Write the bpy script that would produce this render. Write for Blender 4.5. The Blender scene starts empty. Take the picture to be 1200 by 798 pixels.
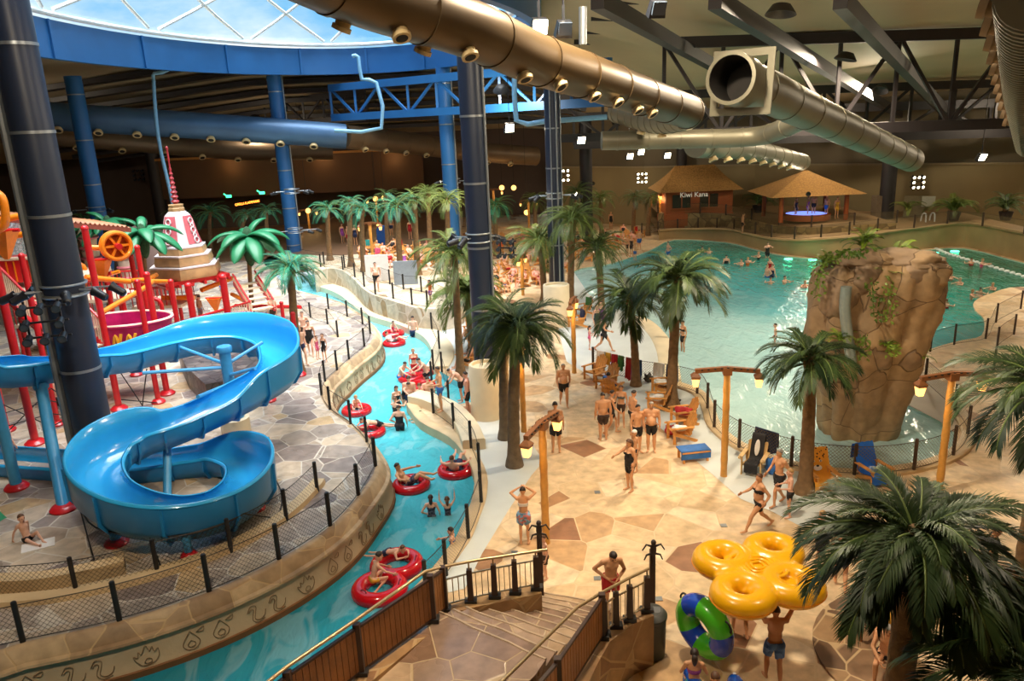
import bpy, bmesh, math, random
import numpy as np
from mathutils import Vector, Matrix, Euler
from mathutils.geometry import tessellate_polygon
RND=random.Random(7)
PI=math.pi
SC=bpy.context.scene
COL=SC.collection
CW,CH,CF=1200.,798.,910.
CAMH=11.0
VPX,VPY=140.,3201.
def _n(v):
    l=math.sqrt(sum(a*a for a in v)); return tuple(a/l for a in v)
def _c(a,b): return (a[1]*b[2]-a[2]*b[1],a[2]*b[0]-a[0]*b[2],a[0]*b[1]-a[1]*b[0])
def _d(a,b): return sum(x*y for x,y in zip(a,b))
# camera coordinates: right, up, back
_Z=_n((-VPX,VPY,CF)); _w=(0,0,-1)
_k=_d(_w,_Z); _Y=_n(tuple(_w[i]-_k*_Z[i] for i in range(3))); _X=_c(_Y,_Z)
def ray(px,py):
    c=((px-CW/2)/CF,-(py-CH/2)/CF,-1.)
    return (_d(c,_X),_d(c,_Y),_d(c,_Z))
def G(px,py,z=0.):
    r=ray(px,py); t=(z-CAMH)/r[2]
    return (r[0]*t,r[1]*t,z)
def AT(px,py,y):
    r=ray(px,py); t=y/r[1]
    return (r[0]*t,y,CAMH+r[2]*t)
def P(x,y,z):
    v=(x,y,z-CAMH)
    # cam comps
    R=(_X[0],_Y[0],_Z[0]);U=(_X[1],_Y[1],_Z[1]);B=(_X[2],_Y[2],_Z[2])
    b=-_d(v,B)
    return (CW/2+CF*_d(v,R)/b, CH/2-CF*_d(v,U)/b, b)
def HT(px,py,ty,z=0.):
    # height of a vertical thing standing at pixel base whose top is at row ty
    x,y,_=G(px,py,z); lo,hi=0.,30.
    for _i in range(50):
        m=(lo+hi)/2
        if P(x,y,z+m)[1]>ty: lo=m
        else: hi=m
    return lo

def V(*a): return Vector(a)
# ------------------------------------------------------------------ camera
def make_camera():
    cd=bpy.data.cameras.new('camera'); co=bpy.data.objects.new('camera',cd); COL.objects.link(co)
    cd.sensor_fit='HORIZONTAL'; cd.sensor_width=36.0; cd.lens=36.0*CF/CW; cd.clip_end=500
    # rows: world axes in camera coordinates -> camera matrix columns
    M=Matrix(((_X[0],_X[1],_X[2],0),(_Y[0],_Y[1],_Y[2],0),(_Z[0],_Z[1],_Z[2],CAMH),(0,0,0,1)))
    co.matrix_world=M; SC.camera=co
make_camera()
# ------------------------------------------------------------------ materials
MATS={}
def nodes_of(m):
    m.use_nodes=True; nt=m.node_tree; return nt, nt.nodes, nt.links
def mat(name,col,rough=.5,metal=0.,var=.08,scale=6.,bump=0.,bscale=30.,spec=.5,coat=0.,emit=None,estr=0.):
    """plain procedural surface: base colour with a noise variation and an optional noise bump"""
    if name in MATS: return MATS[name]
    m=bpy.data.materials.new(name); nt,N,L=nodes_of(m); b=N['Principled BSDF']
    b.inputs['Roughness'].default_value=rough; b.inputs['Metallic'].default_value=metal
    b.inputs['Specular IOR Level'].default_value=spec
    if coat: b.inputs['Coat Weight'].default_value=coat; b.inputs['Coat Roughness'].default_value=.08
    b.inputs['Base Color'].default_value=(*col,1)
    if var:
        tc=N.new('ShaderNodeTexCoord'); no=N.new('ShaderNodeTexNoise'); no.inputs['Scale'].default_value=scale; no.inputs['Detail'].default_value=3
        cr=N.new('ShaderNodeValToRGB'); cr.color_ramp.elements[0].position=.3; cr.color_ramp.elements[1].position=.7
        cr.color_ramp.elements[0].color=(*[max(0,c*(1-var)) for c in col],1); cr.color_ramp.elements[1].color=(*[min(1,c*(1+var)) for c in col],1)
        L.new(tc.outputs['Object'],no.inputs['Vector']); L.new(no.outputs['Fac'],cr.inputs['Fac']); L.new(cr.outputs['Color'],b.inputs['Base Color'])
    if bump:
        tc=N.new('ShaderNodeTexCoord'); n2=N.new('ShaderNodeTexNoise'); n2.inputs['Scale'].default_value=bscale; n2.inputs['Detail'].default_value=4
        bp=N.new('ShaderNodeBump'); bp.inputs['Strength'].default_value=bump; bp.inputs['Distance'].default_value=.05
        L.new(tc.outputs['Object'],n2.inputs['Vector']); L.new(n2.outputs['Fac'],bp.inputs['Height']); L.new(bp.outputs['Normal'],b.inputs['Normal'])
    if emit:
        b.inputs['Emission Color'].default_value=(*emit,1); b.inputs['Emission Strength'].default_value=estr
    MATS[name]=m; return m
def ramp(N,stops,interp='LINEAR'):
    cr=N.new('ShaderNodeValToRGB'); e=cr.color_ramp; e.interpolation=interp
    while len(e.elements)<len(stops): e.elements.new(.5)
    for el,(p,c) in zip(e.elements,stops): el.position=p; el.color=(*c,1)
    return cr
def flagstone(name,scale,stops,grout,gw=.03,rough=(.35,.6),bump=.3,coords='Object',stretch=(1,1,1),wet=.5):
    if name in MATS: return MATS[name]
    m=bpy.data.materials.new(name); nt,N,L=nodes_of(m); b=N['Principled BSDF']
    tc=N.new('ShaderNodeTexCoord'); mp=N.new('ShaderNodeMapping'); mp.inputs['Scale'].default_value=stretch
    L.new(tc.outputs[coords],mp.inputs['Vector'])
    v1=N.new('ShaderNodeTexVoronoi'); v2=N.new('ShaderNodeTexVoronoi'); v2.feature='DISTANCE_TO_EDGE'
    for v in (v1,v2): v.inputs['Scale'].default_value=scale; v.inputs['Randomness'].default_value=.95; L.new(mp.outputs[0],v.inputs['Vector'])
    sp=N.new('ShaderNodeSeparateColor'); L.new(v1.outputs['Color'],sp.inputs[0])
    cr=ramp(N,stops,'CONSTANT'); L.new(sp.outputs[0],cr.inputs['Fac'])
    no=N.new('ShaderNodeTexNoise'); no.inputs['Scale'].default_value=3.; no.inputs['Detail'].default_value=6; L.new(tc.outputs[coords],no.inputs['Vector'])
    mx=N.new('ShaderNodeMix'); mx.data_type='RGBA'; mx.blend_type='MULTIPLY'; mx.inputs[0].default_value=1
    c2=ramp(N,[(.3,(.72,.7,.68)),(.7,(1.12,1.1,1.08))]); L.new(no.outputs['Fac'],c2.inputs['Fac'])
    L.new(cr.outputs['Color'],mx.inputs[6]); L.new(c2.outputs['Color'],mx.inputs[7])
    mr=N.new('ShaderNodeMapRange'); mr.inputs[1].default_value=gw*.5; mr.inputs[2].default_value=gw; L.new(v2.outputs['Distance'],mr.inputs[0])
    m2=N.new('ShaderNodeMix'); m2.data_type='RGBA'; m2.inputs[6].default_value=(*grout,1)
    L.new(mr.outputs[0],m2.inputs[0]); L.new(mx.outputs[2],m2.inputs[7]); L.new(m2.outputs[2],b.inputs['Base Color'])
    n3=N.new('ShaderNodeTexNoise'); n3.inputs['Scale'].default_value=.6; n3.inputs['Detail'].default_value=3; L.new(tc.outputs[coords],n3.inputs['Vector'])
    m3=N.new('ShaderNodeMapRange'); m3.inputs[1].default_value=.4; m3.inputs[2].default_value=.62; m3.inputs[3].default_value=rough[0]; m3.inputs[4].default_value=rough[1]
    L.new(n3.outputs['Fac'],m3.inputs[0]); L.new(m3.outputs[0],b.inputs['Roughness'])
    b.inputs['Specular IOR Level'].default_value=wet
    ad=N.new('ShaderNodeMath'); ad.operation='MULTIPLY_ADD'; ad.inputs[1].default_value=.25; L.new(no.outputs['Fac'],ad.inputs[0]); L.new(mr.outputs[0],ad.inputs[2])
    bp=N.new('ShaderNodeBump'); bp.inputs['Strength'].default_value=bump; bp.inputs['Distance'].default_value=.03
    L.new(ad.outputs[0],bp.inputs['Height']); L.new(bp.outputs['Normal'],b.inputs['Normal'])
    MATS[name]=m; return m
def net_mat(name,col,cell,width,diag=True):
    """woven net: UV (metres) threads, open between them"""
    if name in MATS: return MATS[name]
    m=bpy.data.materials.new(name); nt,N,L=nodes_of(m); out=N['Material Output']; b=N['Principled BSDF']
    b.inputs['Base Color'].default_value=(*col,1); b.inputs['Roughness'].default_value=.7
    uv=N.new('ShaderNodeUVMap'); sx=N.new('ShaderNodeSeparateXYZ'); L.new(uv.outputs[0],sx.inputs[0])
    def line(kind):
        a=N.new('ShaderNodeMath'); a.operation='ADD' if kind>0 else 'SUBTRACT'
        L.new(sx.outputs[0],a.inputs[0]); L.new(sx.outputs[1],a.inputs[1])
        d=N.new('ShaderNodeMath'); d.operation='DIVIDE'; d.inputs[1].default_value=cell*1.414; L.new(a.outputs[0],d.inputs[0])
        p=N.new('ShaderNodeMath'); p.operation='PINGPONG'; p.inputs[1].default_value=.5; L.new(d.outputs[0],p.inputs[0])
        c=N.new('ShaderNodeMath'); c.operation='LESS_THAN'; c.inputs[1].default_value=width/cell/1.414*.5; L.new(p.outputs[0],c.inputs[0]); return c
    c1,c2=line(1),line(-1)
    mxx=N.new('ShaderNodeMath'); mxx.operation='MAXIMUM'; L.new(c1.outputs[0],mxx.inputs[0]); L.new(c2.outputs[0],mxx.inputs[1])
    tr=N.new('ShaderNodeBsdfTransparent'); ms=N.new('ShaderNodeMixShader')
    L.new(mxx.outputs[0],ms.inputs[0]); L.new(tr.outputs[0],ms.inputs[1]); L.new(b.outputs[0],ms.inputs[2]); L.new(ms.outputs[0],out.inputs[0])
    MATS[name]=m; return m
# ------------------------------------------------------------------ mesh builder
def frame_of(d):
    d=Vector(d).normalized(); up=Vector((0,0,1)) if abs(d.z)<.95 else Vector((1,0,0))
    a=d.cross(up).normalized(); b=a.cross(d).normalized(); return a,b,d
class MB:
    def __init__(s): s.v=[]; s.f=[]; s.m=[]; s.uv={}; s.cm=0
    def add(s,vs,fs):
        o=len(s.v); s.v+= [tuple(x) for x in vs]; s.f+=[tuple(i+o for i in f) for f in fs]; s.m+=[s.cm]*len(fs); return o
    def box(s,c,size,rot=None,taper=1.):
        hx,hy,hz=[x/2 for x in size]; R=Euler(rot).to_matrix() if rot is not None and not isinstance(rot,Matrix) else (rot or Matrix.Identity(3))
        vs=[]
        for z in (-1,1):
            t=taper if z>0 else 1.
            for x,y in ((-1,-1),(1,-1),(1,1),(-1,1)): vs.append(Vector(c)+R@Vector((x*hx*t,y*hy*t,z*hz)))
        s.add(vs,[(3,2,1,0),(4,5,6,7),(0,1,5,4),(1,2,6,5),(2,3,7,6),(3,0,4,7)]); return s
    def bar(s,p0,p1,w,h,up=None):
        p0=Vector(p0);p1=Vector(p1); d=(p1-p0); 
        if up is None: a,b,_=frame_of(d)
        else:
            a=d.normalized().cross(Vector(up)).normalized(); b=a.cross(d.normalized())
        vs=[]
        for p in (p0,p1):
            for x,y in ((-1,-1),(1,-1),(1,1),(-1,1)): vs.append(p+a*(x*w/2)+b*(y*h/2))
        s.add(vs,[(0,1,2,3),(7,6,5,4),(4,5,1,0),(5,6,2,1),(6,7,3,2),(7,4,0,3)]); return s
    def tube(s,pts,r,seg=8,cap=True,closed=False):
        pts=[Vector(p) for p in pts]; n=len(pts)
        rs=r if isinstance(r,(list,tuple)) else [r]*n
        vs=[]; a=None
        for i,p in enumerate(pts):
            if closed: d=pts[(i+1)%n]-pts[i-1]
            else: d=pts[min(i+1,n-1)]-pts[max(i-1,0)]
            d.normalize()
            if a is None: a,_,_=frame_of(d)
            else: a=(a-d*a.dot(d)).normalized()
            b=d.cross(a)
            for k in range(seg):
                t=2*PI*k/seg; vs.append(p+(a*math.cos(t)+b*math.sin(t))*rs[i])
        fs=[]
        for i in range(n if closed else n-1):
            j=(i+1)%n
            for k in range(seg):
                l=(k+1)%seg; fs.append((i*seg+k,i*seg+l,j*seg+l,j*seg+k))
        if cap and not closed:
            fs.append(tuple(range(seg-1,-1,-1))); fs.append(tuple((n-1)*seg+k for k in range(seg)))
        s.add(vs,fs); return s
    def cyl(s,p0,p1,r0,r1=None,seg=12,cap=True):
        return s.tube([p0,p1],[r0,r0 if r1 is None else r1],seg,cap)
    def lathe(s,prof,seg=20,c=(0,0,0),sx=1.,sy=1.,rot=0.):
        n=len(prof); vs=[]
        for r,z in prof:
            for k in range(seg):
                t=2*PI*k/seg+rot; vs.append((c[0]+r*sx*math.cos(t),c[1]+r*sy*math.sin(t),c[2]+z))
        fs=[(i*seg+k,i*seg+(k+1)%seg,(i+1)*seg+(k+1)%seg,(i+1)*seg+k) for i in range(n-1) for k in range(seg)]
        fs.append(tuple(range(seg-1,-1,-1))); fs.append(tuple((n-1)*seg+k for k in range(seg)))
        s.add(vs,fs); return s
    def ell(s,c,r,R=None,seg=14,ring=9):
        R=R or Matrix.Identity(3); vs=[]; c=Vector(c)
        for i in range(1,ring):
            ph=PI*i/ring
            for k in range(seg):
                t=2*PI*k/seg; vs.append(c+R@Vector((r[0]*math.sin(ph)*math.cos(t),r[1]*math.sin(ph)*math.sin(t),r[2]*math.cos(ph))))
        top=len(vs); vs.append(c+R@Vector((0,0,r[2]))); vs.append(c+R@Vector((0,0,-r[2])))
        fs=[]
        for i in range(ring-2):
            for k in range(seg): fs.append((i*seg+k,(i+1)*seg+k,(i+1)*seg+(k+1)%seg,i*seg+(k+1)%seg))
        for k in range(seg):
            fs.append((top,k,(k+1)%seg)); fs.append((top+1,(ring-2)*seg+(k+1)%seg,(ring-2)*seg+k))
        s.add(vs,fs); return s
    def torus(s,R,r,c=(0,0,0),seg=40,sec=14,sz=1.):
        vs=[];fs=[]
        for i in range(seg):
            t=2*PI*i/seg
            for k in range(sec):
                p=2*PI*k/sec; q=R+r*math.cos(p); vs.append((c[0]+q*math.cos(t),c[1]+q*math.sin(t),c[2]+r*sz*math.sin(p)))
        for i in range(seg):
            for k in range(sec):
                fs.append((i*sec+k,((i+1)%seg)*sec+k,((i+1)%seg)*sec+(k+1)%sec,i*sec+(k+1)%sec))
        s.add(vs,fs); return s
    def poly(s,pts,z=None):
        pts=[Vector((p[0],p[1],p[2] if z is None else z)) for p in pts]
        tri=tessellate_polygon([[Vector((p.x,p.y,0)) for p in pts]])
        s.add(pts,[fix(pts,t) for t in tri]); return s
    def prism(s,pts,z0,z1):
        n=len(pts); o=[(p[0],p[1],z1) for p in pts]; u=[(p[0],p[1],z0) for p in pts]
        tri=tessellate_polygon([[Vector((p[0],p[1],0)) for p in pts]])
        s.add(o+u,[fix([Vector(q) for q in o],t) for t in tri]+[tuple(i+n for i in reversed(fix([Vector(q) for q in o],t))) for t in tri])
        ar=sum(pts[i][0]*pts[(i+1)%n][1]-pts[(i+1)%n][0]*pts[i][1] for i in range(n))
        fs=[(i,i+n,(i+1)%n+n,(i+1)%n) for i in range(n)]
        if ar<0: fs=[tuple(reversed(f)) for f in fs]
        s.add(o+u,fs); return s
    def ribbon(s,top,bot,uv=True):
        """wall strip between two polylines, UV in metres"""
        n=len(top); o=s.add(list(top)+list(bot),[(i,i+n,i+1+n,i+1) for i in range(n-1)])
        u=0.
        for i in range(n):
            if i: u+=(Vector(bot[i])-Vector(bot[i-1])).length
            h=(Vector(top[i])-Vector(bot[i])).length
            s.uv[o+i]=(u,h); s.uv[o+n+i]=(u,0.)
        return s
    def mesh(s,name,mats,smooth=True,angle=40):
        me=bpy.data.meshes.new(name); me.from_pydata(s.v,[],s.f)
        for m in (mats if isinstance(mats,(list,tuple)) else [mats]): me.materials.append(m)
        if any(s.m): me.polygons.foreach_set('material_index',s.m)
        if s.uv:
            ul=me.uv_layers.new(name='UVMap')
            for lp in me.loops: ul.data[lp.index].uv=s.uv.get(lp.vertex_index,(0,0))
        if smooth:
            me.shade_smooth()
            if angle<180: me.set_sharp_from_angle(angle=math.radians(angle))
        me.update(); return me
    def build(s,name,mats,parent=None,smooth=True,angle=40):
        return link(name,s.mesh(name,mats,smooth,angle),parent)
def fix(pts,t):
    a,b,c=[pts[i] for i in t]; return tuple(t) if ((b-a).cross(c-a)).z>=0 else tuple(reversed(t))
def link(name,me,parent=None):
    o=bpy.data.objects.new(name,me); COL.objects.link(o)
    if parent is not None: o.parent=parent
    return o
def tag(o,label,cat,group=None):
    o['label']=label; o['category']=cat
    if group: o['group']=group
    return o
def empty(name,label,cat,loc=(0,0,0),rz=0.,group=None):
    o=bpy.data.objects.new(name,None); COL.objects.link(o); o.empty_display_size=.2
    o.location=loc; o.rotation_euler=(0,0,rz); return tag(o,label,cat,group)
def struct(o,label=None):
    o['kind']='structure'
    if label: o['label']=label
    return o
def kids(o): return [c for c in COL.objects if c.parent is o]
KIDS={}
def children_of(o):
    k=KIDS.get(o.name)
    if k is None: k=[c for c in bpy.data.objects if c.parent is o]; KIDS[o.name]=k
    return k
def dup(root,loc,rz=None,label=None,group=None,scale=None,rot=None):
    r=root.copy(); COL.objects.link(r); r.location=loc
    if rz is not None: r.rotation_euler=(0,0,rz)
    if rot is not None: r.rotation_euler=rot
    if scale: r.scale=(scale,)*3 if not isinstance(scale,tuple) else scale
    if label: r['label']=label
    if group: r['group']=group
    for ch in children_of(root):
        c=ch.copy(); COL.objects.link(c); c.parent=r
        for g in children_of(ch):
            d=g.copy(); COL.objects.link(d); d.parent=c
    return r
def spline(pts,n=8,closed=False):
    """Catmull-Rom through points"""
    P_=[Vector(p) for p in pts]; m=len(P_); out=[]
    rng=m if closed else m-1
    for i in range(rng):
        if closed: a,b,c,d=P_[i-1],P_[i],P_[(i+1)%m],P_[(i+2)%m]
        else:
            b,c=P_[i],P_[i+1]; a=P_[i-1] if i else b*2-c; d=P_[i+2] if i+2<m else c*2-b
        for k in range(n):
            t=k/n; out.append(.5*((2*b)+(c-a)*t+(2*a-5*b+4*c-d)*t*t+(3*b-a-3*c+d)*t**3))
    if not closed: out.append(P_[-1])
    return out
def gl(lst,z=0.): return [Vector(G(x,y,z)) for x,y in lst]
def srgb(r,g,b):
    f=lambda c:(c/255/12.92 if c/255<=.04045 else ((c/255+.055)/1.055)**2.4)
    return (f(r),f(g),f(b))

# ================================================================== materials of the setting
M_DECK=flagstone('deck_stone',.85,[(0,srgb(221,194,156)),(.30,srgb(230,208,174)),(.52,srgb(214,186,146)),(.68,srgb(224,198,158)),(.80,srgb(196,160,118)),(.90,srgb(168,126,88)),(.96,srgb(152,108,78))],srgb(212,186,148),.02,(.35,.6),.25)
M_ISLE=flagstone('island_stone',1.05,[(0,srgb(168,156,146)),(.25,srgb(196,180,160)),(.45,srgb(150,138,132)),(.6,srgb(206,190,168)),(.75,srgb(176,160,142)),(.88,srgb(196,170,132)),(.95,srgb(136,122,116))],srgb(206,198,186),.022,(.22,.5),.3)
M_RAMP=flagstone('ramp_stone',.8,[(0,srgb(222,206,178)),(.5,srgb(208,190,160)),(.75,srgb(196,172,136)),(.9,srgb(178,150,116))],srgb(226,214,192),.03,(.4,.6),.25)
M_FACE=flagstone('stone_facing',1.0,[(0,srgb(206,194,172)),(.4,srgb(190,174,148)),(.7,srgb(214,202,182)),(.85,srgb(176,150,114)),(.95,srgb(160,130,98))],srgb(214,204,184),.03,(.6,.7),.3)
M_BROWNSTONE=flagstone('landing_stone',.95,[(0,srgb(150,126,108)),(.3,srgb(168,144,122)),(.55,srgb(138,114,98)),(.75,srgb(176,150,122)),(.9,srgb(128,100,80))],srgb(176,152,120),.016,(.18,.4),.4,wet=.6)
M_WALLSTONE=flagstone('parapet_stone',.9,[(0,srgb(168,132,86)),(.3,srgb(186,150,100)),(.6,srgb(152,116,76)),(.85,srgb(138,100,66))],srgb(170,138,96),.02,(.5,.6),.3)
M_CONC=mat('pale_concrete',srgb(204,210,208),.45,var=.07,scale=.8,bump=.08,bscale=8)
M_CREAM=mat('cream_plaster',srgb(222,206,174),.6,var=.07,scale=1.5,bump=.1,bscale=12)
M_CARVED=mat('carved_wall_plaster',srgb(190,166,134),.6,var=.1,scale=1.2,bump=.1,bscale=12)
M_GROOVE=mat('carved_groove',srgb(138,112,82),.8,var=.05)
M_CURB=mat('tan_curb',srgb(206,180,140),.5,var=.12,scale=1.5,bump=.1,bscale=10)
M_RUST=mat('rust_waterline',srgb(128,84,46),.7,var=.1,scale=3)
M_POOLWALL=mat('pool_wall_render',srgb(170,142,100),.7,var=.14,scale=.5,bump=.15,bscale=3)
M_DARKWALL=mat('dark_brown_wall',srgb(92,76,68),.8,var=.12,scale=.25)
M_OLIVE=mat('olive_wall',srgb(142,126,90),.8,var=.1,scale=.3)
M_CLAD=mat('upper_cladding',srgb(104,94,74),.7,var=.08,scale=.3)
M_ROOF=mat('roof_underside',srgb(186,168,136),.8,var=.08,scale=.2)
M_STEEL=mat('dark_roof_steel',srgb(46,42,44),.5,var=.1,scale=2)
M_BLUESTEEL=mat('blue_steel',srgb(36,98,158),.45,var=.08,scale=.6)
M_NAVY=mat('navy_steel',srgb(36,46,66),.4,var=.08,scale=.8)
M_WHITE=mat('white_steel',srgb(232,238,240),.4,var=.03)
M_BAND=mat('galvanised_band',srgb(150,156,160),.35,metal=.6,var=.05)
M_BLACK=mat('black_post',srgb(28,26,26),.5,var=.1)
M_STAINLESS=mat('brushed_rail',srgb(190,176,150),.3,metal=.8,var=.05)

# ================================================================== plan outlines (world, from the surveyed picture points)
EZ=.9
ISLE_PX=[(338,338),(352,342),(372,347),(396,354),(410,362),(426,373),(437,387),(434,402),(410,421),(395,434),(381,447),(376,462),(386,480),(410,498),(430,520),(441,547),(420,581),(387,617),(327,656),(245,694),(140,728),(27,753)]
isle=spline(gl(ISLE_PX,EZ),4)
isle+= [V(-14.5,11.6,EZ),V(-24,6,EZ)]
isle_poly=isle+[V(-46,6,EZ),V(-46,86,EZ),V(-24,86,EZ),V(-19.8,62,EZ)]
RB_PX=[(398,340),(410,347),(424,358),(442,369),(475,379),(505,391),(518,404),(521,418),(514,434),(534,446),(556,460),(560,470),(532,474),(488,468),(482,474),(498,494),(532,512),(551,533),(563,557),(562,583),(555,603),(545,628),(533,646),(513,672),(480,706),(430,748)]
rb=gl(RB_PX,0.)
rb_end=[V(-5.2,12.6,0),V(-7,8,0)]
left_in=[p+V(-.6,.5,-EZ) for p in isle if p.y>0]
river_hole=[V(-19,60,0)]+left_in+[V(-24,5,0)]+list(reversed(rb+rb_end))+[V(-15,62,0)]
POOL_PX=[(672,318),(715,309),(760,294),(790,281),(850,284),(880,291),(905,297),(940,302),(1000,303),(1040,298),(1075,294),(1130,291),(1200,308),(1290,325),(1300,350),(1200,336),(1163,343),(1142,353),(1143,364),(1153,374),(1150,393),(1125,399),(1090,409),(1050,428),(1040,455),(1052,468),(1100,493),(1119,508),(1112,535),(1071,549),(1001,556),(927,546),(867,526),(838,503),(829,482),(817,463),(795,453),(779,420),(770,398),(752,378),(720,360),(690,345)]
pool=spline(gl(POOL_PX,0.),3,closed=True)
def holed(name,outer,holes,z,m):
    pls=[[Vector((p[0],p[1],0)) for p in pl] for pl in [outer]+holes]
    flat=[p for pl in pls for p in pl]; b=MB(); pts=[Vector((p.x,p.y,z)) for p in flat]
    b.add(pts,[fix(pts,t) for t in tessellate_polygon(pls)]); return b.build(name,m,smooth=False)
struct(holed('floor_deck',[(-60,-9),(62,-9),(62,96),(-60,96)],[river_hole,pool],0.,M_DECK),'tan flagstone pool deck')
M_COPE=flagstone('coping_stone',1.05,[(0,srgb(176,150,118)),(.35,srgb(192,168,134)),(.65,srgb(158,132,102)),(.85,srgb(204,184,152))],srgb(190,162,122),.02,(.5,.6),.3)
# ---- island deck with its wall
b=MB(); b.prism([(p.x,p.y) for p in isle_poly],EZ-.25,EZ); struct(b.build('floor_island',M_ISLE,smooth=False),'grey flagstone island deck around the slide')
def offset(pl,d):
    out=[]
    for i,p in enumerate(pl):
        t=(Vector(pl[min(i+1,len(pl)-1)])-Vector(pl[max(i-1,0)])); t.z=0; t.normalize()
        out.append(Vector(p)+V(t.y,-t.x,0)*d)
    return out
def strip(b,prof,pl,side=1):
    """sweep (outward offset, z) profile along a polyline in plan"""
    rows=[[Vector((q.x,q.y,z)) for q in offset(pl,o*side)] for o,z in prof]
    n=len(pl); o=b.add([p for r in rows for p in r],[])
    if len(prof)>4 and side>0:
        b.f.append(tuple(o+i*n for i in range(len(prof)))); b.f.append(tuple(o+i*n+n-1 for i in reversed(range(len(prof))))); b.m+= [b.cm]*2
    for i in range(len(prof)-1):
        for k in range(n-1):
            f=(o+i*n+k,o+(i+1)*n+k,o+(i+1)*n+k+1,o+i*n+k+1)
            b.f.append(f if side>0 else f[::-1]); b.m.append(b.cm)
isl=[Vector(p) for p in isle]
OUT=-1  # outward (river) side of the island polyline walked far to near
b=MB(); strip(b,[(-.02,EZ),(.08,EZ+.02),(.16,EZ-.02),(.3,EZ-.3),(.40,EZ-.33),(.42,EZ-.38),(.34,EZ-.44)],isl,OUT); struct(b.build('wall_island_coping',M_COPE),'stone coping of the island wall')
b=MB(); strip(b,[(.34,EZ-.43),(.36,EZ-.6),(.44,-.12),(.47,-.16)],isl,OUT); W_ISL=struct(b.build('wall_island',M_CARVED),'tan island wall with carved flames, drops and waves')
b=MB(); strip(b,[(.46,-.12),(.5,-.14),(.5,-.36),(.44,-1.3)],isl,OUT); struct(b.build('trim_1',M_RUST),'rust brown waterline of the island wall')
# carved motifs on the wall face, as thin raised outlines
def arc_len(pl):
    s=[0.]
    for i in range(1,len(pl)): s.append(s[-1]+(pl[i]-pl[i-1]).length)
    return s
face_hi=[Vector((p.x,p.y,EZ-.48)) for p in offset(isl,OUT*.365)]; face_lo=[Vector((p.x,p.y,-.12)) for p in offset(isl,OUT*.455)]
SL=arc_len(face_lo)
def on_wall(s,h):
    s=max(0,min(SL[-1]-.01,s)); i=max(j for j in range(len(SL)-1) if SL[j]<=s); t=(s-SL[i])/(SL[i+1]-SL[i])
    return face_lo[i].lerp(face_lo[i+1],t).lerp(face_hi[i].lerp(face_hi[i+1],t),h)
FLAME=[[(-.28,.35),(-.33,.6),(-.22,.5),(-.2,.75),(-.12,.62),(0,.98),(.08,.68),(.16,.85),(.2,.58),(.3,.7),(.3,.35),(.15,.08),(-.12,.06),(-.28,.35)],[(-.08,.2),(0,.36),(.1,.3),(.1,.16),(0,.12),(-.08,.2)]]
DROP=[[(0,.95),(-.18,.55),(-.22,.3),(-.1,.08),(.1,.08),(.22,.3),(.18,.55),(0,.95)],[(0,.5),(-.1,.34),(-.06,.2),(.06,.2),(.1,.34),(0,.5)],[(.16,.82),(.38,.98),(.34,.76),(.16,.82)]]
WAVE=[[(-.3,.62),(-.18,.9),(-.02,.82),(-.06,.5),(-.1,.22),(.04,.08),(.2,.2),(.26,.46)],[(-.26,.6),(-.17,.74),(-.1,.66),(-.16,.4),(-.17,.15),(-.02,-.02),(.2,.05)]]
s=SL[-1]-10.2; k=0; 
while s>0.6:
    grp=[('flame',FLAME,.92),('drop',DROP,.66),('drop',DROP,.88),('wave',WAVE,.55),('wave',WAVE,.85)][k%5]
    b=MB()
    for loop in grp[1]:
        pts=spline([(x,h,0) for x,h in loop],4)
        b.tube([on_wall(s-p.x*.8,.06+p.y*.86) for p in pts],.009,5)
    c=b.build('carved_'+grp[0],M_GROOVE,W_ISL); s-=grp[2]; k+=1
    if s<SL[-1]-26 and (s>SL[-1]-31): s=SL[-1]-31.3
# path curb inside the island wall, and the low bench wall
inner_px=[(-30,708),(30,704),(90,696),(185,673),(268,643),(331,607),(367,573),(372,566)]
b=MB(); strip(b,[(-.25,EZ-.02),(-.22,EZ+.14),(.1,EZ+.16),(.22,EZ+.05),(.24,EZ-.02)],spline(gl(inner_px,EZ),4),OUT); struct(b.build('curb_island_path',M_CURB),'tan kerb along the island path')
b=MB(); strip(b,[(-.2,EZ),(-.2,EZ+.36),(.16,EZ+.36),(.2,EZ)],spline(gl([(-40,692),(40,690),(100,680),(148,668)],EZ),4),OUT)
tag(b.build('low_bench_wall',M_CURB),'low tan bench wall inside the island path fence','wall')
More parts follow.
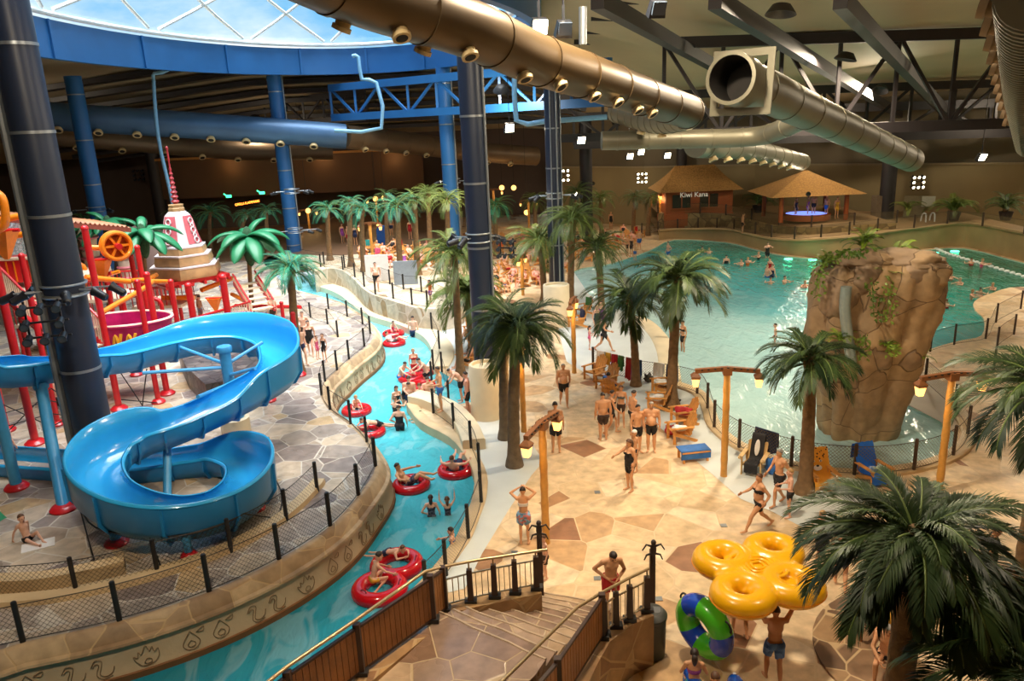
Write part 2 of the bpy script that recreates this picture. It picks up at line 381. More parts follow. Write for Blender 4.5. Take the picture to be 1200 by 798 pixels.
# ---- river
def water(name,poly_,z,m,label):
    b=MB(); b.poly(poly_,z); o=b.build(name,m,smooth=False); return struct(o,label)
def water_mat(name,stops,gvec,rng,wscale,bump,foam,trans):
    m=bpy.data.materials.new(name); nt,N,L=nodes_of(m); out=N['Material Output']; p=N['Principled BSDF']
    p.inputs['Roughness'].default_value=.06; p.inputs['IOR'].default_value=1.33
    tc=N.new('ShaderNodeTexCoord'); 
    dt=N.new('ShaderNodeVectorMath'); dt.operation='DOT_PRODUCT'; dt.inputs[1].default_value=gvec; L.new(tc.outputs['Object'],dt.inputs[0])
    n0=N.new('ShaderNodeTexNoise'); n0.inputs['Scale'].default_value=.25; n0.inputs['Detail'].default_value=3; L.new(tc.outputs['Object'],n0.inputs['Vector'])
    ma=N.new('ShaderNodeMath'); ma.operation='MULTIPLY_ADD'; ma.inputs[1].default_value=(rng[1]-rng[0])*.25; L.new(n0.outputs['Fac'],ma.inputs[0]); L.new(dt.outputs['Value'],ma.inputs[2])
    mr=N.new('ShaderNodeMapRange'); mr.inputs[1].default_value=rng[0]+(rng[1]-rng[0])*.125; mr.inputs[2].default_value=rng[1]+(rng[1]-rng[0])*.125; L.new(ma.outputs[0],mr.inputs[0])
    cr=ramp(N,stops); L.new(mr.outputs[0],cr.inputs['Fac'])
    # warped ripples
    mp=N.new('ShaderNodeMapping'); mp.inputs['Scale'].default_value=(1,.45,1); L.new(tc.outputs['Object'],mp.inputs['Vector'])
    w1=N.new('ShaderNodeTexNoise'); w1.inputs['Scale'].default_value=wscale; w1.inputs['Detail'].default_value=3; w1.inputs['Distortion'].default_value=.8; L.new(mp.outputs[0],w1.inputs['Vector'])
    w2=N.new('ShaderNodeTexNoise'); w2.inputs['Scale'].default_value=wscale*3.1; w2.inputs['Detail'].default_value=2; w2.inputs['Distortion'].default_value=.5; L.new(mp.outputs[0],w2.inputs['Vector'])
    ad=N.new('ShaderNodeMath'); ad.operation='MULTIPLY_ADD'; ad.inputs[1].default_value=.35; L.new(w2.outputs['Fac'],ad.inputs[0]); L.new(w1.outputs['Fac'],ad.inputs[2])
    bp=N.new('ShaderNodeBump'); bp.inputs['Strength'].default_value=bump; bp.inputs['Distance'].default_value=.25; L.new(ad.outputs[0],bp.inputs['Height']); L.new(bp.outputs['Normal'],p.inputs['Normal'])
    # foam: pale ripple glints and caustic lines painted into the colour
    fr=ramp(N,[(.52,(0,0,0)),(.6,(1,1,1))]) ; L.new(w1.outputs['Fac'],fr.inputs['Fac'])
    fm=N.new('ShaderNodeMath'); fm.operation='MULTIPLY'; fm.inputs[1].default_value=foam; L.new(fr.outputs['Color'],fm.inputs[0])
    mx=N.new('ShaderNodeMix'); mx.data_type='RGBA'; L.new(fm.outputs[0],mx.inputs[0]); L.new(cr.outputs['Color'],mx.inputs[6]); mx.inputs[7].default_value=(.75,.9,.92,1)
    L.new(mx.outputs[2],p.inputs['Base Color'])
    tr=N.new('ShaderNodeBsdfTransparent'); tr.inputs[0].default_value=(.55,.9,.93,1); ms=N.new('ShaderNodeMixShader'); ms.inputs[0].default_value=trans
    L.new(p.outputs[0],ms.inputs[1]); L.new(tr.outputs[0],ms.inputs[2]); L.new(ms.outputs[0],out.inputs[0]); return m
M_RIVER=water_mat('river_water',[(0,srgb(24,140,176)),(.25,srgb(64,186,204)),(.5,srgb(96,206,218)),(1,srgb(124,214,224))],(0.05,1,0),(12,45),1.5,.55,.2,.3)
M_POOL=water_mat('pool_water',[(0,srgb(186,216,216)),(.3,srgb(170,214,218)),(.47,srgb(96,192,206)),(.7,srgb(50,156,146)),(1,srgb(30,120,96))],(1.,.35,0),(17,48),1.7,.42,.1,.15)
M_BASIN=mat('basin_paint',srgb(120,205,215),.6,var=.04)
b=MB(); b.poly(river_hole,-1.1); strip(b,[(0,-1.1),(0,0)],[Vector(p) for p in rb+rb_end],1); struct(b.build('floor_river_basin',M_BASIN,smooth=False))
water('water_river',river_hole,-.28,M_RIVER,'turquoise lazy river')
b=MB(); pp=[Vector(p) for p in pool]; pp.append(pp[0]); b.poly(pool,-1.0); strip(b,[(0,-1.0),(0,.0)],pp,1); struct(b.build('floor_pool_basin',mat('pool_basin_paint',srgb(190,220,205),.6,var=.04),smooth=False))
water('water_wave_pool',pool,-.08,M_POOL,'pale green wave pool')
# curbs of the right bank
def curb(name,px,w,z1,m,label,n=4,z0=-.5,cat=None,wz=0.):
    pl=spline(gl(px,wz),n); b=MB(); strip(b,[(-w/2,z0),(-w/2,z1-.04),(-w/2+.05,z1),(w/2-.05,z1),(w/2,z1-.04),(w/2,z0)],pl,1)
    o=b.build(name,m); struct(o,label); return o
curb('curb_river',RB_PX[14:],.42,.1,M_CURB,'tan kerb along the river bank',3,-1.)
curb('curb_river_far',[(378,334),(396,340),(410,347),(424,358),(442,369),(475,379),(503,391),(516,404),(519,418),(512,432)],1.1,.12,M_CREAM,'white ledge along the far river bank',3,-1.)
curb('curb_river_ledge',[(486,471),(506,476),(530,488),(547,507),(556,528)],.8,.42,M_CREAM,'white curved ledge by the river steps',4,-1.)
curb('curb_beach',[(742,372),(756,378),(770,392),(779,408),(783,424),(786,446)],.9,.05,M_CREAM,'white band along the beach edge',4,-.5)
curb('curb_pool',[(786,450),(817,461),(829,478),(837,500),(866,524),(927,547),(1001,557),(1071,550),(1118,534),(1136,510),(1122,482)],.5,.14,M_CURB,'tan kerb under the pool fence',3,-.5)
# concrete walks laid on the deck
def slab(name,px,m,label,z=.012):
    b=MB(); b.poly(gl(px),z); return struct(b.build(name,m,smooth=False),label)
slab('floor_river_walk',[(516,380),(545,372),(562,400),(570,440),(585,470),(592,495),(616,508),(637,541),(623,557),(596,598),(565,649),(545,690),(505,700),(535,650),(548,628),(558,603),(565,583),(566,557),(553,531),(556,500),(575,462),(540,440),(520,430),(525,418)],M_CONC,'pale concrete river walk')
slab('floor_beach',[(655,350),(672,318),(690,345),(720,360),(752,378),(770,398),(779,420),(792,452),(817,463),(829,482),(838,503),(867,526),(927,546),(1001,556),(1050,552),(1010,590),(940,618),(905,600),(868,585),(830,552),(800,528),(778,505),(748,485),(712,462),(690,440),(664,424),(655,390)],M_CONC,'pale concrete beach walk')
slab('floor_ramp_slab',[(1052,440),(1085,436),(1120,456),(1135,492),(1119,508),(1100,493),(1052,468)],mat('grey_ramp',srgb(166,150,128),.5,var=.08,scale=1),'grey paved ramp into the pool')
# ---- platform and stone wall behind the river
PZ=1.25
PL_PX=[(366,318),(386,314),(402,316),(416,325),(428,337),(441,345),(461,351),(483,358),(503,361),(528,359),(540,352)]
plat=spline(gl(PL_PX,PZ),3)
b=MB(); b.prism([(p.x,p.y) for p in [V(-18.6,66,PZ)]+plat+[V(-4.4,58,PZ),V(-5,89,PZ),V(-19.7,89,PZ)]],PZ-.25,PZ); struct(b.build('floor_platform',M_RAMP,smooth=False),'flagstone walkway behind the river')
b=MB(); strip(b,[(0,PZ),(.18,PZ),(.2,PZ-.08),(.2,-.4)],plat,-1 if False else 1); struct(b.build('wall_river_far',M_FACE),'pale stone retaining wall behind the river')
b=MB(); strip(b,[(0,PZ),(.0,0)],[plat[-1],V(-4.4,58,PZ),V(-5,89,PZ)],1); struct(b.build('wall_platform_side',M_FACE))
M_BRF=mat('brown_floor',srgb(112,84,62),.5,var=.15,scale=.6)
for nm_,pl_,z_ in (('floor_restaurant',[(-19.5,63),(-13,61),(-5,64),(-5.2,88.8),(-19.5,88.8)],PZ+.012),('floor_left_back',[(-45.5,60),(-19.9,63),(-19.9,85.8),(-45.5,85.8)],EZ+.012)):
    b=MB(); b.poly([V(x,y,z_) for x,y in pl_]); struct(b.build(nm_,M_BRF,smooth=False))
def GZ(px,py):
    """floor level under a picture point of the far left half"""
    x,y,_=G(px,py,PZ)
    pg=[V(-18.6,66,PZ)]+plat+[V(-4.4,58,PZ),V(-5,89,PZ),V(-19.7,89,PZ)]; c=False
    for i in range(len(pg)):
        a,b_=pg[i-1],pg[i]
        if (a.y>y)!=(b_.y>y) and x<(b_.x-a.x)*(y-a.y)/(b_.y-a.y)+a.x: c=not c
    if c: return PZ
    x,y,_=G(px,py,EZ)
    return EZ if x<-19.8 and y<86 else 0.
# ---- terrace behind the wave pool
TW=[((772,283),272),((790,281),270.5),((850,284),270.5),((880,291),277),((905,297),282),((940,302),283.5),((1000,303),279),((1040,298),273),((1075,294),268.5),((1130,291),263.5),((1200,308),276),((1300,330),292)]
lo=[Vector(G(*p,-.1)) for p,t in TW]; hi=[Vector((p.x,p.y,HT(px[0],px[1],t))) for p,(px,t) in zip(lo,TW)]
lo=spline(lo,4); hi=spline(hi,4)
b=MB(); b.ribbon(hi,[Vector((p.x,p.y,-1)) for p in lo]); struct(b.build('wall_pool_back',M_POOLWALL),'tan rendered wall behind the wave pool')
b=MB(); n=len(hi); b.add(hi+[Vector((p.x+2.,96,p.z+.3)) for p in hi],[(i,i+1,n+i+1,n+i) for i in range(n-1)]); struct(b.build('floor_terrace',mat('terrace_paving',srgb(150,122,86),.6,var=.12,scale=.6),smooth=False),'dim paved terrace behind the pool')
b=MB(); b.tube([p+V(0,0,.02) for p in hi],.14,6); struct(b.build('trim_2',M_POOLWALL))
def TZ(x):
    for a,c in zip(hi[:-1],hi[1:]):
        if a.x<=x<=c.x: t=(x-a.x)/(c.x-a.x+1e-6); return a.z*(1-t)+c.z*t
    return hi[0].z if x<hi[0].x else hi[-1].z
# stone wall of the hut terrace
HW_ROWS=[(771,269,250),(820,268,250),(850,268,252),(880,271,257.5),(912,276,264),(950,278,266.5),(1000,274,264),(1050,268,261)]
HWZ=(.7,.85,.95,1.05,1.25,1.5,1.75,2.0)
hb=[Vector(G(x,y,z)) for (x,y,t),z in zip(HW_ROWS,HWZ)]; hb=[Vector(AT(x,y,p.y+(0,.2,.6,.9,1.6,2.2,2.2,2.0)[i])) for i,((x,y,t),p) in enumerate(zip(HW_ROWS,hb))]; hw=spline([Vector((p.x,p.y,AT(x,t,p.y)[2])) for p,(x,y,t) in zip(hb,HW_ROWS)],3); HT_Z=hw[0].z
b=MB(); b.ribbon(hw,[Vector((p.x,p.y,.2)) for p in hw]); struct(b.build('wall_hut_terrace',flagstone('hut_terrace_stone',1.2,[(0,srgb(150,128,84)),(.4,srgb(128,106,68)),(.7,srgb(166,142,96)),(.9,srgb(112,90,58))],srgb(100,82,54),.05)),'stacked stone wall under the hut')
b=MB(); b.add(hw+[Vector((p.x+1,89.6,p.z+.15)) for p in hw],[(i,i+1,len(hw)+i+1,len(hw)+i) for i in range(len(hw)-1)]); struct(b.build('floor_hut_terrace',MATS['terrace_paving'],smooth=False))
# ---- building shell
def rect(name,c,size,m,label=None):
    b=MB(); b.box(c,size); return struct(b.build(name,m,smooth=False),label)
WPL=[V(6,86,0),V(14,79.5,0),V(24,75.8,0),V(33,69.5,0),V(42,64,0),V(62,60,0)]
def wall_strip(name,z0,z1,m,off=0.,label=None,th=.3):
    A=offset(WPL,off); B=offset(WPL,off-th); b=MB(); n=len(A); vs=[]
    for p,q in zip(A,B): vs+=[V(p.x,p.y,z0),V(p.x,p.y,z1),V(q.x,q.y,z1),V(q.x,q.y,z0)]
    b.add(vs,[(4*i+j,4*i+4+j,4*i+4+(j+1)%4,4*i+(j+1)%4) for i in range(n-1) for j in range(4)]); return struct(b.build(name,m,smooth=False),label)
wall_strip('wall_back_right',-.5,5.9,M_OLIVE,0,'olive wall behind the pool terrace'); wall_strip('wall_back_upper',5.9,14,M_CLAD,-.1)
rect('wall_back',(-28,94,7),(66,.6,22),M_DARKWALL,'dark wall behind the palms')
rect('wall_right',(62,43,7),(.6,106,22),M_OLIVE); rect('wall_left',(-60,43,7),(.6,106,22),M_DARKWALL); rect('wall_front',(0,-9,7),(122,.6,22),M_DARKWALL)
wall_strip('trim_3',5.8,5.95,mat('grey_trim',srgb(150,136,104),.5),.12,None,.5)
rect('wall_restaurant',(-24,88,6.2),(30,.5,4.2),mat('restaurant_fascia',srgb(96,66,40),.7,var=.15,scale=.3),'brown fascia over the restaurant')
rect('trim_4',(-24,87.6,8.4),(30,.3,.25),mat('amber_trim',srgb(190,130,60),.6))
# ---- roof with the oval skylight
OC=(-10.5,42.5); ORX,ORY=12.3,22.4; NR=48
def oval(t,k=1.,z=15.): return V(OC[0]+ORX*k*math.cos(t),OC[1]+ORY*k*math.sin(t),z)
def roof_z(x,y):
    right=18.5-.1*max(18,y); left=17.2 if y<64 else 17.2-(y-64)*.24
    t=min(1,max(0,(x-1)/12)); t=t*t*(3-2*t); far=max(0,-x-22)*.1
    return max(8.6,(left-far)*(1-t)+right*t)
b=MB(); rings=7
for j in range(rings+1):
    for i in range(NR):
        t=2*PI*i/NR; a=oval(t,1.0); d=V(math.cos(t)*ORX,math.sin(t)*ORY,0).normalized()
        # distance to the outer box
        ts=[]
        if abs(d.x)>1e-6: ts.append(((62.2 if d.x>0 else -60.2)-a.x)/d.x)
        if abs(d.y)>1e-6: ts.append(((94.2 if d.y>0 else -9.2)-a.y)/d.y)
        T=min(q for q in ts if q>0)*(j/rings)**1.3; p=a+d*T
        b.v.append((p.x,p.y,16.9 if j==0 else roof_z(p.x,p.y)))
for j in range(rings):
    for i in range(NR): k=(i+1)%NR; b.f.append((j*NR+i,j*NR+k,(j+1)*NR+k,(j+1)*NR+i)); b.m.append(0)
struct(b.build('ceiling',M_ROOF),'tan roof deck with an oval skylight')
for (x0,x1,y0,y1) in ((-60,62,93,97),):
    pass
# ring beam
b=MB(); prof=[(1.0,15.),(1.03,15.),(1.03,16.9),(1.0,16.9),(1.0,15.)]
for k,z in prof:
    for i in range(NR*2): b.v.append(tuple(oval(PI*i/NR,k,z)))
for j in range(4):
    for i in range(NR*2): q=(i+1)%(NR*2); b.f.append((j*NR*2+i,j*NR*2+q,(j+1)*NR*2+q,(j+1)*NR*2+i)); b.m.append(0)
RB=struct(b.build('ring_beam',M_BLUESTEEL),'blue ring beam under the glazed dome')
for i in range(16):
    t=2*PI*i/16; p=oval(t,.995,15.95); b=MB(); b.box(p,(.1,.16,1.9),(0,0,math.atan2(math.sin(t)/ORY,math.cos(t)/ORX))); b.build('joint_plate',M_BLUESTEEL,RB)
# glazed dome: white diagrid over clear cushions
def dome(t,k): return oval(t,k,17.2+8.5*(1-k**2.4))
D=bpy.data.objects.new('skylight_dome',None); COL.objects.link(D); tag(D,'white steel lattice dome of the oval skylight','skylight'); D['kind']='structure'
b=MB(); b.tube([oval(2*PI*i/64,.99,17.15) for i in range(64)],.14,8,closed=True); b.build('rim_tube',M_WHITE,D)
for i in range(14):
    for s_ in (1,-1):
        b=MB(); b.tube([dome(2*PI*(i/14)+s_*2.3*(1-k),k) for k in (.99,.93,.87,.8,.7,.6,.5,.4,.3)],.11,6); b.build('lattice_tube',M_WHITE,D)
b=MB(); b.tube([dome(2*PI*i/32,.3) for i in range(32)],.1,6,closed=True); b.build('crown_ring',M_WHITE,D)
gm=bpy.data.materials.new('clear_cushion'); nt,N,L=nodes_of(gm); o_=N['Material Output']; tr=N.new('ShaderNodeBsdfTransparent'); gs=N.new('ShaderNodeBsdfGlossy'); gs.inputs['Roughness'].default_value=.1
ms=N.new('ShaderNodeMixShader'); ms.inputs[0].default_value=.04; L.new(tr.outputs[0],ms.inputs[1]); L.new(gs.outputs[0],ms.inputs[2]); L.new(ms.outputs[0],o_.inputs[0])
b=MB(); KK=(1.,.85,.7,.55,.4,.2,.02); 
for k in KK:
    for i in range(40): b.v.append(tuple(dome(2*PI*i/40,k)+V(0,0,.12)))
for j in range(len(KK)-1):
    for i in range(40): q=(i+1)%40; b.f.append((j*40+i,j*40+q,(j+1)*40+q,(j+1)*40+i)); b.m.append(0)
b.build('glazing',gm,D)
# purlins under the far roof
for n_,(px0,px1) in enumerate([((0,0),(0,0))]): pass
for i in range(9):
    y=66+i*2.9; pts=[V(x,y,roof_z(x,y)-.3) for x in (-46,-30,-22,-10,0,8)]
    b=MB(); [b.bar(p,q,1.5,.4) for p,q in zip(pts[:-1],pts[1:])]; tag(b.build('roof_purlin',M_STEEL),'dark steel purlin under the roof behind the blue ring','roof beam','roof purlins behind the ring')
# trusses
def truss(name,p0,p1,h,n,m,label,w=.28,group=None,kind=0):
    p0=Vector(p0);p1=Vector(p1); e=empty(name,label,'roof truss',p0,0,group); up=V(0,0,h); d=p1-p0; O=V(0,0,0)
    MB().bar(O,d,w,w*1.3).build('bottom_chord',m,e,False); MB().bar(O+up,d+up,w,w*1.3).build('top_chord',m,e,False)
    for i in range(n+1): a=d*(i/n); MB().bar(a,a+up,w*.42,w*.42).build('upright',m,e,False)
    for i in range(n):
        a=d*(i/n); c=d*((i+1)/n); (MB().bar(a,c+up,w*.4,w*.4) if i%2 else MB().bar(a+up,c,w*.4,w*.4)).build('diagonal',m,e,False)
    return e
truss('roof_truss',(8.,40,9.95),(34,40.6,9.7),4.3,9,M_STEEL,'nearest dark roof truss above the open duct mouth',.4)
truss('roof_truss',(4.,58,9.55),(46,59.5,9.25),2.75,13,M_STEEL,'second dark roof truss above the bar hut, behind the nearest',.45)
truss('roof_truss',(6.,68,8.7),(56,60,8.2),2.3,14,M_STEEL,'farthest dark roof truss close to the olive back wall',.5)
truss('roof_truss',AT(390,138,66),AT(716,119,50),2.3,9,M_BLUESTEEL,'blue roof truss behind the central dark column',.42)
truss('roof_truss',AT(250,150,84),AT(430,138,74),2.2,8,M_STEEL,'dark roof truss above the long blue duct',.4)
for i,(x,y,x2,y2,lab) in enumerate([(700,0,905,115,'dark roof girder running back above the grey bend duct'),(838,0,1060,138,'dark roof girder running back above the open duct mouth'),(985,0,1125,148,'dark roof girder nearest the ribbed duct at the right')]):
    a=AT(x,y,27); c=AT(x2,y2,72); b=MB(); b.bar(a,c,.45,.55); tag(b.build('roof_girder',M_STEEL),lab,'roof beam')
for i in range(9):
    x=9+i*.2; y=24+i*5.2; b=MB(); b.bar(V(5,y,roof_z(5,y)-.3),V(50,y,roof_z(50,y)-.3),.16,.3); tag(b.build('roof_purlin',M_STEEL),'thin dark purlin across the tan roof at the right','roof beam','roof purlins at the right')

# ================================================================== columns, ducts, pipes
def column(px,py,ztop,r,m,label,nb=5,bands=True,name='steel_column',y=None,z0=0.,pipe=None,seg=24):
    x,y_,_=G(px,py,z0) if y is None else AT(px,py,y); e=empty(name,label,'column',(x,y_,z0))
    b=MB(); b.cyl((0,0,0),(0,0,ztop-z0),r,seg=seg); b.build('shaft',m,e)
    if bands:
        for i in range(nb):
            z=(i+.6)*(ztop-z0)/nb; b=MB(); b.lathe([(r+.002,-.04),(r+.02,-.04),(r+.02,.04),(r+.002,.04)],seg); o=b.build('band',M_BAND,e); o.location=(0,0,z)
    if pipe:
        for a,rr in pipe: b=MB(); b.cyl((math.cos(a)*(r+rr),math.sin(a)*(r+rr),0),(math.cos(a)*(r+rr),math.sin(a)*(r+rr),ztop-z0),rr,seg=8); b.build('riser_pipe',M_BAND,e)
    return e
C_LEFT=column(121,561,16.6,.54,M_NAVY,'thick navy column rising through the blue slide at the left',7,pipe=[(math.radians(200),.11)],z0=EZ)
C_MID=column(571,470,14.6,.44,M_NAVY,'dark navy column rising out of the round planter in the middle',6,pipe=[(math.radians(-20),.05)])
C_R=column(653,355,13.6,.46,M_NAVY,'blue grey column by the beach end of the pool with cables',6,pipe=[(math.radians(-70),.05),(math.radians(-110),.04),(math.radians(-30),.04)])
column(117,262,15.1,.55,M_BLUESTEEL,'leftmost bright blue column under the ring beam',5,y=56)
column(347,312,15.1,.55,M_BLUESTEEL,'bright blue column standing behind the stone river wall',5,pipe=[(0.3,.06)])
column(533,308,15.1,.55,M_BLUESTEEL,'bright blue column just left of the dark central one',5,pipe=[(0.3,.06)])
column(688,285,11.,.55,M_STEEL,'dark distant column between the palms and the bar hut',3,bands=False)
column(798,230,9.,.5,M_STEEL,'dark column behind the thatched bar hut',3,bands=False,y=77)
column(1038,250,8.,.6,M_STEEL,'dark column right of the thatched pavilion',3,bands=False,y=65)
column(185,225,12,.7,M_STEEL,'dark column on the back wall at the left',3,bands=False,y=88)
# round planters at the column feet
def planter(px,py,r,h,label,m=M_CREAM,z0=0.):
    x,y,_=G(px,py,z0); b=MB(); b.lathe([(r,0),(r,h-.04),(r-.03,h),(r-.12,h),(r-.12,h-.12),(.1,h-.12)],32); o=b.build('planter',m); o.location=(x,y+r,z0); return tag(o,label,'planter')
planter(571,495,.62,2.15,'cream round planter tub around the dark central column')
planter(654,385,.72,2.3,'cream round planter tub around the blue grey column')
# clusters of stage lights on the columns
M_CAN=mat('lamp_can',srgb(26,28,34),.4,var=.05); M_LENS=mat('lamp_lens',srgb(60,70,84),.15,var=0); M_LIT=mat('lit_lens',(1,.93,.75),.3,var=0,emit=(1,.86,.6),estr=14)
def can_light(parent,p,yaw,pitch,s=1.,lit=False):
    b=MB(); b.lathe([(.06*s,-.2*s),(.1*s,-.16*s),(.1*s,.1*s),(.13*s,.2*s),(.12*s,.2*s),(.1*s,.15*s)],12); o=b.build('spotlight',M_CAN,parent); o.location=p; o.rotation_euler=(pitch,0,yaw)
    b=MB(); b.lathe([(.115*s,.16*s),(.11*s,.175*s),(.01,.18*s)],12); b.build('lens',M_LIT if lit else M_LENS,o); return o
def rig(cx,cy,z,r,label,dirs,lit=False,panel=None):
    """clamp ring on a column with short arms and spotlights"""
    e=empty('spotlight_rig',label,'spotlights',(cx,cy,z))
    for dz in (-.16,.16): b=MB(); b.torus(r+.03,.035,(0,0,dz),28,6); b.build('clamp_ring',M_BAND,e)
    for a,l,pitch in dirs:
        a=math.radians(a); d=V(math.cos(a),math.sin(a),0); b=MB(); b.cyl(d*r,d*(r+l),.03,seg=6); b.build('arm',M_BAND,e)
        can_light(e,d*(r+l)+V(0,0,-.12),a-PI/2,PI-pitch,1.15,lit)
    return e
def eight_panel(loc,yaw,label,lit,s=1.,tilt=.25):
    """eight lamp ring panel: 3+2+3 lamps on a ladder frame"""
    e=empty('floodlight_bank',label,'spotlights',loc,yaw); 
    for u,v_ in ((-1,1),(0,1),(1,1),(-1,0),(1,0),(-1,-1),(0,-1),(1,-1)): can_light(e,(u*.42*s,-.1,v_*.42*s),0,PI/2+tilt,.95*s,lit)
    b=MB(); 
    for u in (-.42,.42): b.bar((u*s,.1,-.6*s),(u*s,.1,.6*s),.05,.05)
    for v_ in (-.42,0,.42): b.bar((-.6*s,.1,v_*s),(.6*s,.1,v_*s),.05,.05)
    b.build('frame',M_CAN,e); return e
x,y,_=C_LEFT.location; zl=AT(90,338,y)[2]
rig(x,y,zl,.56,'clamp rig of black spotlights on the thick navy column at the left',[(-60,.5,1.9),(-20,.75,2.0),(5,.9,2.2),(-150,.6,2.0),(170,.6,2.1),(200,.9,1.9)])
eight_panel(AT(51,378,19.6),.3,'black eight lamp panel hanging beside the thick navy column',False,.95)
x,y,_=C_MID.location
rig(x,y,AT(557,278,y)[2],.44,'clamp rig of spotlights on the dark central column',[(-160,.6,1.8),(-130,.5,2.2),(160,.7,2.4),(10,.4,1.9),(60,.5,2)])
eight_panel(AT(593,291,29),-.35,'black eight lamp panel beside the dark central column',False,.62)
x,y,_=C_R.location
rig(x,y,AT(648,229,y)[2],.46,'clamp rig of lit spotlights on the blue grey column',[(-170,.9,1.8),(170,.7,2),(-150,.8,2.2),(-20,.8,1.9),(15,1.1,2)],True)
rig(*AT(342,224,62.5),.55,'clamp rig of spotlights on the blue column behind the stone wall',[(-160,.9,1.8),(175,.7,2),(-20,.8,1.9),(10,.9,2)])
rig(*AT(346,270,62),.55,'lower clamp rig of spotlights on the blue column behind the stone wall',[(-150,.8,1.8),(-20,.9,1.9),(10,1.3,2)])
rig(*AT(531,212,65.4),.55,'clamp rig of lit spotlights on the blue column left of the central one',[(-160,.9,1.8),(175,.7,2),(-20,.8,1.9)],True)
rig(*AT(112,245,55.8),.55,'clamp rig on the leftmost bright blue column',[(-160,.9,1.8),(-20,.8,1.9)])
for (px,py,yy,lab) in ((1075,213,61.6,'lit eight lamp panel on the wall right of the thatched pavilion'),(660,205,84,'lit eight lamp panel left of the far palms'),(752,208,76,'lit eight lamp panel on the wall left of the bar hut'),(163,205,92,'dark eight lamp panel on the left back wall')):
    eight_panel(AT(px,py,yy),0,lab,'dark' not in lab,.9 if yy<80 else 1.15,.25)
# ducts -----------------------------------------------------------------
M_DUCT=mat('bronze_duct',srgb(92,74,50),.42,metal=.4,var=.12,scale=.8,bump=.05,bscale=3); M_DUCTG=mat('grey_duct',srgb(120,116,98),.45,metal=.35,var=.1,scale=.7); M_DUCTB=mat('blue_duct',srgb(70,104,140),.42,metal=.3,var=.1,scale=.5); M_DUCTT=mat('tan_duct',srgb(112,92,70),.45,metal=.3,var=.1,scale=.5)
M_NOZ=mat('cream_nozzle',srgb(214,190,140),.5,var=.05); M_HOLE=mat('duct_inside_shade',srgb(34,30,26),.8,var=.2,scale=3)
def duct(pts,r,m,label,seam=2.2,noz=None,name='air_duct',nr=.14,noz_len=.14,ribs=None,mnoz=None,openend=False):
    e=empty(name,label,'air duct',pts[0]); o0=Vector(pts[0]); P_=spline([Vector(p)-o0 for p in pts],10)
    MB().tube(P_,r,28,cap=not openend).build('barrel',m,e)
    S=arc_len(P_)
    def at(s):
        i=max(j for j in range(len(S)-1) if S[j]<=s+1e-6); t=(s-S[i])/(S[i+1]-S[i]); return P_[i].lerp(P_[i+1],t),(P_[i+1]-P_[i]).normalized()
    s=seam*.5
    while s<S[-1]:
        p,d=at(s); MB().tube([p-d*.045,p+d*.045],r+.02,28).build('seam',m,e); s+=seam
    for (s,ang) in (noz or []):
        if s>=S[-1]: continue
        p,d=at(s); a,b_,_=frame_of(d); n=(a*math.cos(ang)+b_*math.sin(ang)); q=p+n*(r-.02)
        MB().tube([q,q+n*noz_len,q+n*(noz_len+.01)],[nr,nr,nr*1.05],14).tube([q+n*(noz_len*.6),q+n*(noz_len+.015)],nr*1.25,14).build('nozzle',mnoz or M_NOZ,e)
        MB().tube([q+n*(noz_len+.012),q+n*(noz_len+.022)],nr*.8,14).build('throat_shade_disc',M_HOLE,kids_last(e))  # dark disc paints the shade of an open throat on the nozzle
    return e
def kids_last(e): return bpy.data.objects[[o.name for o in bpy.data.objects if o.parent is e][-1]] if False else LASTN[0]
LASTN=[None]
_l=link
def link(name,me,parent=None):
    o=_l(name,me,parent)
    if name=='nozzle': LASTN[0]=o
    return o
# main bronze duct overhead
dp=[AT(330,-50,12.3),AT(430,-6,13.6),AT(545,32,15.2),AT(625,68,17.2),AT(695,92,19.6),AT(765,117,23),AT(806,131,25.5)]
duct(dp,.52,M_DUCT,'bronze air duct crossing overhead in the middle of the hall',1.9,[(2.2+i*1.55,-1.1) for i in range(2)]+[(1.4,-2.0),(3.1,-2.),(5.6,-1.15),(6.9,-.95),(8.6,-1.),(9.9,-.95),(11.3,-1.),(12.3,-.95)],nr=.13)
p=[AT(806,136,30),AT(768,140,31.5),AT(722,128,33)]
duct(p,.52,M_DUCTG,'grey ribbed elbow duct below the bronze duct',.35,[(1.5,-1.4),(2.4,-1.5)])
duct([AT(705,165,33),AT(800,163,33),AT(885,160,33),AT(925,147,31),AT(958,130,29)],.38,M_DUCTG,'grey branch duct feeding the open mouthed duct',1.3)
oy=duct([AT(868,96,22.5),AT(905,110,24.5),AT(950,132,28),AT(1068,187,41)],.62,M_DUCTG,'large grey duct with an open round mouth at the right',2.6,openend=True)
q0=Vector(AT(868,96,22.5)); d0=(q0-Vector(AT(905,110,24.5))).normalized()
MB().tube([d0*-.02,d0*.75],.7,28,cap=False).tube([d0*.75,d0*.755],[.7,.6],28,cap=False).build('mouth',M_DUCTG,oy); MB().tube([d0*-.5,d0*-.49],.61,28).build('mouth_shade_disc',M_HOLE,oy); MB().tube([d0*.7,d0*-.49],.6,28,cap=False).build('lining',M_HOLE,oy)  # dark disc and dark lining paint the shade inside the mouth
R_=d0.to_track_quat('Y','Z').to_matrix(); cp_=MB()
for cc,sz in (((0,-.1,.78),(1.75,.06,.2)),((0,-.1,-.78),(1.75,.06,.2)),((.78,-.1,0),(.2,.06,1.4)),((-.78,-.1,0),(.2,.06,1.4))): cp_.box(R_@Vector(cc),sz,R_)
cp_.build('collar_plate',M_DUCTG,oy)
duct([AT(815,170,40),AT(880,176,48),AT(940,190,60)],.62,M_DUCTG,'bronze grey duct with pale nozzles behind the bar hut roof',2.4,[(2+i*2.4,-1.2) for i in range(8)],nr=.2,noz_len=.2)
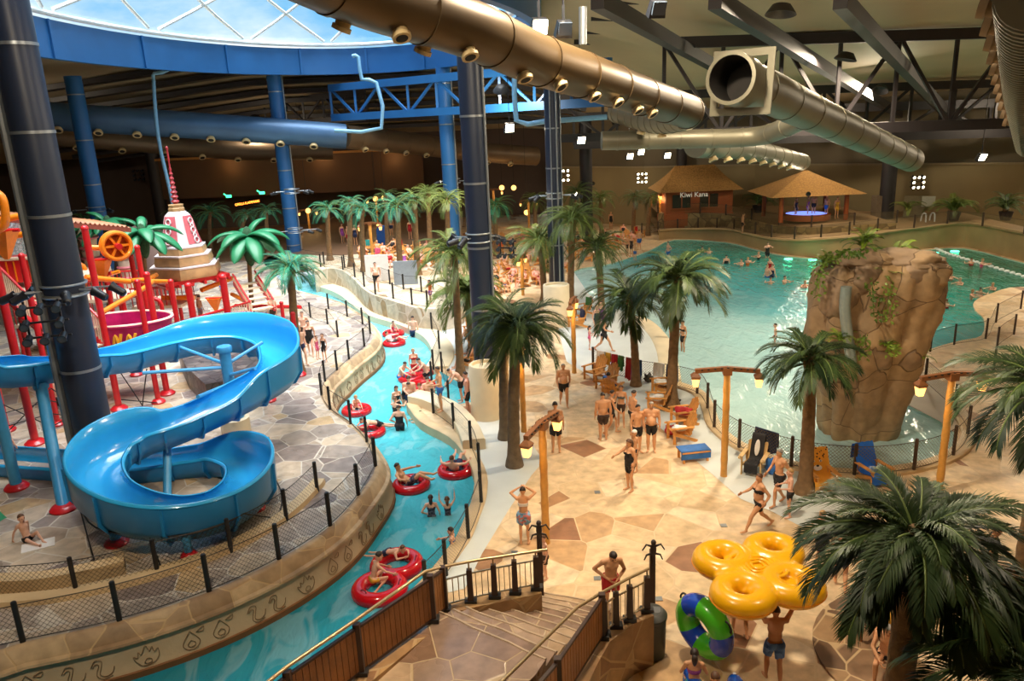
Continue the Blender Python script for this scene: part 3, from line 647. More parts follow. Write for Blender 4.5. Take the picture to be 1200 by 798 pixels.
duct([AT(1215,-10,8.2),AT(1205,60,12),AT(1201,120,18),AT(1206,170,25)],.36,M_DUCTG,'corrugated duct with side vents at the right edge',.3,[(1.1+i*1.45,2.9) for i in range(11)],nr=.13,noz_len=.18,mnoz=mat('vent_tan',srgb(150,128,100),.6))
duct([AT(-60,128,56),AT(150,142,60),AT(300,152,63),AT(405,160,65)],.98,M_DUCTB,'long upper blue duct with round nozzles at the left',3.,[(4+i*2.55,-1.0) for i in range(10)],nr=.26,noz_len=.22)
duct([AT(-60,150,60),AT(150,165,66),AT(280,176,72),AT(390,176,74)],.85,M_DUCTT,'lower dark duct behind the long blue duct at the left',3.,[(5+i*3.2,-1.0) for i in range(9)],nr=.24,noz_len=.22)
duct([AT(402,160,65.3),AT(480,168,72),AT(560,178,78),AT(628,183,81)],.95,M_DUCTT,'long tan duct in the middle distance with round nozzles',3.,[(2+i*2.6,-1.05) for i in range(8)],nr=.22,noz_len=.22)
# rain pipes from the ring
def pipe(px,y,r,m,label,name='drain_pipe'):
    b=MB(); b.tube(spline([AT(x,yy,y) for x,yy in px],2),r,10); return tag(b.build(name,m),label,'pipe')
pipe([(182,52),(193,52),(197,82),(181,86),(180,96),(183,140),(189,180),(207,262),(214,347)],55,.12,mat('pale_blue_pipe',srgb(120,170,205),.4),'thin pale blue drain pipe dropping behind the stupa spire')
pipe([(413,66),(420,67),(424,93),(441,97),(447,150),(392,153)],59,.14,MATS['pale_blue_pipe'],'pale blue drain pipe bending left under the blue truss')
pipe([(588,60),(588,72),(603,78),(605,141),(640,142),(711,137)],48,.16,MATS['pale_blue_pipe'],'grey blue drain pipe running right behind the bronze duct')
for (px,py,px2,py2,yy,lab) in ((683,8,683,52,21,'grey hanger pipe above the bronze duct'),):
    b=MB(); b.cyl(AT(px,py,yy),AT(px2,py2,yy),.1); tag(b.build('hanger_pipe',M_BAND),lab,'pipe')
# flood lamps that light the hall
M_FLOOD=mat('flood_glass',(1,.9,.7),.3,var=0,emit=(1,.84,.56),estr=18)
def flood(px,py,y,s,label,lit=True):
    e=empty('mounted_flood_lamp',label,'flood lamp',AT(px,py,y)); q_=e.location; MB().cyl((0,.1,.7*s),(0,.1,max(.8*s,roof_z(q_.x,q_.y)-q_.z)),.025,seg=6).build('hanger_rod',M_CAN,e); 
    MB().box((0,.12,0),(.55*s,.3*s,.5*s),(.5,0,.2),.8).build('housing',M_CAN,e); MB().box((.02,-.06*s,-.02),(.42*s,.06,.4*s),(.5,0,.2)).build('lens',M_FLOOD if lit else M_LENS,e); MB().bar((0,.1,.2*s),(0,.1,.7*s),.06,.06).build('bracket',M_CAN,e); return e
flood(632,31,18.5,.75,'bright square flood lamp above the bronze duct'); flood(661,33,18.5,.7,'unlit dark flood lamp beside the bright one over the bronze duct',False); flood(771,9,18,.7,'dark speaker box lamp hanging near the top edge',False)
for px,py,yy,lab in ((597,150,50,'small flood lamp between the central columns'),(681,164,56,'small flood lamp over the far end of the pool'),(738,183,70,'left lamp of the pair on the far beam'),(751,178,70,'middle lamp on the far beam'),(782,182,70,'right lamp of the three on the far beam'),(1151,184,59,'oval lamp high on the right back wall')): flood(px,py,yy,1.2,lab)

# ================================================================== fences, rails, stairs
N_DARK=net_mat('dark_net',srgb(40,36,34),.085,.011); N_POOL=net_mat('pool_net',srgb(120,104,72),.08,.014); N_SOFT=net_mat('soft_net',srgb(86,82,78),.07,.008)
def fence(px,z,h,label,r=.055,net=N_DARK,mpost=M_BLACK,n=6,skip=(),cable=True,pts=None,rail=False,postpx=True,lean=0.):
    P_=pts or gl(px,z); base=P_[0].copy(); e=empty('net_fence',label,'fence',base)
    for i,p in enumerate(P_):
        if i in skip: continue
        b=MB(); b.cyl((0,0,0),(0,0,h),r,seg=10); b.cyl((0,0,h),(0,0,h+.015),r*.8,seg=10); o=b.build('post',mpost,e); o.location=p-base
    pl=[p-base for p in spline(P_,n)]
    b=MB(); b.ribbon([p+V(0,0,h*.92) for p in pl],[p+V(0,0,.04) for p in pl]); b.build('netting',net,e,False)
    if cable:
        for zz in (h*.92,.05): MB().tube([p+V(0,0,zz) for p in pl],.011,5).build('cable',M_BLACK if mpost is M_BLACK else mpost,e)
    return e
fence([(-90,778),(27,752),(140,727),(245,693),(327,655),(387,616),(420,580),(440,546)],EZ,.95,'black post net fence on the carved island wall, nearest the river',.06)
fence([(440,546),(430,518),(411,497),(387,480),(377,463),(381,447),(395,434),(409,421),(427,406),(434,391),(425,380),(407,371),(385,380-18)],EZ,.9,'black post net fence around the far tip of the island',.05,N_SOFT)
fence([(-20,704),(90,695),(185,673),(271,647),(336,610),(372,576)],EZ,.92,'inner black post net fence below the blue slide',.055)
fence([(338,343),(364,372),(384,380),(396,395)],EZ,.85,'short net fence near the slide end of the river',.05,N_SOFT)
fence([(506,386),(515,409),(508,433),(506,448)],.1,.95,'net fence beside the loungers at the river bend',.05,N_SOFT)
fence([(518,436),(526,472),(508,484)],.1,.95,'short net fence at the river exit steps',.05,N_SOFT)
fence([(508,484),(532,502),(552,525),(562,553),(564,588),(549,630),(523,674),(500,700)],.1,1.0,'net fence along the right river bank down to the stairs',.055,N_SOFT)
fence([(360,318),(376,313),(402,316),(416,325),(427,336),(440,345),(461,350),(483,357),(501,360),(528,359)],PZ,.95,'black post net fence along the top of the stone river wall',.055,N_SOFT)
fence([(340,303),(380,310),(404,314),(430,322),(457,333),(473,339),(494,342),(524,356)],PZ,.95,'second black post fence at the back of the walkway with people',.055,N_SOFT)
M_BROWNPOST=mat('brown_post',srgb(66,48,34),.6,var=.1)
fence([(695,432),(745,446),(785,452),(817,461),(829,478),(837,500),(866,524),(927,546),(1001,556),(1071,550),(1117,533),(1134,508),(1119,481),(1084,448)],.14,1.0,'curving net fence around the near shore of the wave pool',.055,N_POOL,M_BROWNPOST)
fence([(1090,412),(1118,404),(1155,397),(1167,378),(1196,362)],.05,1.0,'net fence on the deck right of the rock tower',.05,N_POOL,M_BROWNPOST)
fence([(1164,436),(1168,408),(1188,392)],.05,1.0,'net fence behind the palm at the right edge',.05,N_POOL,M_BROWNPOST)
far=[Vector(AT(x,y,72.)) for x,y in ()]
def tpt(px,py,z): return Vector(G(px,py,z))
fence(None,0,.95,'brown post fence along the top of the pool back wall',.07,N_POOL,M_BROWNPOST,pts=[tpt(x,y,z) for x,y,z in ((752,274,.6),(771,272,.7),(794,269,.8),(818,268,.9),(840,268,.9),(860,270,1.),(885,274,1.1),(904,278,1.2),(931,280,1.4),(962,278,1.6),(995,275,1.7),(1028,271,1.9),(1071,267,2.1),(1110,262,2.3),(1151,265,2.4),(1200,274,2.4))])
fence(None,0,.95,'brown post fence on the stone terrace of the bar hut',.07,N_POOL,M_BROWNPOST,pts=[p.copy() for p in hw[::3]])
# ---- stairs
M_STEEP=M_BROWNSTONE
L0=Vector(G(500,728,1.5)); L1=Vector(G(632,700,0.)); R0=Vector(G(628,790,1.5)); R1=Vector(G(722,716,0.))
nst=10; b=MB()
for i in range(nst):
    z=1.5*(1-(i+1)/nst)+.0; t0=i/nst; t1=(i+1)/nst
    a,c,d,e_=L0.lerp(L1,t0),L0.lerp(L1,t1),R0.lerp(R1,t1),R0.lerp(R1,t0); z1=1.5*(1-i/nst)
    q=[V(v.x,v.y,z1) for v in (a,c,d,e_)]; b.add(q+[V(v.x,v.y,z1-.3) for v in q],[(0,3,2,1),(1,2,6,5),(0,1,5,4),(2,3,7,6)]); b.cm=1; b.tube([q[1].lerp(q[2],k/6)+V(.03*math.sin(k*2.1+i),0,-.012) for k in range(7)],.035,6); b.cm=0
struct(b.build('floor_stairs',[M_STEEP,mat('lit_step_edge',srgb(172,150,126),.3,var=.15,scale=3)],smooth=False),'wide brown stone stairs down to the deck')  # paler nosing paints in the light that the step edges catch
b=MB(); lp=[L0,R0,Vector(G(520,900,1.5)),Vector(G(300,900,1.5)),Vector(G(420,775,1.5))]; b.prism([(p.x,p.y) for p in lp],.9,1.5); struct(b.build('floor_landing',M_BROWNSTONE,smooth=False),'brown stone landing at the head of the stairs')
# parapets
def parapet(name,pts,w,m,label,z0=0.):
    pl=[Vector(p) for p in pts]; b=MB(); n=len(pl); A=offset(pl,w/2); B=offset(pl,-w/2)
    vs=[]
    for p,a,c in zip(pl,A,B): vs+=[V(a.x,a.y,z0),V(a.x,a.y,p.z),V(c.x,c.y,p.z),V(c.x,c.y,z0)]
    fs=[(4*i+j,4*i+(j+1)%4,4*i+4+(j+1)%4,4*i+4+j) for i in range(n-1) for j in range(3)]+[(0,3,2,1),tuple(4*(n-1)+j for j in range(4))]
    b.add(vs,fs); return struct(b.build(name,m,smooth=False),label)
LP=[G(632,690,1.15),G(590,699,1.15),G(545,708,1.2),G(522,716,1.25),G(512,726,1.45),G(470,760,1.55),G(430,792,1.6),G(360,850,1.6)]
parapet('wall_stairs_left',LP,.34,M_WALLSTONE,'tan stone parapet on the river side of the stairs')
RP=[G(760,716,1.2),G(735,727,1.2),G(706,748,1.25),G(690,775,1.3),G(672,812,1.45),G(640,860,1.55)]
parapet('wall_stairs_right',RP,.34,M_WALLSTONE,'tan stone parapet on the deck side of the stairs')
M_BAMBOO=mat('bamboo_plank',srgb(150,96,48),.5,var=.25,scale=2.5,bump=.2,bscale=20); M_DKWOOD=mat('dark_wood',srgb(58,36,26),.5,var=.15,scale=4,bump=.1)
M_RAIL=mat('brass_rail',srgb(186,162,124),.3,metal=.7,var=.05)
def bamboo_fence(pts,h,label):
    pl=[Vector(p) for p in pts]; e=empty('bamboo_fence',label,'fence',pl[0]); o=pl[0]
    for i,p in enumerate(pl):
        MB().box(p-o+V(0,0,h/2),(.13,.13,h+.1),None,.9).build('post',M_DKWOOD,e); MB().box(p-o+V(0,0,.05),(.24,.2,.08)).build('post_foot',M_BLACK,e)
    for a,c in zip(pl[:-1],pl[1:]):
        d=c-a; L_=d.length; n=max(3,int(L_/.13)); b=MB()
        for k in range(n):
            q0=a+d*((k+.06)/n)-o; q1=a+d*((k+.94)/n)-o; dv=(q1-q0); nn=V(-dv.y,dv.x,0).normalized()*.018
            vs=[q0-nn+V(0,0,.1),q1-nn+V(0,0,.1),q1+nn+V(0,0,.1),q0+nn+V(0,0,.1)]; vs+= [v+V(0,0,h-.16) for v in vs]
            b.add(vs,[(3,2,1,0),(4,5,6,7),(0,1,5,4),(1,2,6,5),(2,3,7,6),(3,0,4,7)])
        b.build('plank_panel',M_BAMBOO,e,False); b=MB(); up=V(0,0,h-.04); b.bar(a+up-o,c+up-o,.06,.05); b.build('cap_rail',M_DKWOOD,e,False); MB().bar(a-o+V(0,0,.08),c-o+V(0,0,.08),.05,.05).build('bottom_rail',M_DKWOOD,e,False)
    return e
LF=[LP[3],V(*G(508,728,1.5)),V(*G(424,790,1.6)),V(*G(345,850,1.65)),V(*G(255,930,1.65))]
bamboo_fence([Vector(p) for p in LF],1.0,'bamboo plank fence between the river and the landing')
bamboo_fence([Vector(RP[2]),Vector(G(655,830,1.5)),Vector(G(600,900,1.55))],.95,'bamboo plank fence on the right of the stairs')
def bar_rail(pts,h,label,n=None):
    pl=[Vector(p) for p in pts]; e=empty('stair_railing',label,'railing',pl[0]); o=pl[0]
    for p in pl: MB().box(p-o+V(0,0,h/2),(.13,.13,h),None,.85).build('post',M_DKWOOD,e); MB().box(p-o+V(0,0,.04),(.26,.18,.07)).build('post_foot',M_BLACK,e); MB().cyl(p-o+V(0,0,h),p-o+V(0,0,h+.15),.018,seg=6).build('rail_stem',M_RAIL,e)
    for a,c in zip(pl[:-1],pl[1:]):
        a=a-o;c=c-o; MB().cyl(a+V(0,0,h*.88),c+V(0,0,h*.88),.02,seg=6).cyl(a+V(0,0,.12),c+V(0,0,.12),.02,seg=6).build('cross_rail',M_STAINLESS,e)
        nb=max(3,int((c-a).length/.11)); b=MB()
        for k in range(1,nb): q=a.lerp(c,k/nb); b.cyl(q+V(0,0,.12),q+V(0,0,h*.88),.012,seg=5)
        b.build('balusters',M_STAINLESS,e)
    return e
bar_rail([Vector(G(x,y,1.17)) for x,y in ((519,700+15),(552,706),(580,700),(604,695),(629,690))],.8,'dark post railing on the left of the stairs above the river kerb')
bar_rail([Vector(G(x,y,1.22)) for x,y in ((708,745),(722,735),(738,727),(758,716))],.8,'dark post railing on the right of the stairs beside the bin')
def handrail(pts,label): b=MB(); b.tube([Vector(p) for p in pts],.032,10); return tag(b.build('handrail',M_RAIL),label,'handrail')
handrail([Vector(G(629,690,1.17))+V(.25,0,.95),Vector(G(560,703,1.2))+V(0,0,.95),Vector(G(522,712,1.25))+V(0,0,.97),Vector(G(508,728,1.5))+V(-.1,0,1.12),Vector(G(424,790,1.6))+V(0,0,1.12),Vector(G(345,850,1.65))+V(0,0,1.12),Vector(G(255,930,1.65))+V(0,0,1.12)],'brass handrail above the bamboo fence by the river')
handrail([Vector(G(760,714,1.22))+V(0,0,.95),Vector(G(735,727,1.22))+V(0,0,.95),Vector(G(712,742,1.22))+V(-.05,0,.95),Vector(G(690,762,1.3))+V(-.2,0,.95),Vector(G(655,812,1.45))+V(-.35,0,.95),Vector(G(580,900,1.5))+V(-.4,0,.95)],'brass handrail curving along the right of the stairs')
# gecko newel posts at the foot of both rails
def newel(p,label):
    e=empty('newel_post',label,'post',p); MB().box((0,0,.6),(.13,.13,1.2+.7),None,.9).build('post',M_DKWOOD,e)
    b=MB(); b.ell((0,-.1,1.62),(.07,.05,.16)); b.ell((0,-.12,1.8),(.06,.06,.07))
    for s_ in (-1,1): b.tube([(.04*s_,-.1,1.7),(.16*s_,-.13,1.76),(.24*s_,-.12,1.62)],[.028,.022,.014],6); b.tube([(.04*s_,-.1,1.52),(.15*s_,-.12,1.5),(.2*s_,-.12,1.38)],[.028,.022,.014],6)
    b.tube([(0,-.1,1.5),(.03,-.1,1.3),(-.02,-.1,1.15)],[.04,.025,.008],6); b.build('carved_lizard',mat('carved_lizard',srgb(46,36,34),.5),e); return e
newel(Vector(G(634,690,.3)),'dark newel post with a carved lizard at the left stair foot')
newel(Vector(G(764,716,.25)),'dark newel post with a carved lizard at the right stair foot')
# litter bin
e=empty('litter_bin','dark grey round litter bin against the stair parapet','bin',G(763,766,0)); MB().lathe([(.25,0),(.29,.03),(.31,.9),(.33,.92)],26).build('drum',mat('bin_plastic',srgb(58,58,54),.45,var=.08),e)
MB().lathe([(.33,.92),(.33,.98),(.26,1.06),(.2,1.07)],26).build('lid',MATS['bin_plastic'],e); b=MB(); b.box((.03,-.08,1.06),(.3,.26,.03),(.35,0,0)); b.build('flap',M_CAN,e)

# ================================================================== blue water slide
M_SLIDE=mat('slide_blue',srgb(44,158,216),.2,var=.05,scale=1.2,coat=.5); M_SLIDEO=mat('slide_outer_blue',srgb(34,128,190),.35,var=.08,scale=1.); M_REDFOOT=mat('red_gloss',srgb(196,24,32),.3,var=.06,coat=.3)
M_BLUEPOST=mat('slide_post_blue',srgb(64,150,205),.35,var=.05)
def flume(ctrl,label,hl=.72,closed_wall=0,nm='water_slide'):
    """ctrl rows: (point at rim level, left wall extra, right wall extra)"""
    pts=spline([c[0] for c in ctrl],8); ex=spline([V(c[1],c[2],0) for c in ctrl],8); o=pts[0].copy()
    e=empty(nm,label,'water slide',o); n=len(pts); rows=[]; outer=[]
    for i,p in enumerate(pts):
        d=pts[min(i+1,n-1)]-pts[max(i-1,0)]; d.z=0; d.normalize(); lft=V(-d.y,d.x,0); q=p-o; el,er=ex[i].x,ex[i].y
        prof=[]; 
        for k in range(13):
            t=PI*k/12; u=math.cos(t); x=hl*u; z=-.72*math.sin(t)**.7 if 0<k<12 else 0; prof.append((x,z))
        # rim lips and raised bank walls
        L_=[(hl+.09,el-.06),(hl+.05,el+.02),(hl-.005,el)]; R_=[(-hl+.005,er),(-hl-.05,er+.02),(-hl-.09,er-.06)]
        inner=L_+prof+R_; out=[(hl+.075,el-.08),(hl+.06,-.35),(hl*.7,-.72),(0,-.8),(-hl*.7,-.72),(-hl-.06,-.35),(-hl-.075,er-.08)]
        rows.append([q+lft*x+V(0,0,z) for x,z in inner]); outer.append([q+lft*x+V(0,0,z) for x,z in out])
    def sheet(R,m,name,flip):
        k=len(R[0]); b=MB(); b.v=[tuple(v) for r in R for v in r]
        for i in range(n-1):
            for j in range(k-1):
                f=(i*k+j,i*k+j+1,(i+1)*k+j+1,(i+1)*k+j); b.f.append(f[::-1] if flip else f); b.m.append(0)
        return b.build(name,m,e,True,180)
    sheet(rows,M_SLIDE,'trough',False); sheet(outer,M_SLIDEO,'shell',True)
    for i in range(5,n-2,9):
        d=(pts[i+1]-pts[i-1]).normalized(); R=outer[i]; c=pts[i]-o
        b=MB(); vs=[]
        for v in R: w=(v-c); w2=c+w*1.1+V(0,0,-.02); vs+=[v-d*.03,w2-d*.03,w2+d*.03,v+d*.03]
        k=len(R); b.add(vs,[(4*j+q,4*j+4+q,4*j+4+(q+1)%4,4*j+(q+1)%4) for j in range(k-1) for q in range(4)]); b.build('flange',M_SLIDEO,e,False)
    return e,pts
def GP(px,py,z): return Vector(G(px,py,z))
S_UP=[(GP(-95,430,5.5),0,.0),(GP(-20,425,4.95),0,.0),(GP(50,420,4.7),0,0),(GP(112,414,4.2),.0,0),(GP(150,408,4.05),.05,0),(GP(190,398,3.97),.18,0),(GP(235,390,3.92),.45,0),(GP(285,388,3.85),.55,0),(GP(318,396,3.75),.55,0),(GP(328,412,3.6),.55,0),(GP(322,430,3.45),.5,0),(GP(288,450,3.3),.42,0),(GP(262,463,3.2),.04,0),(GP(225,480,3.05),0,0),(GP(193,493,2.95),0,.15),(GP(160,505,2.8),0,.5),(GP(128,522,2.65),0,.52),(GP(112,546,2.48),0,.5),(GP(122,572,2.34),0,.5),(GP(160,590,2.2),0,.42),(GP(212,594,2.06),0,.36),(GP(262,582,1.95),0,.36),(GP(290,560,1.86),0,.42),(GP(290,538,1.76),0,.5),(GP(262,527,1.66),0,.35),(GP(225,530,1.55),0,0),(GP(170,538,1.45),0,0),(GP(120,540,1.4),0,0),(GP(60,537,1.36),0,0),(GP(-30,531,1.34),0,0),(GP(-100,526,1.34),0,0)]
# the wide banked walls stand on the outside of each bend
SL_E,SL_P=flume(S_UP,'long blue open water slide curling in an S at the left',.62)
# supports
def slide_post(px,py,ztop,r,label,px2=None,foot=M_REDFOOT,z0=EZ):
    a=Vector(G(px,py,z0)); e=empty('slide_post',label,'slide support',a)
    c=V(0,0,ztop-z0) if px2 is None else (Vector(G(px2[0],px2[1],ztop))-a)
    MB().cyl((0,0,0),c,r,r*.95,14).build('post',M_BLUEPOST,e)
    if foot: MB().lathe([(r*2.1,0),(r*2.2,.05),(r*1.7,.14),(r*1.05,.17)],16).build('foot',foot,e)
    MB().lathe([(r*1.25,-.1),(r*1.3,-.05),(r*1.3,.05),(r*1.2,.1)],12,tuple(c*.97)).build('collar',M_BLUEPOST,e); return e
slide_post(75,597,4.1,.17,'blue slide post with a red foot, right one of the two left of the column',(47,447))
slide_post(20,572,4.4,.16,'blue slide post with a red foot at the left edge')
slide_post(137,637,1.75,.14,'short blue slide post with a red foot under the left of the lower bend')
slide_post(222,653,1.5,.1,'thin blue slide post with a red foot behind the inner fence')
slide_post(301,597,1.35,.11,'short blue slide post with a red foot under the right of the lower bend')
slide_post(196,583,2.5,.12,'blue slide post inside the lower bend of the slide',(196,505),None)
mp_=slide_post(277,505,4.0,.2,'tall blue slide mast on a cream drum with braced arms',None,None,EZ)
MB().lathe([(.5,0),(.5,.5),(.47,.52),(.05,.52)],24).build('drum_base',M_CREAM,mp_); MB().lathe([(.34,.52),(.34,.72),(.3,.78),(.21,.8)],20).build('base_collar',M_BLUEPOST,mp_)
mo=mp_.location
for tgt,hz in (((195,408),3.2),((150,440),3.1),((315,405),3.2),((305,432),2.8),((225,470),2.5)):
    q=GP(tgt[0],tgt[1],3.6)-mo; q.z=2.75 if hz<3.2 else 2.95; MB().cyl((0,0,hz-.75),V(0,0,hz-.75).lerp(q,.86),.06,seg=8).build('brace_arm',M_BLUEPOST,mp_)
# catch net hung under the lower bend
cn=[GP(x,y,EZ) for x,y in ((110,655),(120,690),(190,668),(262,640),(322,607),(330,580),(322,560))]
tp=[GP(x,y,1.62) for x,y in ((92,590),(112,618),(175,628),(230,624),(285,602),(318,570),(318,548))]
e=empty('catch_net','black catch net hanging under the lower bend of the slide','net',cn[0])
b=MB(); b.ribbon([p-cn[0] for p in spline(tp,4)],[p-cn[0] for p in spline(cn,4)]); b.build('netting',net_mat('fine_dark_net',srgb(34,34,38),.09,.01),e,False)
for pl in (tp,cn): MB().tube([p-cn[0] for p in spline(pl,4)],.022,6).build('edge_rope',M_BLACK,e)
for i in (0,2,4,6): MB().cyl(tp[i]-cn[0],cn[i]-cn[0],.018,seg=6).build('edge_rope',M_BLACK,e)
# ================================================================== red and orange play structure
M_RED=mat('play_red',srgb(200,28,34),.35,var=.08,coat=.2); M_ORG=mat('play_orange',srgb(238,132,22),.35,var=.08,coat=.2); M_CRM=mat('play_cream',srgb(226,206,180),.5,var=.1,scale=3); M_MAG=mat('play_magenta',srgb(170,26,92),.4,var=.3,scale=2.5)
def rpole(px,py,ty,y=None,r=.11,m=M_RED,label='',foot=True,cat='play frame post',z0=EZ):
    a=Vector(G(px,py,z0)) if y is None else Vector(AT(px,py,y)); h=HT(px,py,ty,z0); e=empty('play_post',label,cat,a)
    MB().cyl((0,0,0),(0,0,h),r,seg=12).build('post',m,e)
    if foot: MB().lathe([(r*2.6,0),(r*2.7,.06),(r*1.8,.16),(r*1.05,.18)],14).build('foot',M_REDFOOT,e)
    MB().ell((0,0,h),(r*1.15,r*1.15,r*1.1),None,10,6).build('cap',m,e); return e,a,h
def opipe(pts,r,m,label,name='play_pipe'):
    e=tag(MB().tube(spline(pts,4) if len(pts)>2 else pts,r,10).build(name,m),label,'play pipe'); return e
PP={}
for k,px,py,ty,r,lab in (('a',42,520,248,.13,'red play post right of the left edge, under the tin canopy'),('b',98,515,272,.12,'red play post just left of the thick navy column'),('c',140,480,268,.12,'red play post right of the thick navy column below the canopy'),('d',186,472,330,.1,'red play post in front of the rock box'),('e',8,505,262,.12,'red play post at the left picture edge'),('f',172,405,300,.12,'red post under the right end of the canopy'),('g',183,418,290,.12,'red post left of the stupa platform'),('h',196,462,322,.12,'bent red post below the orange pipe, left of the stupa'),('i',235,425,335,.15,'thick red post under the stupa platform, left front'),('j',276,428,325,.15,'red post under the stupa platform at the right corner'),('k',214,415,330,.12,'red post under the stupa platform at the rear'),('l',352,440,368,.1,'red post of the swing gate right of the upper slide bend'),('m',336,405,355,.09,'red post behind the upper slide bend'),('n',68,498,300,.1,'red post between the two left blue slide posts'),('o',315,470,442,.11,'red post with a red foot under the upper slide bend'),('p',118,440,300,.1,'red post behind the thick navy column'),('q',160,440,330,.1,'red post behind the magenta tub')):
    PP[k]=rpole(px,py,ty,None,r,M_RED,lab)
def top(k,f=1.): e,a,h=PP[k]; return a+V(0,0,h*f)
for pts,r,lab in (([AT(-20,262,30),AT(40,250,30.5)],.13,'orange pipe at the top left of the play frame'),([AT(-10,283,30),AT(46,270,30)],.12,'second orange pipe below the canopy at the left'),
    ([top('c',.55),AT(178,331,33),AT(154,329,33.5),AT(196,330,36)],.1,'orange pipe bending between the posts left of the stupa'),
    ([AT(100,325,31),AT(152,330,32.5)],.12,'orange pipe from the navy column to the bent red post'),([AT(104,290,33),AT(134,291,33.5)],.12,'orange arm that carries the orange water wheel'),
    ([AT(160,335,36),AT(183,322,38)],.12,'slanting orange pipe left of the stupa platform'),([AT(190,349,40),AT(228,349,40)],.13,'orange pipe under the stupa platform'),([AT(236,340,41),AT(275,325,43)],.13,'orange pipe rising to the right corner of the stupa platform'),
    ([AT(272,345,42),AT(292,355,40)],.12,'short orange pipe right of the stupa platform'),([AT(140,318,40),AT(100,330,40)],.1,'orange pipe behind the navy column'),([AT(-5,225,26),AT(4,235,26),AT(6,262,26),AT(-4,270,26)],.13,'orange loop pipe at the left picture edge'),
    ([AT(-5,447,24),AT(22,446,24.2)],.08,'short orange pipe under the blue slide at the left edge'),([AT(276,358,43),AT(352,360,39)],.1,'red pipe at the right of the play frame')):
    opipe(pts,r,M_RED if lab.startswith('red') else M_ORG,lab)
# corrugated canopy strip
def corr(p0,p1,w,label,m):
    p0=Vector(p0);p1=Vector(p1); d=p1-p0; n=int(d.length/.22); s_=V(-d.y,d.x,0).normalized()*w; b=MB(); vs=[];m_=0
    for i in range(n*4+1):
        q=d*(i/(n*4)); z=.06*math.sin(i*PI/2); vs+=[q+V(0,0,z),q+s_+V(0,0,z+.25),q+s_+V(0,0,z+.22),q+V(0,0,z-.03)]
    b.add(vs,[(4*i+j,4*i+4+j,4*i+4+(j+1)%4,4*i+(j+1)%4) for i in range(n*4) for j in range(4)])
    e=empty('tin_canopy',label,'canopy',p0); b.build('sheet',m,e,True,180); MB().bar(V(0,0,-.14),d+V(0,0,-.14),.14,.2).build('edge_beam',mat('canopy_beam',srgb(140,70,56),.5),e,False); return e
corr(AT(-30,250,30),AT(152,266,36),2.2,'corrugated brown tin canopy over the play frame',mat('rusty_tin',srgb(178,120,84),.5,var=.25,scale=1.5))
# orange spoked wheel
def wheel(loc,R,label,yaw):
    e=empty('paddle_spinner',label,'wheel',loc,yaw); rot=Matrix.Rotation(PI/2,3,'X')
    for dy in (-.14,.14): b=MB(); b.torus(R,.09,(0,0,0),32,8); b.v=[tuple(rot@Vector(v)+V(0,dy,0)) for v in b.v]; b.build('rim',M_ORG,e)
    for k in range(6): t=PI*k/3; MB().bar((0,0,0),(math.cos(t)*R,0,math.sin(t)*R),.1,.28,(0,1,0)).build('spoke',M_ORG,e)
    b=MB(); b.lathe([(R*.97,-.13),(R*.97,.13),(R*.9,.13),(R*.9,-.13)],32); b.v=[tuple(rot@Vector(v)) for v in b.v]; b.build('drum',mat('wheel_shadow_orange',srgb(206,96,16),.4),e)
    MB().cyl((0,-.45,0),(0,.3,0),.13,seg=12).build('hub',M_RED,e); return e
wheel(AT(136,288,33.2),.56,'orange spoked water wheel beside the red post',.75)
# funnels and spray
def funnel(p,s,label):
    e=empty('tipping_funnel',label,'funnel',p); MB().lathe([(.05*s,-.5*s),(.1*s,-.45*s),(.45*s,.25*s),(.48*s,.3*s),(.42*s,.28*s),(.1*s,-.3*s)],4,rot=PI/4).build('cone',M_ORG,e); MB().cyl((-.5*s,0,.3*s),(.5*s,0,.3*s),.05*s).build('axle',M_RED,e)
for px,py,y,s,lab in ((119,313,33,1.1,'orange tipping funnel below the water wheel'),(252,355,39,.9,'orange tipping funnel below the stupa'),(4,283,28,1.3,'orange tipping bucket at the left edge'),): funnel(AT(px,py,y),s,lab)
sp=bpy.data.materials.new('water_spray'); nt,N,L=nodes_of(sp); b_=N['Principled BSDF']; b_.inputs['Base Color'].default_value=(.9,.95,1,1); tc=N.new('ShaderNodeTexCoord'); nz=N.new('ShaderNodeTexNoise'); nz.inputs['Scale'].default_value=22; nz.inputs['Detail'].default_value=3
mpn=N.new('ShaderNodeMapping'); mpn.inputs['Scale'].default_value=(1,1,.35); L.new(tc.outputs['Object'],mpn.inputs[0]); L.new(mpn.outputs[0],nz.inputs[0]); tr=N.new('ShaderNodeBsdfTransparent'); ms=N.new('ShaderNodeMixShader'); rr=ramp(N,[(.48,(0,0,0)),(.62,(.6,.6,.6))]); L.new(nz.outputs[0],rr.inputs[0]); L.new(rr.outputs[0],ms.inputs[0]); L.new(tr.outputs[0],ms.inputs[1]); L.new(b_.outputs[0],ms.inputs[2]); L.new(ms.outputs[0],N['Material Output'].inputs[0])
b=MB(); 
for rr_ in (1.,.72,.45): b.lathe([(.05,0),(.4*rr_,.9),(.95*rr_,1.9),(1.35*rr_,2.5)],20)
o=b.build('water_spray',sp); o.location=AT(26,320,34); tag(o,'white fan of spraying water behind the navy column at the left','water spray'); o['kind']='stuff'
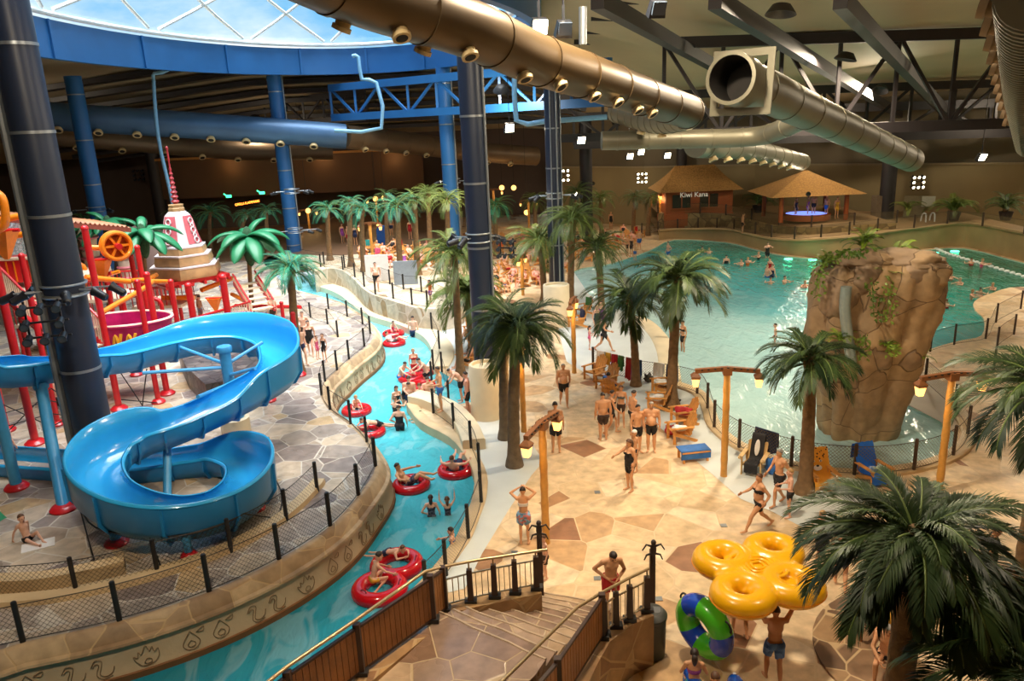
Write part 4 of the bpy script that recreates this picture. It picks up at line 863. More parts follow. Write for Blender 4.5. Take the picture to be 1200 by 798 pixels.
# stair flights with red picket sides
def red_stairs(p0,p1,w,label,n=9,h=1.0):
    p0=Vector(p0);p1=Vector(p1);d=p1-p0; s_=V(-d.y,d.x,0).normalized()*w; e=empty('play_stairs',label,'play stairs',p0)
    for i in range(n): q=d*((i+.5)/n); b=MB(); b.box(q+s_*.5,(abs(w),.34,.06),(0,0,math.atan2(s_.y,s_.x))); b.build('tread',M_CRM,e)
    for off in (V(0,0,0),s_):
        MB().bar(off,d+off,.1,.24).build('stringer',M_RED,e,False); MB().cyl(off+V(0,0,h),d+off+V(0,0,h),.05,seg=8).build('top_rail',M_RED,e)
        b=MB(); nb=int(d.length/.16)
        for k in range(nb+1): q=d*(k/nb)+off; b.cyl(q,q+V(0,0,h),.03,seg=5)
        b.build('pickets',M_CRM,e)
    return e
red_stairs(AT(4,345,29),AT(78,420,27.2),1.5,'red railed stairs with cream pickets behind the lamp panel at the left',9,1.15)
red_stairs(AT(190,405,38),AT(275,382,36.),1.3,'red railed ramp with cream pickets inside the upper slide bend',8,.9)
red_stairs(AT(322,362,40.),AT(300,328,42.),1.2,'red gabled ladder frame right of the banana palm',6,.5)
for px,py,y,lab,s in ((34,305,31,'red play booth with cream trim at the left below the spray',1.2),):
    e=empty('play_booth',lab,'play booth',AT(px,py+22,y)); MB().box((0,0,.45),(1.6*s,1.2*s,.9)).build('front_panel',M_RED,e,False); MB().tube([(-.8*s,-.62*s,.95),(.8*s,-.62*s,.95)],.07,8).build('sill',M_CRM,e)
    for k in range(7): MB().bar((-.75*s+k*.25*s,-.62*s,.05),(-.75*s+k*.25*s,-.62*s,.85),.05,.04).build('slat',M_ORG,e,False)
# magenta paddling tub
e=empty('paddling_tub','magenta tub with yellow figures beside the navy column','tub',AT(150,405,30)); MB().lathe([(1.75,0),(1.85,1.0),(1.95,1.04),(1.95,1.1),(1.8,1.1),(1.7,.1)],32,sx=1.,sy=.7).build('wall',M_MAG,e); LASTRIM=MB().torus(1.88,.06,(0,0,1.1),32,8).build("rim",M_CRM,e); LASTRIM.scale=(1,.7,1)
for k,(x,w_) in enumerate(((-.9,.3),(-.45,.4),(.1,.35),(.6,.4))): b=MB(); b.tube(spline([(x,-1.27,.3),(x+w_*.4,-1.29,.75),(x+w_*.7,-1.29,.4),(x+w_,-1.25,.8)],4),.06,6); b.build('yellow_figure',mat('figure_yellow',srgb(220,160,40),.4),e)
# grey rock box with a net
b=MB(); b.prism([(p.x,p.y) for p in gl([(222,455),(212,432),(255,405),(330,415),(345,440),(300,468),(245,478)],EZ)],EZ,EZ+.95); tag(b.build('rock_box',flagstone('dark_slate',2.2,[(0,srgb(86,80,80)),(.4,srgb(70,66,68)),(.75,srgb(104,96,92))],srgb(52,48,48),.06)),'dark grey stone box under the upper slide bend','rock box')
# rope nets of the climbing frame
b=MB(); A=[AT(-5,470,25.5),AT(60,455,26.5),AT(118,470,26.5)]; B=[AT(-5,520,25),AT(60,500,26),AT(130,505,26)]
for i in range(2):
    for t in (0,.33,.66,1): b.cyl(Vector(A[i]).lerp(Vector(B[i]),t),Vector(A[i+1]).lerp(Vector(B[i+1]),1-t if t in (0,1) else t),.02,seg=5)
tag(b.build('rope_net',M_BLACK),'black rope climbing net between the red posts at the left','rope net')
b=MB(); [b.cyl(AT(138,432,29),AT(170,480,28.5),.022,seg=5),b.cyl(AT(172,432,29),AT(166,482,28.5),.022,seg=5),b.cyl(AT(140,468,28.6),AT(185,472,28.6),.022,seg=5)]; tag(b.build('rope_net',M_BLACK),'crossed black ropes right of the navy column','rope net')
# distant fenced netting behind the frame
b=MB(); b.ribbon([Vector(AT(x,y,43)) for x,y in ((150,355),(215,352),(275,352))],[Vector(AT(x,y,43)) for x,y in ((150,392),(215,388),(275,386))]); tag(b.build('backdrop_net',N_SOFT,None,False),'grey net screen behind the stupa posts','net')
# brown cave mound and temple figures behind the wheel
M_MOUND=mat('mound_brown',srgb(120,96,88),.8,var=.12,scale=.8,bump=.3,bscale=3)
b=MB(); b.ell((0,0,0),(1.9,1.4,4.6),None,20,12); o=b.build('cave_mound',M_MOUND); o.location=AT(172,345,51); tag(o,'rounded brown mound behind the water wheel','mound')
for px,py,yy,s,lab in ((152,312,44,1.,'white and pink carved pillar behind the water wheel'),(112,300,46,1.2,'cream and pink carved pillar left of the wheel')):
    e=empty('carved_pillar',lab,'pillar',AT(px,py+25,yy)); MB().lathe([(.5*s,0),(.5*s,.4),(.35*s,.5),(.4*s,1.6),(.3*s,1.7),(.45*s,2.6),(.2*s,3.2)],10).build('shaft',M_CRM,e)
    for k in range(4): MB().torus(.42*s,.08,(0,0,.6+k*.6),16,6).build('ring',mat('pillar_pink',srgb(206,110,120),.5),e)
# stupa -------------------------------------------------------------
M_PINK=mat('stupa_pink',srgb(206,100,110),.45,var=.15,scale=2); M_STW=mat('stupa_white',srgb(226,214,216),.5,var=.1,scale=2); M_STG=mat('stupa_gold',srgb(190,150,104),.5,var=.2,scale=2); M_STR=mat('stupa_red',srgb(176,52,60),.4,var=.12,scale=3)
sx_,sy_,sz_=AT(219,322,41); s=41/910*1.03
e=empty('stupa','pink and white bell shaped temple stupa with a red spire','stupa',(sx_,sy_,sz_),.75)
def hexa(r,z0,z1,r2=None,n=6): return [(r,z0),(r2 or r,z1)]
for k,(r,z0,z1) in enumerate(((40,0,12),(33,14,24),(27,25,33))): MB().lathe([(r*s,z0*s),(r*1.03*s,(z0+3)*s),(r*.98*s,z1*s),(.1,z1*s)],6).build('tier',M_STG,e,True,30); MB().lathe([(r*1.0*s,z1*s),(r*1.0*s,(z1+1.6)*s),(r*.9*s,(z1+1.6)*s)],6).build('tier_edge',M_STW,e,True,30)
prof=[(23,33),(21.5,37),(19,45),(17,54),(15.5,62),(13.5,68),(9,72.5),(5,74)]
MB().lathe([(a*s,z*s) for a,z in prof],32).build('bell',M_STW,e)
for k in range(4):
    t0=k*PI/2+.5-PI; b=MB(); vs=[]; ang=[t0-.52+1.04*i/8 for i in range(9)]
    pr=[(a+.5,z) for a,z in prof if 36<z<70]
    for a,z in pr: vs+=[(a*s*math.cos(t),a*s*math.sin(t),z*s) for t in ang]
    b.add(vs,[(j*9+i,j*9+i+1,(j+1)*9+i+1,(j+1)*9+i) for j in range(len(pr)-1) for i in range(8)]); b.build('panel',M_PINK,e)
    for j,(z,a) in enumerate(((62,16.4),(57,17.6),(52,18.4),(46,19.8),(41,21.4))): b=MB(); c=(math.cos(t0)*a*s,math.sin(t0)*a*s,z*s); b.torus((2.2 if j%2 else 3.2)*s,.8*s,(0,0,0),14,6); R_=Vector((math.cos(t0),math.sin(t0),.2)).to_track_quat('Z','Y').to_matrix(); b.v=[tuple(R_@Vector(v)+Vector(c)) for v in b.v]; b.build('scroll',M_STW,e)
MB().lathe([(9*s,73*s),(9*s,76*s),(8*s,77*s),(8.5*s,80*s),(3*s,81*s)],8).build('neck',M_STG,e)
sp_=[(3,81)]; z=81
for k in range(9): r=4.6-k*.42; sp_+=[(r*.55,z+.4),(r,z+2.6),(r*.55,z+4.8)]; z+=5.0
sp_+=[(1.2,z+2),(1.0,z+10),(.9,z+13),(1.6,z+14.5),(1.5,z+16.5),(.2,z+17.5)]
MB().lathe([(a*s,q*s) for a,q in sp_],14).build('spire',M_STR,e)
MB().box((0,0,-.12),(3.4,3.0,.2)).build('platform',M_RED,e,False)
for k in range(6): MB().bar((-1.7+k*.66,-1.7,-.25),(-1.7+k*.66,1.6,-.25),.12,.16).build('beam',M_RED,e,False)
# green slide corner at the left edge
b=MB(); b.add([AT(-30,590,20),AT(-8,592,20),AT(13,611,19.6),AT(-20,640,18.4)],[(0,3,2,1)]); b.add([V(*p)-V(0,0,.06) for p in (AT(-30,590,20),AT(-8,592,20),AT(13,611,19.6),AT(-20,640,18.4))],[(0,1,2,3),]); tag(b.build('green_mat',mat('green_mat',srgb(20,130,80),.4)),'green mat corner at the left edge of the island','mat')

# raised deck of the play frame that carries the booth and the spray
p=Vector(AT(28,328,32)); e=empty('play_tower','raised red play deck on posts at the left, under the spray','play tower',(p.x,p.y,EZ)); h=p.z-EZ
MB().box((0,0,h-.12),(4.6,5.4,.2)).build('deck',M_CRM,e,False)
for sx in (-2.1,2.1):
    for sy in (-2.5,0,2.5): MB().cyl((sx,sy,0),(sx,sy,h-.2),.11,seg=10).build('post',M_RED,e)
for sy in (-2.6,2.6): MB().bar((-2.3,sy,h-.3),(2.3,sy,h-.3),.12,.22).build('beam',M_RED,e,False)
for k,(px,py,y,w_,lab) in enumerate(((120,345,40,3.2,'cream play deck behind the navy column'),(195,352,41,2.6,'cream play deck left under the stupa'),(70,372,38,3.0,'lower cream play deck left of the navy column'))):
    p=Vector(AT(px,py,y)); e=empty('play_tower',lab,'play tower',(p.x,p.y,EZ)); h=p.z-EZ; MB().box((0,0,h-.08),(w_,2.6,.16)).build('deck',M_CRM,e,False)
    for sx in (-1,1):
        for sy in (-1.2,1.2): MB().cyl((sx*w_*.46,sy,0),(sx*w_*.46,sy,h-.1),.1,seg=10).build('post',M_RED,e)
    for sy in (-1.28,1.28):
        MB().cyl((-w_*.48,sy,h+.95),(w_*.48,sy,h+.95),.05,seg=8).build('top_rail',M_RED,e); b=MB()
        for q in range(int(w_/.22)): b.cyl((-w_*.46+q*.22,sy,h),(-w_*.46+q*.22,sy,h+.95),.028,seg=5)
        b.build('pickets',M_RED,e)
for pts,r,lab in (([AT(60,300,34),AT(98,312,34),AT(98,340,34)],.1,'orange elbow pipe in front of the left play deck'),([AT(150,345,37),AT(186,352,37),AT(190,375,37)],.1,'red elbow pipe between the wheel and the stupa'),([AT(205,378,39),AT(232,378,39)],.09,'short orange pipe low under the stupa'),([AT(244,372,41),AT(288,366,40)],.09,'second red pipe right of the stupa posts'),([AT(60,392,30),AT(100,372,31)],.1,'red slanting pipe behind the navy column'),([AT(28,372,28),AT(70,395,27)],.13,'thick red slanting beam behind the lamp panel')): opipe(pts,r,M_RED if 'red' in lab.split() else M_ORG,lab)

# ================================================================== palms
def leaf_mat(name,c1,c2):
    m=mat(name,c1,.45,var=0,spec=.4); nt,N,L=nodes_of(m); b=N['Principled BSDF']; oi=N.new('ShaderNodeObjectInfo'); tc=N.new('ShaderNodeTexCoord'); no=N.new('ShaderNodeTexNoise'); no.inputs['Scale'].default_value=5
    L.new(tc.outputs['Object'],no.inputs[0]); ad=N.new('ShaderNodeMath'); ad.operation='ADD'; L.new(oi.outputs['Random'],ad.inputs[0]); L.new(no.outputs[0],ad.inputs[1]); mr=N.new('ShaderNodeMapRange'); mr.inputs[1].default_value=.35; mr.inputs[2].default_value=1.6; L.new(ad.outputs[0],mr.inputs[0])
    cr=ramp(N,[(0,c1),(1,c2)]); L.new(mr.outputs[0],cr.inputs[0]); L.new(cr.outputs[0],b.inputs['Base Color']); b.inputs['Subsurface Weight'].default_value=0; return m
M_LEAF=leaf_mat('palm_leaf',srgb(28,50,24),srgb(84,108,52)); M_LEAF_BLUELIT=leaf_mat('bluelit_palm_leaf',srgb(16,84,66),srgb(48,150,110)); M_LEAFY=leaf_mat('warm_palm_leaf',srgb(60,80,28),srgb(128,138,60)); M_LEAFD=leaf_mat('dark_palm_leaf',srgb(22,44,26),srgb(70,92,48))  # teal leaves: the blue light on these palms is put into the colour
M_TRUNK=mat('palm_trunk',srgb(122,94,62),.8,var=.25,scale=6,bump=.5,bscale=18); M_TRUNKG=mat('grey_palm_trunk',srgb(112,96,76),.85,var=.2,scale=5,bump=.5,bscale=18)
M_RACHIS=mat('frond_stem',srgb(104,124,62),.5,var=.1)
def frond_mesh(L_,droop,nleaf,seed,m,wid=.30,ll=1.0):
    r=random.Random(seed); b=MB(); ns=9; pts=[]; x=z=0.; a=.0
    for i in range(ns+1):
        pts.append(V(x,0,z)); st=L_/ns; ang=droop[0]+(droop[1]-droop[0])*(i/ns)**1.2; x+=st*math.cos(ang); z+=st*math.sin(ang)
    pts=spline(pts,3); n=len(pts)
    b.cm=1; b.tube(pts,[.022*(1-.85*i/(n-1))+.004 for i in range(n)],5); b.cm=0
    for i in range(nleaf):
        t=.1+.88*i/(nleaf-1); q=t*(n-1); j=min(int(q),n-2); p=pts[j].lerp(pts[j+1],q-j); d=(pts[j+1]-pts[j]).normalized(); up=V(-d.z,0,d.x)
        ln=wid*ll*(math.sin(PI*min(1,t*.86+.12))**.7)*(1+r.uniform(-.12,.12))+.05
        for s_ in (1,-1):
            dirv=(d*(.95+.5*t)+V(0,s_,0)*(.95-.35*t)+up*(.32+r.uniform(-.15,.15))).normalized()
            w_=.0075+.003*r.random(); sd=dirv.cross(up).normalized()*w_; sag=V(0,0,-1)*ln*(.22+.18*r.random())
            a0=p; a1=p+dirv*ln*.5+V(0,0,-.02*ln); a2=p+dirv*ln+sag
            b.add([a0-sd*.35,a0+sd*.35,a1-sd,a1+sd,a2],[(0,1,3,2),(2,3,4)])
    return b.mesh('frond',[m,M_RACHIS],True,180)
FR={}
def fronds(m,nl):
    k=(m.name,nl)
    if k not in FR:
        FR[k]=[frond_mesh(1.15,(1.0,-.35),nl,1,m),frond_mesh(1.2,(.7,-.95),nl,2,m),frond_mesh(1.2,(.35,-1.35),nl,3,m),frond_mesh(1.1,(-.1,-1.5),nl,4,m)]
    return FR[k]
def palm(base,topz,R,label,m=None,nf=34,nl=50,seed=1,lean=(0,0),tr=.16,mt=None,name='palm_tree',flare=1.5,group=None):
    """base world point, crown height, frond length"""
    m=m or M_LEAF; r=random.Random(seed); base=Vector(base); e=empty(name,label,'palm tree',base,0,group); h=topz-base.z; pts=[]; rs=[]
    for i in range(25):
        t=i/24; pts.append(V(lean[0]*t*t,lean[1]*t*t,h*t)); rs.append(tr*(1.08-.3*t)*(1+(flare-1)*max(0,1-t*7)**1.5)*(1.03 if i%2 else .97))
    MB().tube(pts,rs,12).build('trunk',mt or M_TRUNK,e); c=pts[-1]
    b=MB(); b.ell(c+V(0,0,-.02),(tr*1.05,tr*1.05,tr*1.6),None,10,7); b.build('crown_shaft',M_TRUNK,e)
    nf=int(nf*1.15); fm=fronds(m,nl)
    for i in range(nf):
        q=i/nf; cls=0 if q<.2 else 1 if q<.5 else 2 if q<.8 else 3
        o=link('frond',fm[cls],e); o.location=c+V(0,0,.08-.1*q); az=i*2.39996+r.uniform(-.2,.2); o.rotation_euler=(r.uniform(-.25,.25),r.uniform(-.16,.16),az); sc=R*(1+r.uniform(-.14,.12))*(.86 if cls==0 else 1.); o.scale=(sc,sc*1.0,sc)
    return e
def palm_px(bx,by,cx,cy,rad,label,z0=0.,**k):
    """trunk foot at pixel (bx,by), crown heart at row cy, crown radius in pixels"""
    p=Vector(G(bx,by,z0)); c=Vector(AT(cx,cy,p.y)); d=P(*c)[2]; R=rad*d/CF
    return palm(p,c.z,R,label,lean=(c.x-p.x,0),**k)
palm_px(603,546,606,388,60,'nearest of the two grey trunked palms by the round planter',nf=40,nl=48,seed=3,tr=.2,mt=M_TRUNKG,flare=1.5)
palm_px(592,514,592,372,46,'palm just behind the grey trunked palm by the round planter',nf=26,nl=44,seed=4,tr=.18,mt=M_TRUNKG)
palm_px(745,452,738,352,50,'palm with a short crown between the towels and the man in the deck chair',nf=34,nl=44,seed=5,tr=.17)
palm_px(787,478,795,330,58,'tall palm standing at the pool fence right of the towels',nf=38,nl=44,seed=6,tr=.2,flare=1.8)
palm_px(943,577,950,425,56,'palm in front of the rock tower, beside the tiger towel chair',nf=40,nl=44,seed=7,tr=.2,flare=1.7,m=M_LEAFD)
palm_px(705,372,700,292,36,'palm right of the blue grey column at the beach end',nf=34,nl=24,seed=8,tr=.2)
palm_px(638,352,632,284,40,'palm left of the blue grey column',nf=34,nl=24,seed=9,tr=.2,m=M_LEAFY)
palm_px(669,372,672,258,38,'tall palm directly right of the blue grey column',nf=34,nl=24,seed=10,tr=.2,m=M_LEAFY)
palm_px(540,440,533,300,50,'tall palm left of the dark central column, by the loungers',nf=36,nl=26,seed=11,tr=.17,m=M_LEAFY)
palm_px(553,412,547,345,44,'lower palm tucked behind the tall one left of the dark central column',nf=34,nl=50,seed=12,tr=.17,m=M_LEAFY)
palm_px(351,437,341,318,36,'dark palm beside the upper slide bend',z0=EZ,nf=34,nl=26,seed=13,tr=.19,m=M_LEAF_BLUELIT)
# the big near palm on the right and the one cut by the right edge
bp=V(*AT(1072,640,8.6)); palm((bp.x,bp.y,.3),bp.z,1.28,'big dark palm nearest the camera at the lower right',nf=52,nl=62,seed=14,tr=.2,m=M_LEAFD,lean=(0,0))
bp=V(*AT(1232,462,15)); palm((bp.x,bp.y,0),bp.z,1.65,'palm cut by the right picture edge',nf=34,nl=50,seed=15,tr=.2,m=M_LEAFD)
bp=V(*AT(1215,800,7.5)); palm((bp.x,bp.y,.3),bp.z,1.4,'low dark palm in the lower right corner',nf=26,nl=50,seed=16,tr=.18,m=M_LEAFD)
# far palms: foot px, crown px, radius
for i,(bx,by,cx,cy,rd,m,lab) in enumerate([
 (427,318,424,247,24,M_LEAF_BLUELIT,'teal palm behind the white board on the walkway'),(470,325,466,243,27,M_LEAF_BLUELIT,'bright teal palm with a pale trunk right of the white board'),(490,322,486,236,24,M_LEAFY,'yellow green palm beside the bright teal palm'),
 (387,305,384,246,22,M_LEAF_BLUELIT,'teal palm right of the bright blue column behind the wall'),(412,312,411,238,17,M_LEAF_BLUELIT,'small teal palm half hidden between two others over the walkway'),(505,300,502,228,24,M_LEAFY,'tall yellow green palm left of the bright blue column near the middle'),
 (527,312,524,236,26,M_LEAFY,'yellow green palm in front of the bright blue column near the middle'),(582,300,580,242,24,M_LEAF_BLUELIT,'green palm just right of the dark central column, far back'),(705,284,704,233,20,M_LEAFY,'palm left of the dark distant column'),
 (628,290,627,236,20,M_LEAFY,'olive palm behind the left of the blue grey column'),(668,290,676,226,22,M_LEAFD,'dark palm right behind the blue grey column top rig'),(248,300,246,250,22,M_LEAF_BLUELIT,'teal palm right of the stupa spire'),
 (282,302,288,252,15,M_LEAF_BLUELIT,'small teal palm under the orange sign'),(315,300,312,248,18,M_LEAF_BLUELIT,'teal palm between the orange sign and the blue column'),(212,292,208,252,16,M_LEAF_BLUELIT,'teal palm hidden behind the stupa'),
 (102,300,100,262,22,M_LEAF_BLUELIT,'teal palm behind the tin canopy at the left'),(455,290,452,230,15,M_LEAFD,'dark palm behind the two teal palms'),(742,275,744,232,17,M_LEAFD,'dark palm against the wall left of the bar hut'),(759,276,763,232,14,M_LEAFD,'dark palm beside the bar hut corner')]):
    palm_px(bx,by,cx,cy,rd,lab,nf=26,nl=16,seed=30+i,tr=.2,m=m,z0=GZ(bx,by))
# fake banana palms on the play frame: broad glossy leaves
M_BAN=mat('banana_leaf',srgb(34,120,76),.42,var=.25,scale=1.5,coat=.05); M_FIB=mat('banana_fibre',srgb(46,84,54),.9,var=.3,scale=8,bump=.6)
def ban_mesh(droop):
    b=MB(); n=14; x=z=0.; rows=[]
    for i in range(n+1):
        t=i/n; a=droop[0]+(droop[1]-droop[0])*t; rows.append((V(x,0,z),a,  .21*(math.sin(PI*min(1,.06+t*.92)))**.55 if t<1 else .01)); x+=math.cos(a)/n; z+=math.sin(a)/n
    vs=[]
    for p,a,w in rows:
        up=V(-math.sin(a),0,math.cos(a))
        for y,h in ((-1,-.34),(-.55,-.06),(0,0),(.55,-.06),(1,-.34)): vs.append(p+V(0,y*w,0)+up*h*w)
        for y,h in ((.55,-.14),(0,-.1),(-.55,-.14)): vs.append(p+V(0,y*w,0)+up*(h*w-.01))
    b.add(vs,[(8*i+j,8*i+8+j,8*i+8+(j+1)%8,8*i+(j+1)%8) for i in range(n) for j in range(8)]); return b.mesh('leaf',M_BAN,True,180)
BANM=[ban_mesh((1.2,-.3)),ban_mesh((.62,-1.1)),ban_mesh((.15,-1.25))]
def banana(bx,by,cx,cy,rad,label,z0=EZ,seed=1,y=None):
    p=Vector(G(bx,by,z0)) if y is None else Vector(AT(bx,by,y)); c=Vector(AT(cx,cy,p.y)); R=rad*P(*c)[2]/CF; r=random.Random(seed); e=empty('banana_palm',label,'palm tree',p)
    MB().tube([V((c.x-p.x)*t,0,(c.z-p.z)*t) for t in (0,.25,.5,.75,.93)],[.15,.13,.12,.12,.12],10).build('trunk',M_TRUNK,e); c=c-p
    b=MB(); b.ell(c+V(0,0,-.25*R),(.16*R,.16*R,.5*R),None,10,8); b.build('fibre',M_FIB,e)
    for i in range(14):
        o=link('leaf',BANM[0 if i<1 else 1 if i<7 else 2],e); o.location=c; o.rotation_euler=(r.uniform(-.15,.15),0,i*2.39996+seed); sc=R*(.75 if i<1 else 1.15)*(1+r.uniform(-.1,.15)); o.scale=(sc,sc*.85,sc)
    return e
banana(296,372,290,277,48,'green banana leaved palm above the upper slide bend',seed=1)
banana(176,400,166,272,42,'green banana leaved palm left of the stupa',seed=2)
banana(128,400,126,262,40,'green banana leaved palm behind the tin canopy',seed=3,y=46)
banana(30,380,40,285,30,'teal banana leaved palm behind the water spray',seed=5,y=44)

# ================================================================== people
def base_pose():
    return dict(pel=(0,0,.95),chest=(0,0,1.30),neck=(0,.01,1.50),head=(0,-.025,1.635),face=(0,-1,-.08),
      shL=(.185,.01,1.43),elL=(.245,.04,1.14),wrL=(.255,-.05,.90),shR=(-.185,.01,1.43),elR=(-.245,.04,1.14),wrR=(-.255,-.05,.90),
      hipL=(.09,0,.93),knL=(.10,-.02,.50),anL=(.105,.02,.085),toL=(.135,-.14,.03),hipR=(-.09,0,.93),knR=(-.10,-.02,.50),anR=(-.105,.02,.085),toR=(-.135,-.14,.03),hdL=None,hdR=None,curl=.35)
def pose(**k): d=base_pose(); d.update(k); return d
def shift_up(d,dz):
    return {k:((v[0],v[1],v[2]+dz) if isinstance(v,tuple) and k!='face' else v) for k,v in d.items()}
POSES={
 'stand':pose(),
 'hips':pose(elL=(.36,.10,1.2),wrL=(.2,-.06,1.04),elR=(-.30,.05,1.15),wrR=(-.30,-.06,.92)),
 'walk':pose(knL=(.10,-.20,.52),anL=(.10,-.20,.10),toL=(.12,-.37,.06),knR=(-.10,.05,.50),anR=(-.10,.30,.14),toR=(-.12,.18,.035),elL=(.25,.16,1.16),wrL=(.25,.12,.92),elR=(-.25,-.06,1.15),wrR=(-.24,-.24,.98)),
 'stride':pose(pel=(0,0,.92),knL=(.09,-.26,.52),anL=(.09,-.40,.11),toL=(.10,-.56,.07),knR=(-.09,.14,.46),anR=(-.10,.46,.2),toR=(-.11,.36,.06),hipL=(.09,0,.9),hipR=(-.09,0,.9),elL=(.25,.17,1.18),wrL=(.24,.06,.97),elR=(-.25,-.16,1.2),wrR=(-.2,-.42,1.14)),
 'lookdown':pose(chest=(0,-.06,1.29),neck=(0,-.10,1.48),head=(0,-.20,1.585),face=(0,-.75,-.65),shL=(.185,-.07,1.40),shR=(-.185,-.07,1.40),elL=(.30,-.02,1.14),wrL=(.08,-.2,1.0),elR=(-.36,.04,1.2),wrR=(-.1,-.18,1.04)),
 'handsup':pose(elL=(.37,-.10,1.55),wrL=(.12,-.12,1.70),elR=(-.37,-.10,1.55),wrR=(-.12,-.12,1.70)),
 'carry':pose(elL=(.34,-.08,1.66),wrL=(.30,-.16,1.92),elR=(-.34,-.08,1.66),wrR=(-.30,-.16,1.92),shL=(.2,0,1.46),shR=(-.2,0,1.46),knL=(.10,-.12,.51),anL=(.1,-.12,.09),toL=(.12,-.28,.04),anR=(-.1,.18,.1),toR=(-.12,.03,.035),knR=(-.1,.06,.5),curl=.2),
 'hold':pose(elL=(.30,-.05,1.16),wrL=(.22,-.32,1.12),elR=(-.30,-.05,1.16),wrR=(-.22,-.32,1.12)),
 'point':pose(elR=(-.26,-.2,1.28),wrR=(-.2,-.45,1.24)),
 'wave':pose(elR=(-.34,-.12,1.62),wrR=(-.34,-.2,1.86),elL=(.34,-.12,1.62),wrL=(.34,-.2,1.86)),
 'bend':pose(pel=(0,.08,.93),chest=(0,-.14,1.20),neck=(0,-.30,1.34),head=(0,-.42,1.40),face=(0,-.8,-.6),shL=(.185,-.26,1.29),shR=(-.185,-.26,1.29),elL=(.24,-.40,1.05),wrL=(.18,-.55,.88),elR=(-.24,-.40,1.05),wrR=(-.18,-.55,.88)),
 'recline':pose(pel=(0,.05,.43),chest=(0,.24,.74),neck=(0,.34,.93),head=(0,.34,1.07),face=(0,-1,.05),shL=(.185,.30,.86),shR=(-.185,.30,.86),elL=(.29,.10,.66),wrL=(.3,-.14,.63),elR=(-.29,.10,.66),wrR=(-.3,-.14,.63),hipL=(.09,.03,.42),hipR=(-.09,.03,.42),knL=(.12,-.38,.49),knR=(-.12,-.38,.49),anL=(.12,-.56,.10),anR=(-.12,-.52,.10),toL=(.14,-.72,.05),toR=(-.14,-.68,.05)),
 'sit':pose(pel=(0,0,.53),chest=(0,-.04,.87),neck=(0,-.10,1.06),head=(0,-.17,1.18),face=(0,-.9,-.35),shL=(.185,-.06,.99),shR=(-.185,-.06,.99),elL=(.25,-.22,.76),wrL=(.1,-.42,.62),elR=(-.25,-.22,.76),wrR=(-.1,-.42,.62),hipL=(.09,-.03,.52),hipR=(-.09,-.03,.52),knL=(.16,-.44,.53),knR=(-.16,-.44,.53),anL=(.15,-.42,.09),anR=(-.15,-.42,.09),toL=(.18,-.58,.03),toR=(-.18,-.58,.03)),
 'tube':pose(pel=(0,.05,.06),chest=(0,.30,.24),neck=(0,.42,.42),head=(0,.42,.56),face=(0,-1,.0),shL=(.19,.38,.35),shR=(-.19,.38,.35),elL=(.42,.22,.33),wrL=(.50,-.02,.36),elR=(-.42,.22,.33),wrR=(-.50,-.02,.36),hipL=(.09,.02,.06),hipR=(-.09,.02,.06),knL=(.13,-.30,.34),knR=(-.13,-.36,.40),anL=(.15,-.70,.30),anR=(-.14,-.72,.26),toL=(.18,-.84,.36),toR=(-.17,-.85,.32)),
 'prone':pose(pel=(0,.35,.32),chest=(0,.02,.42),neck=(0,-.16,.50),head=(0,-.28,.57),face=(0,-1,-.2),shL=(.19,-.10,.44),shR=(-.19,-.10,.44),elL=(.34,-.28,.36),wrL=(.16,-.42,.36),elR=(-.34,-.28,.36),wrR=(-.16,-.42,.36),hipL=(.09,.37,.28),hipR=(-.09,.37,.28),knL=(.12,.75,.12),knR=(-.12,.75,.12),anL=(.12,1.12,.02),anR=(-.12,1.12,.02),toL=(.12,1.28,.0),toR=(-.12,1.28,.0)),
 'kneel':pose(pel=(0,.12,.36),chest=(0,.02,.68),neck=(0,-.06,.87),head=(0,-.12,1.0),face=(0,-1,-.2),shL=(.18,-.02,.8),shR=(-.18,-.02,.8),elL=(.27,-.2,.6),wrL=(.28,-.42,.46),elR=(-.27,-.2,.6),wrR=(-.28,-.42,.46),hipL=(.09,.1,.35),hipR=(-.09,.1,.35),knL=(.17,-.25,.42),knR=(-.17,-.25,.36),anL=(.2,-.1,.06),anR=(-.2,.1,.08),toL=(.22,-.25,.03),toR=(-.22,.22,.03)),
 'floor':pose(pel=(0,0,.12),chest=(0,.10,.44),neck=(0,.14,.64),head=(0,.10,.77),face=(0,-1,-.1),shL=(.18,.12,.57),shR=(-.18,.12,.57),elL=(.26,.27,.34),wrL=(.28,.38,.09),elR=(-.26,.27,.34),wrR=(-.28,.38,.09),hipL=(.09,-.03,.11),hipR=(-.09,-.03,.11),knL=(.14,-.36,.34),knR=(-.12,-.40,.14),anL=(.14,-.60,.08),anR=(-.08,-.80,.08),toL=(.16,-.74,.04),toR=(-.1,-.9,.16)),
 'swim':pose(elL=(.34,-.22,1.36),wrL=(.24,-.46,1.40),elR=(-.34,-.22,1.36),wrR=(-.24,-.46,1.40),anL=(.1,.1,.1),anR=(-.1,.12,.1)),
 'push':pose(pel=(0,.1,.92),chest=(0,-.05,1.24),neck=(0,-.14,1.42),head=(0,-.24,1.53),face=(0,-.85,-.45),shL=(.185,-.1,1.35),shR=(-.185,-.1,1.35),elL=(.25,-.32,1.2),wrL=(.2,-.55,1.1),elR=(-.25,-.32,1.2),wrR=(-.2,-.55,1.1)),
}
BODY={'man':dict(w=1.,belly=.0,hip=1.,bust=0,sh=1.),'big':dict(w=1.2,belly=.09,hip=1.1,bust=.03,sh=1.1),'woman':dict(w=.88,belly=.0,hip=1.08,bust=.055,sh=.88),'bigwoman':dict(w=1.06,belly=.04,hip=1.2,bust=.07,sh=.95),'child':dict(w=.84,belly=.0,hip=.9,bust=0,sh=.82,head=1.22)}
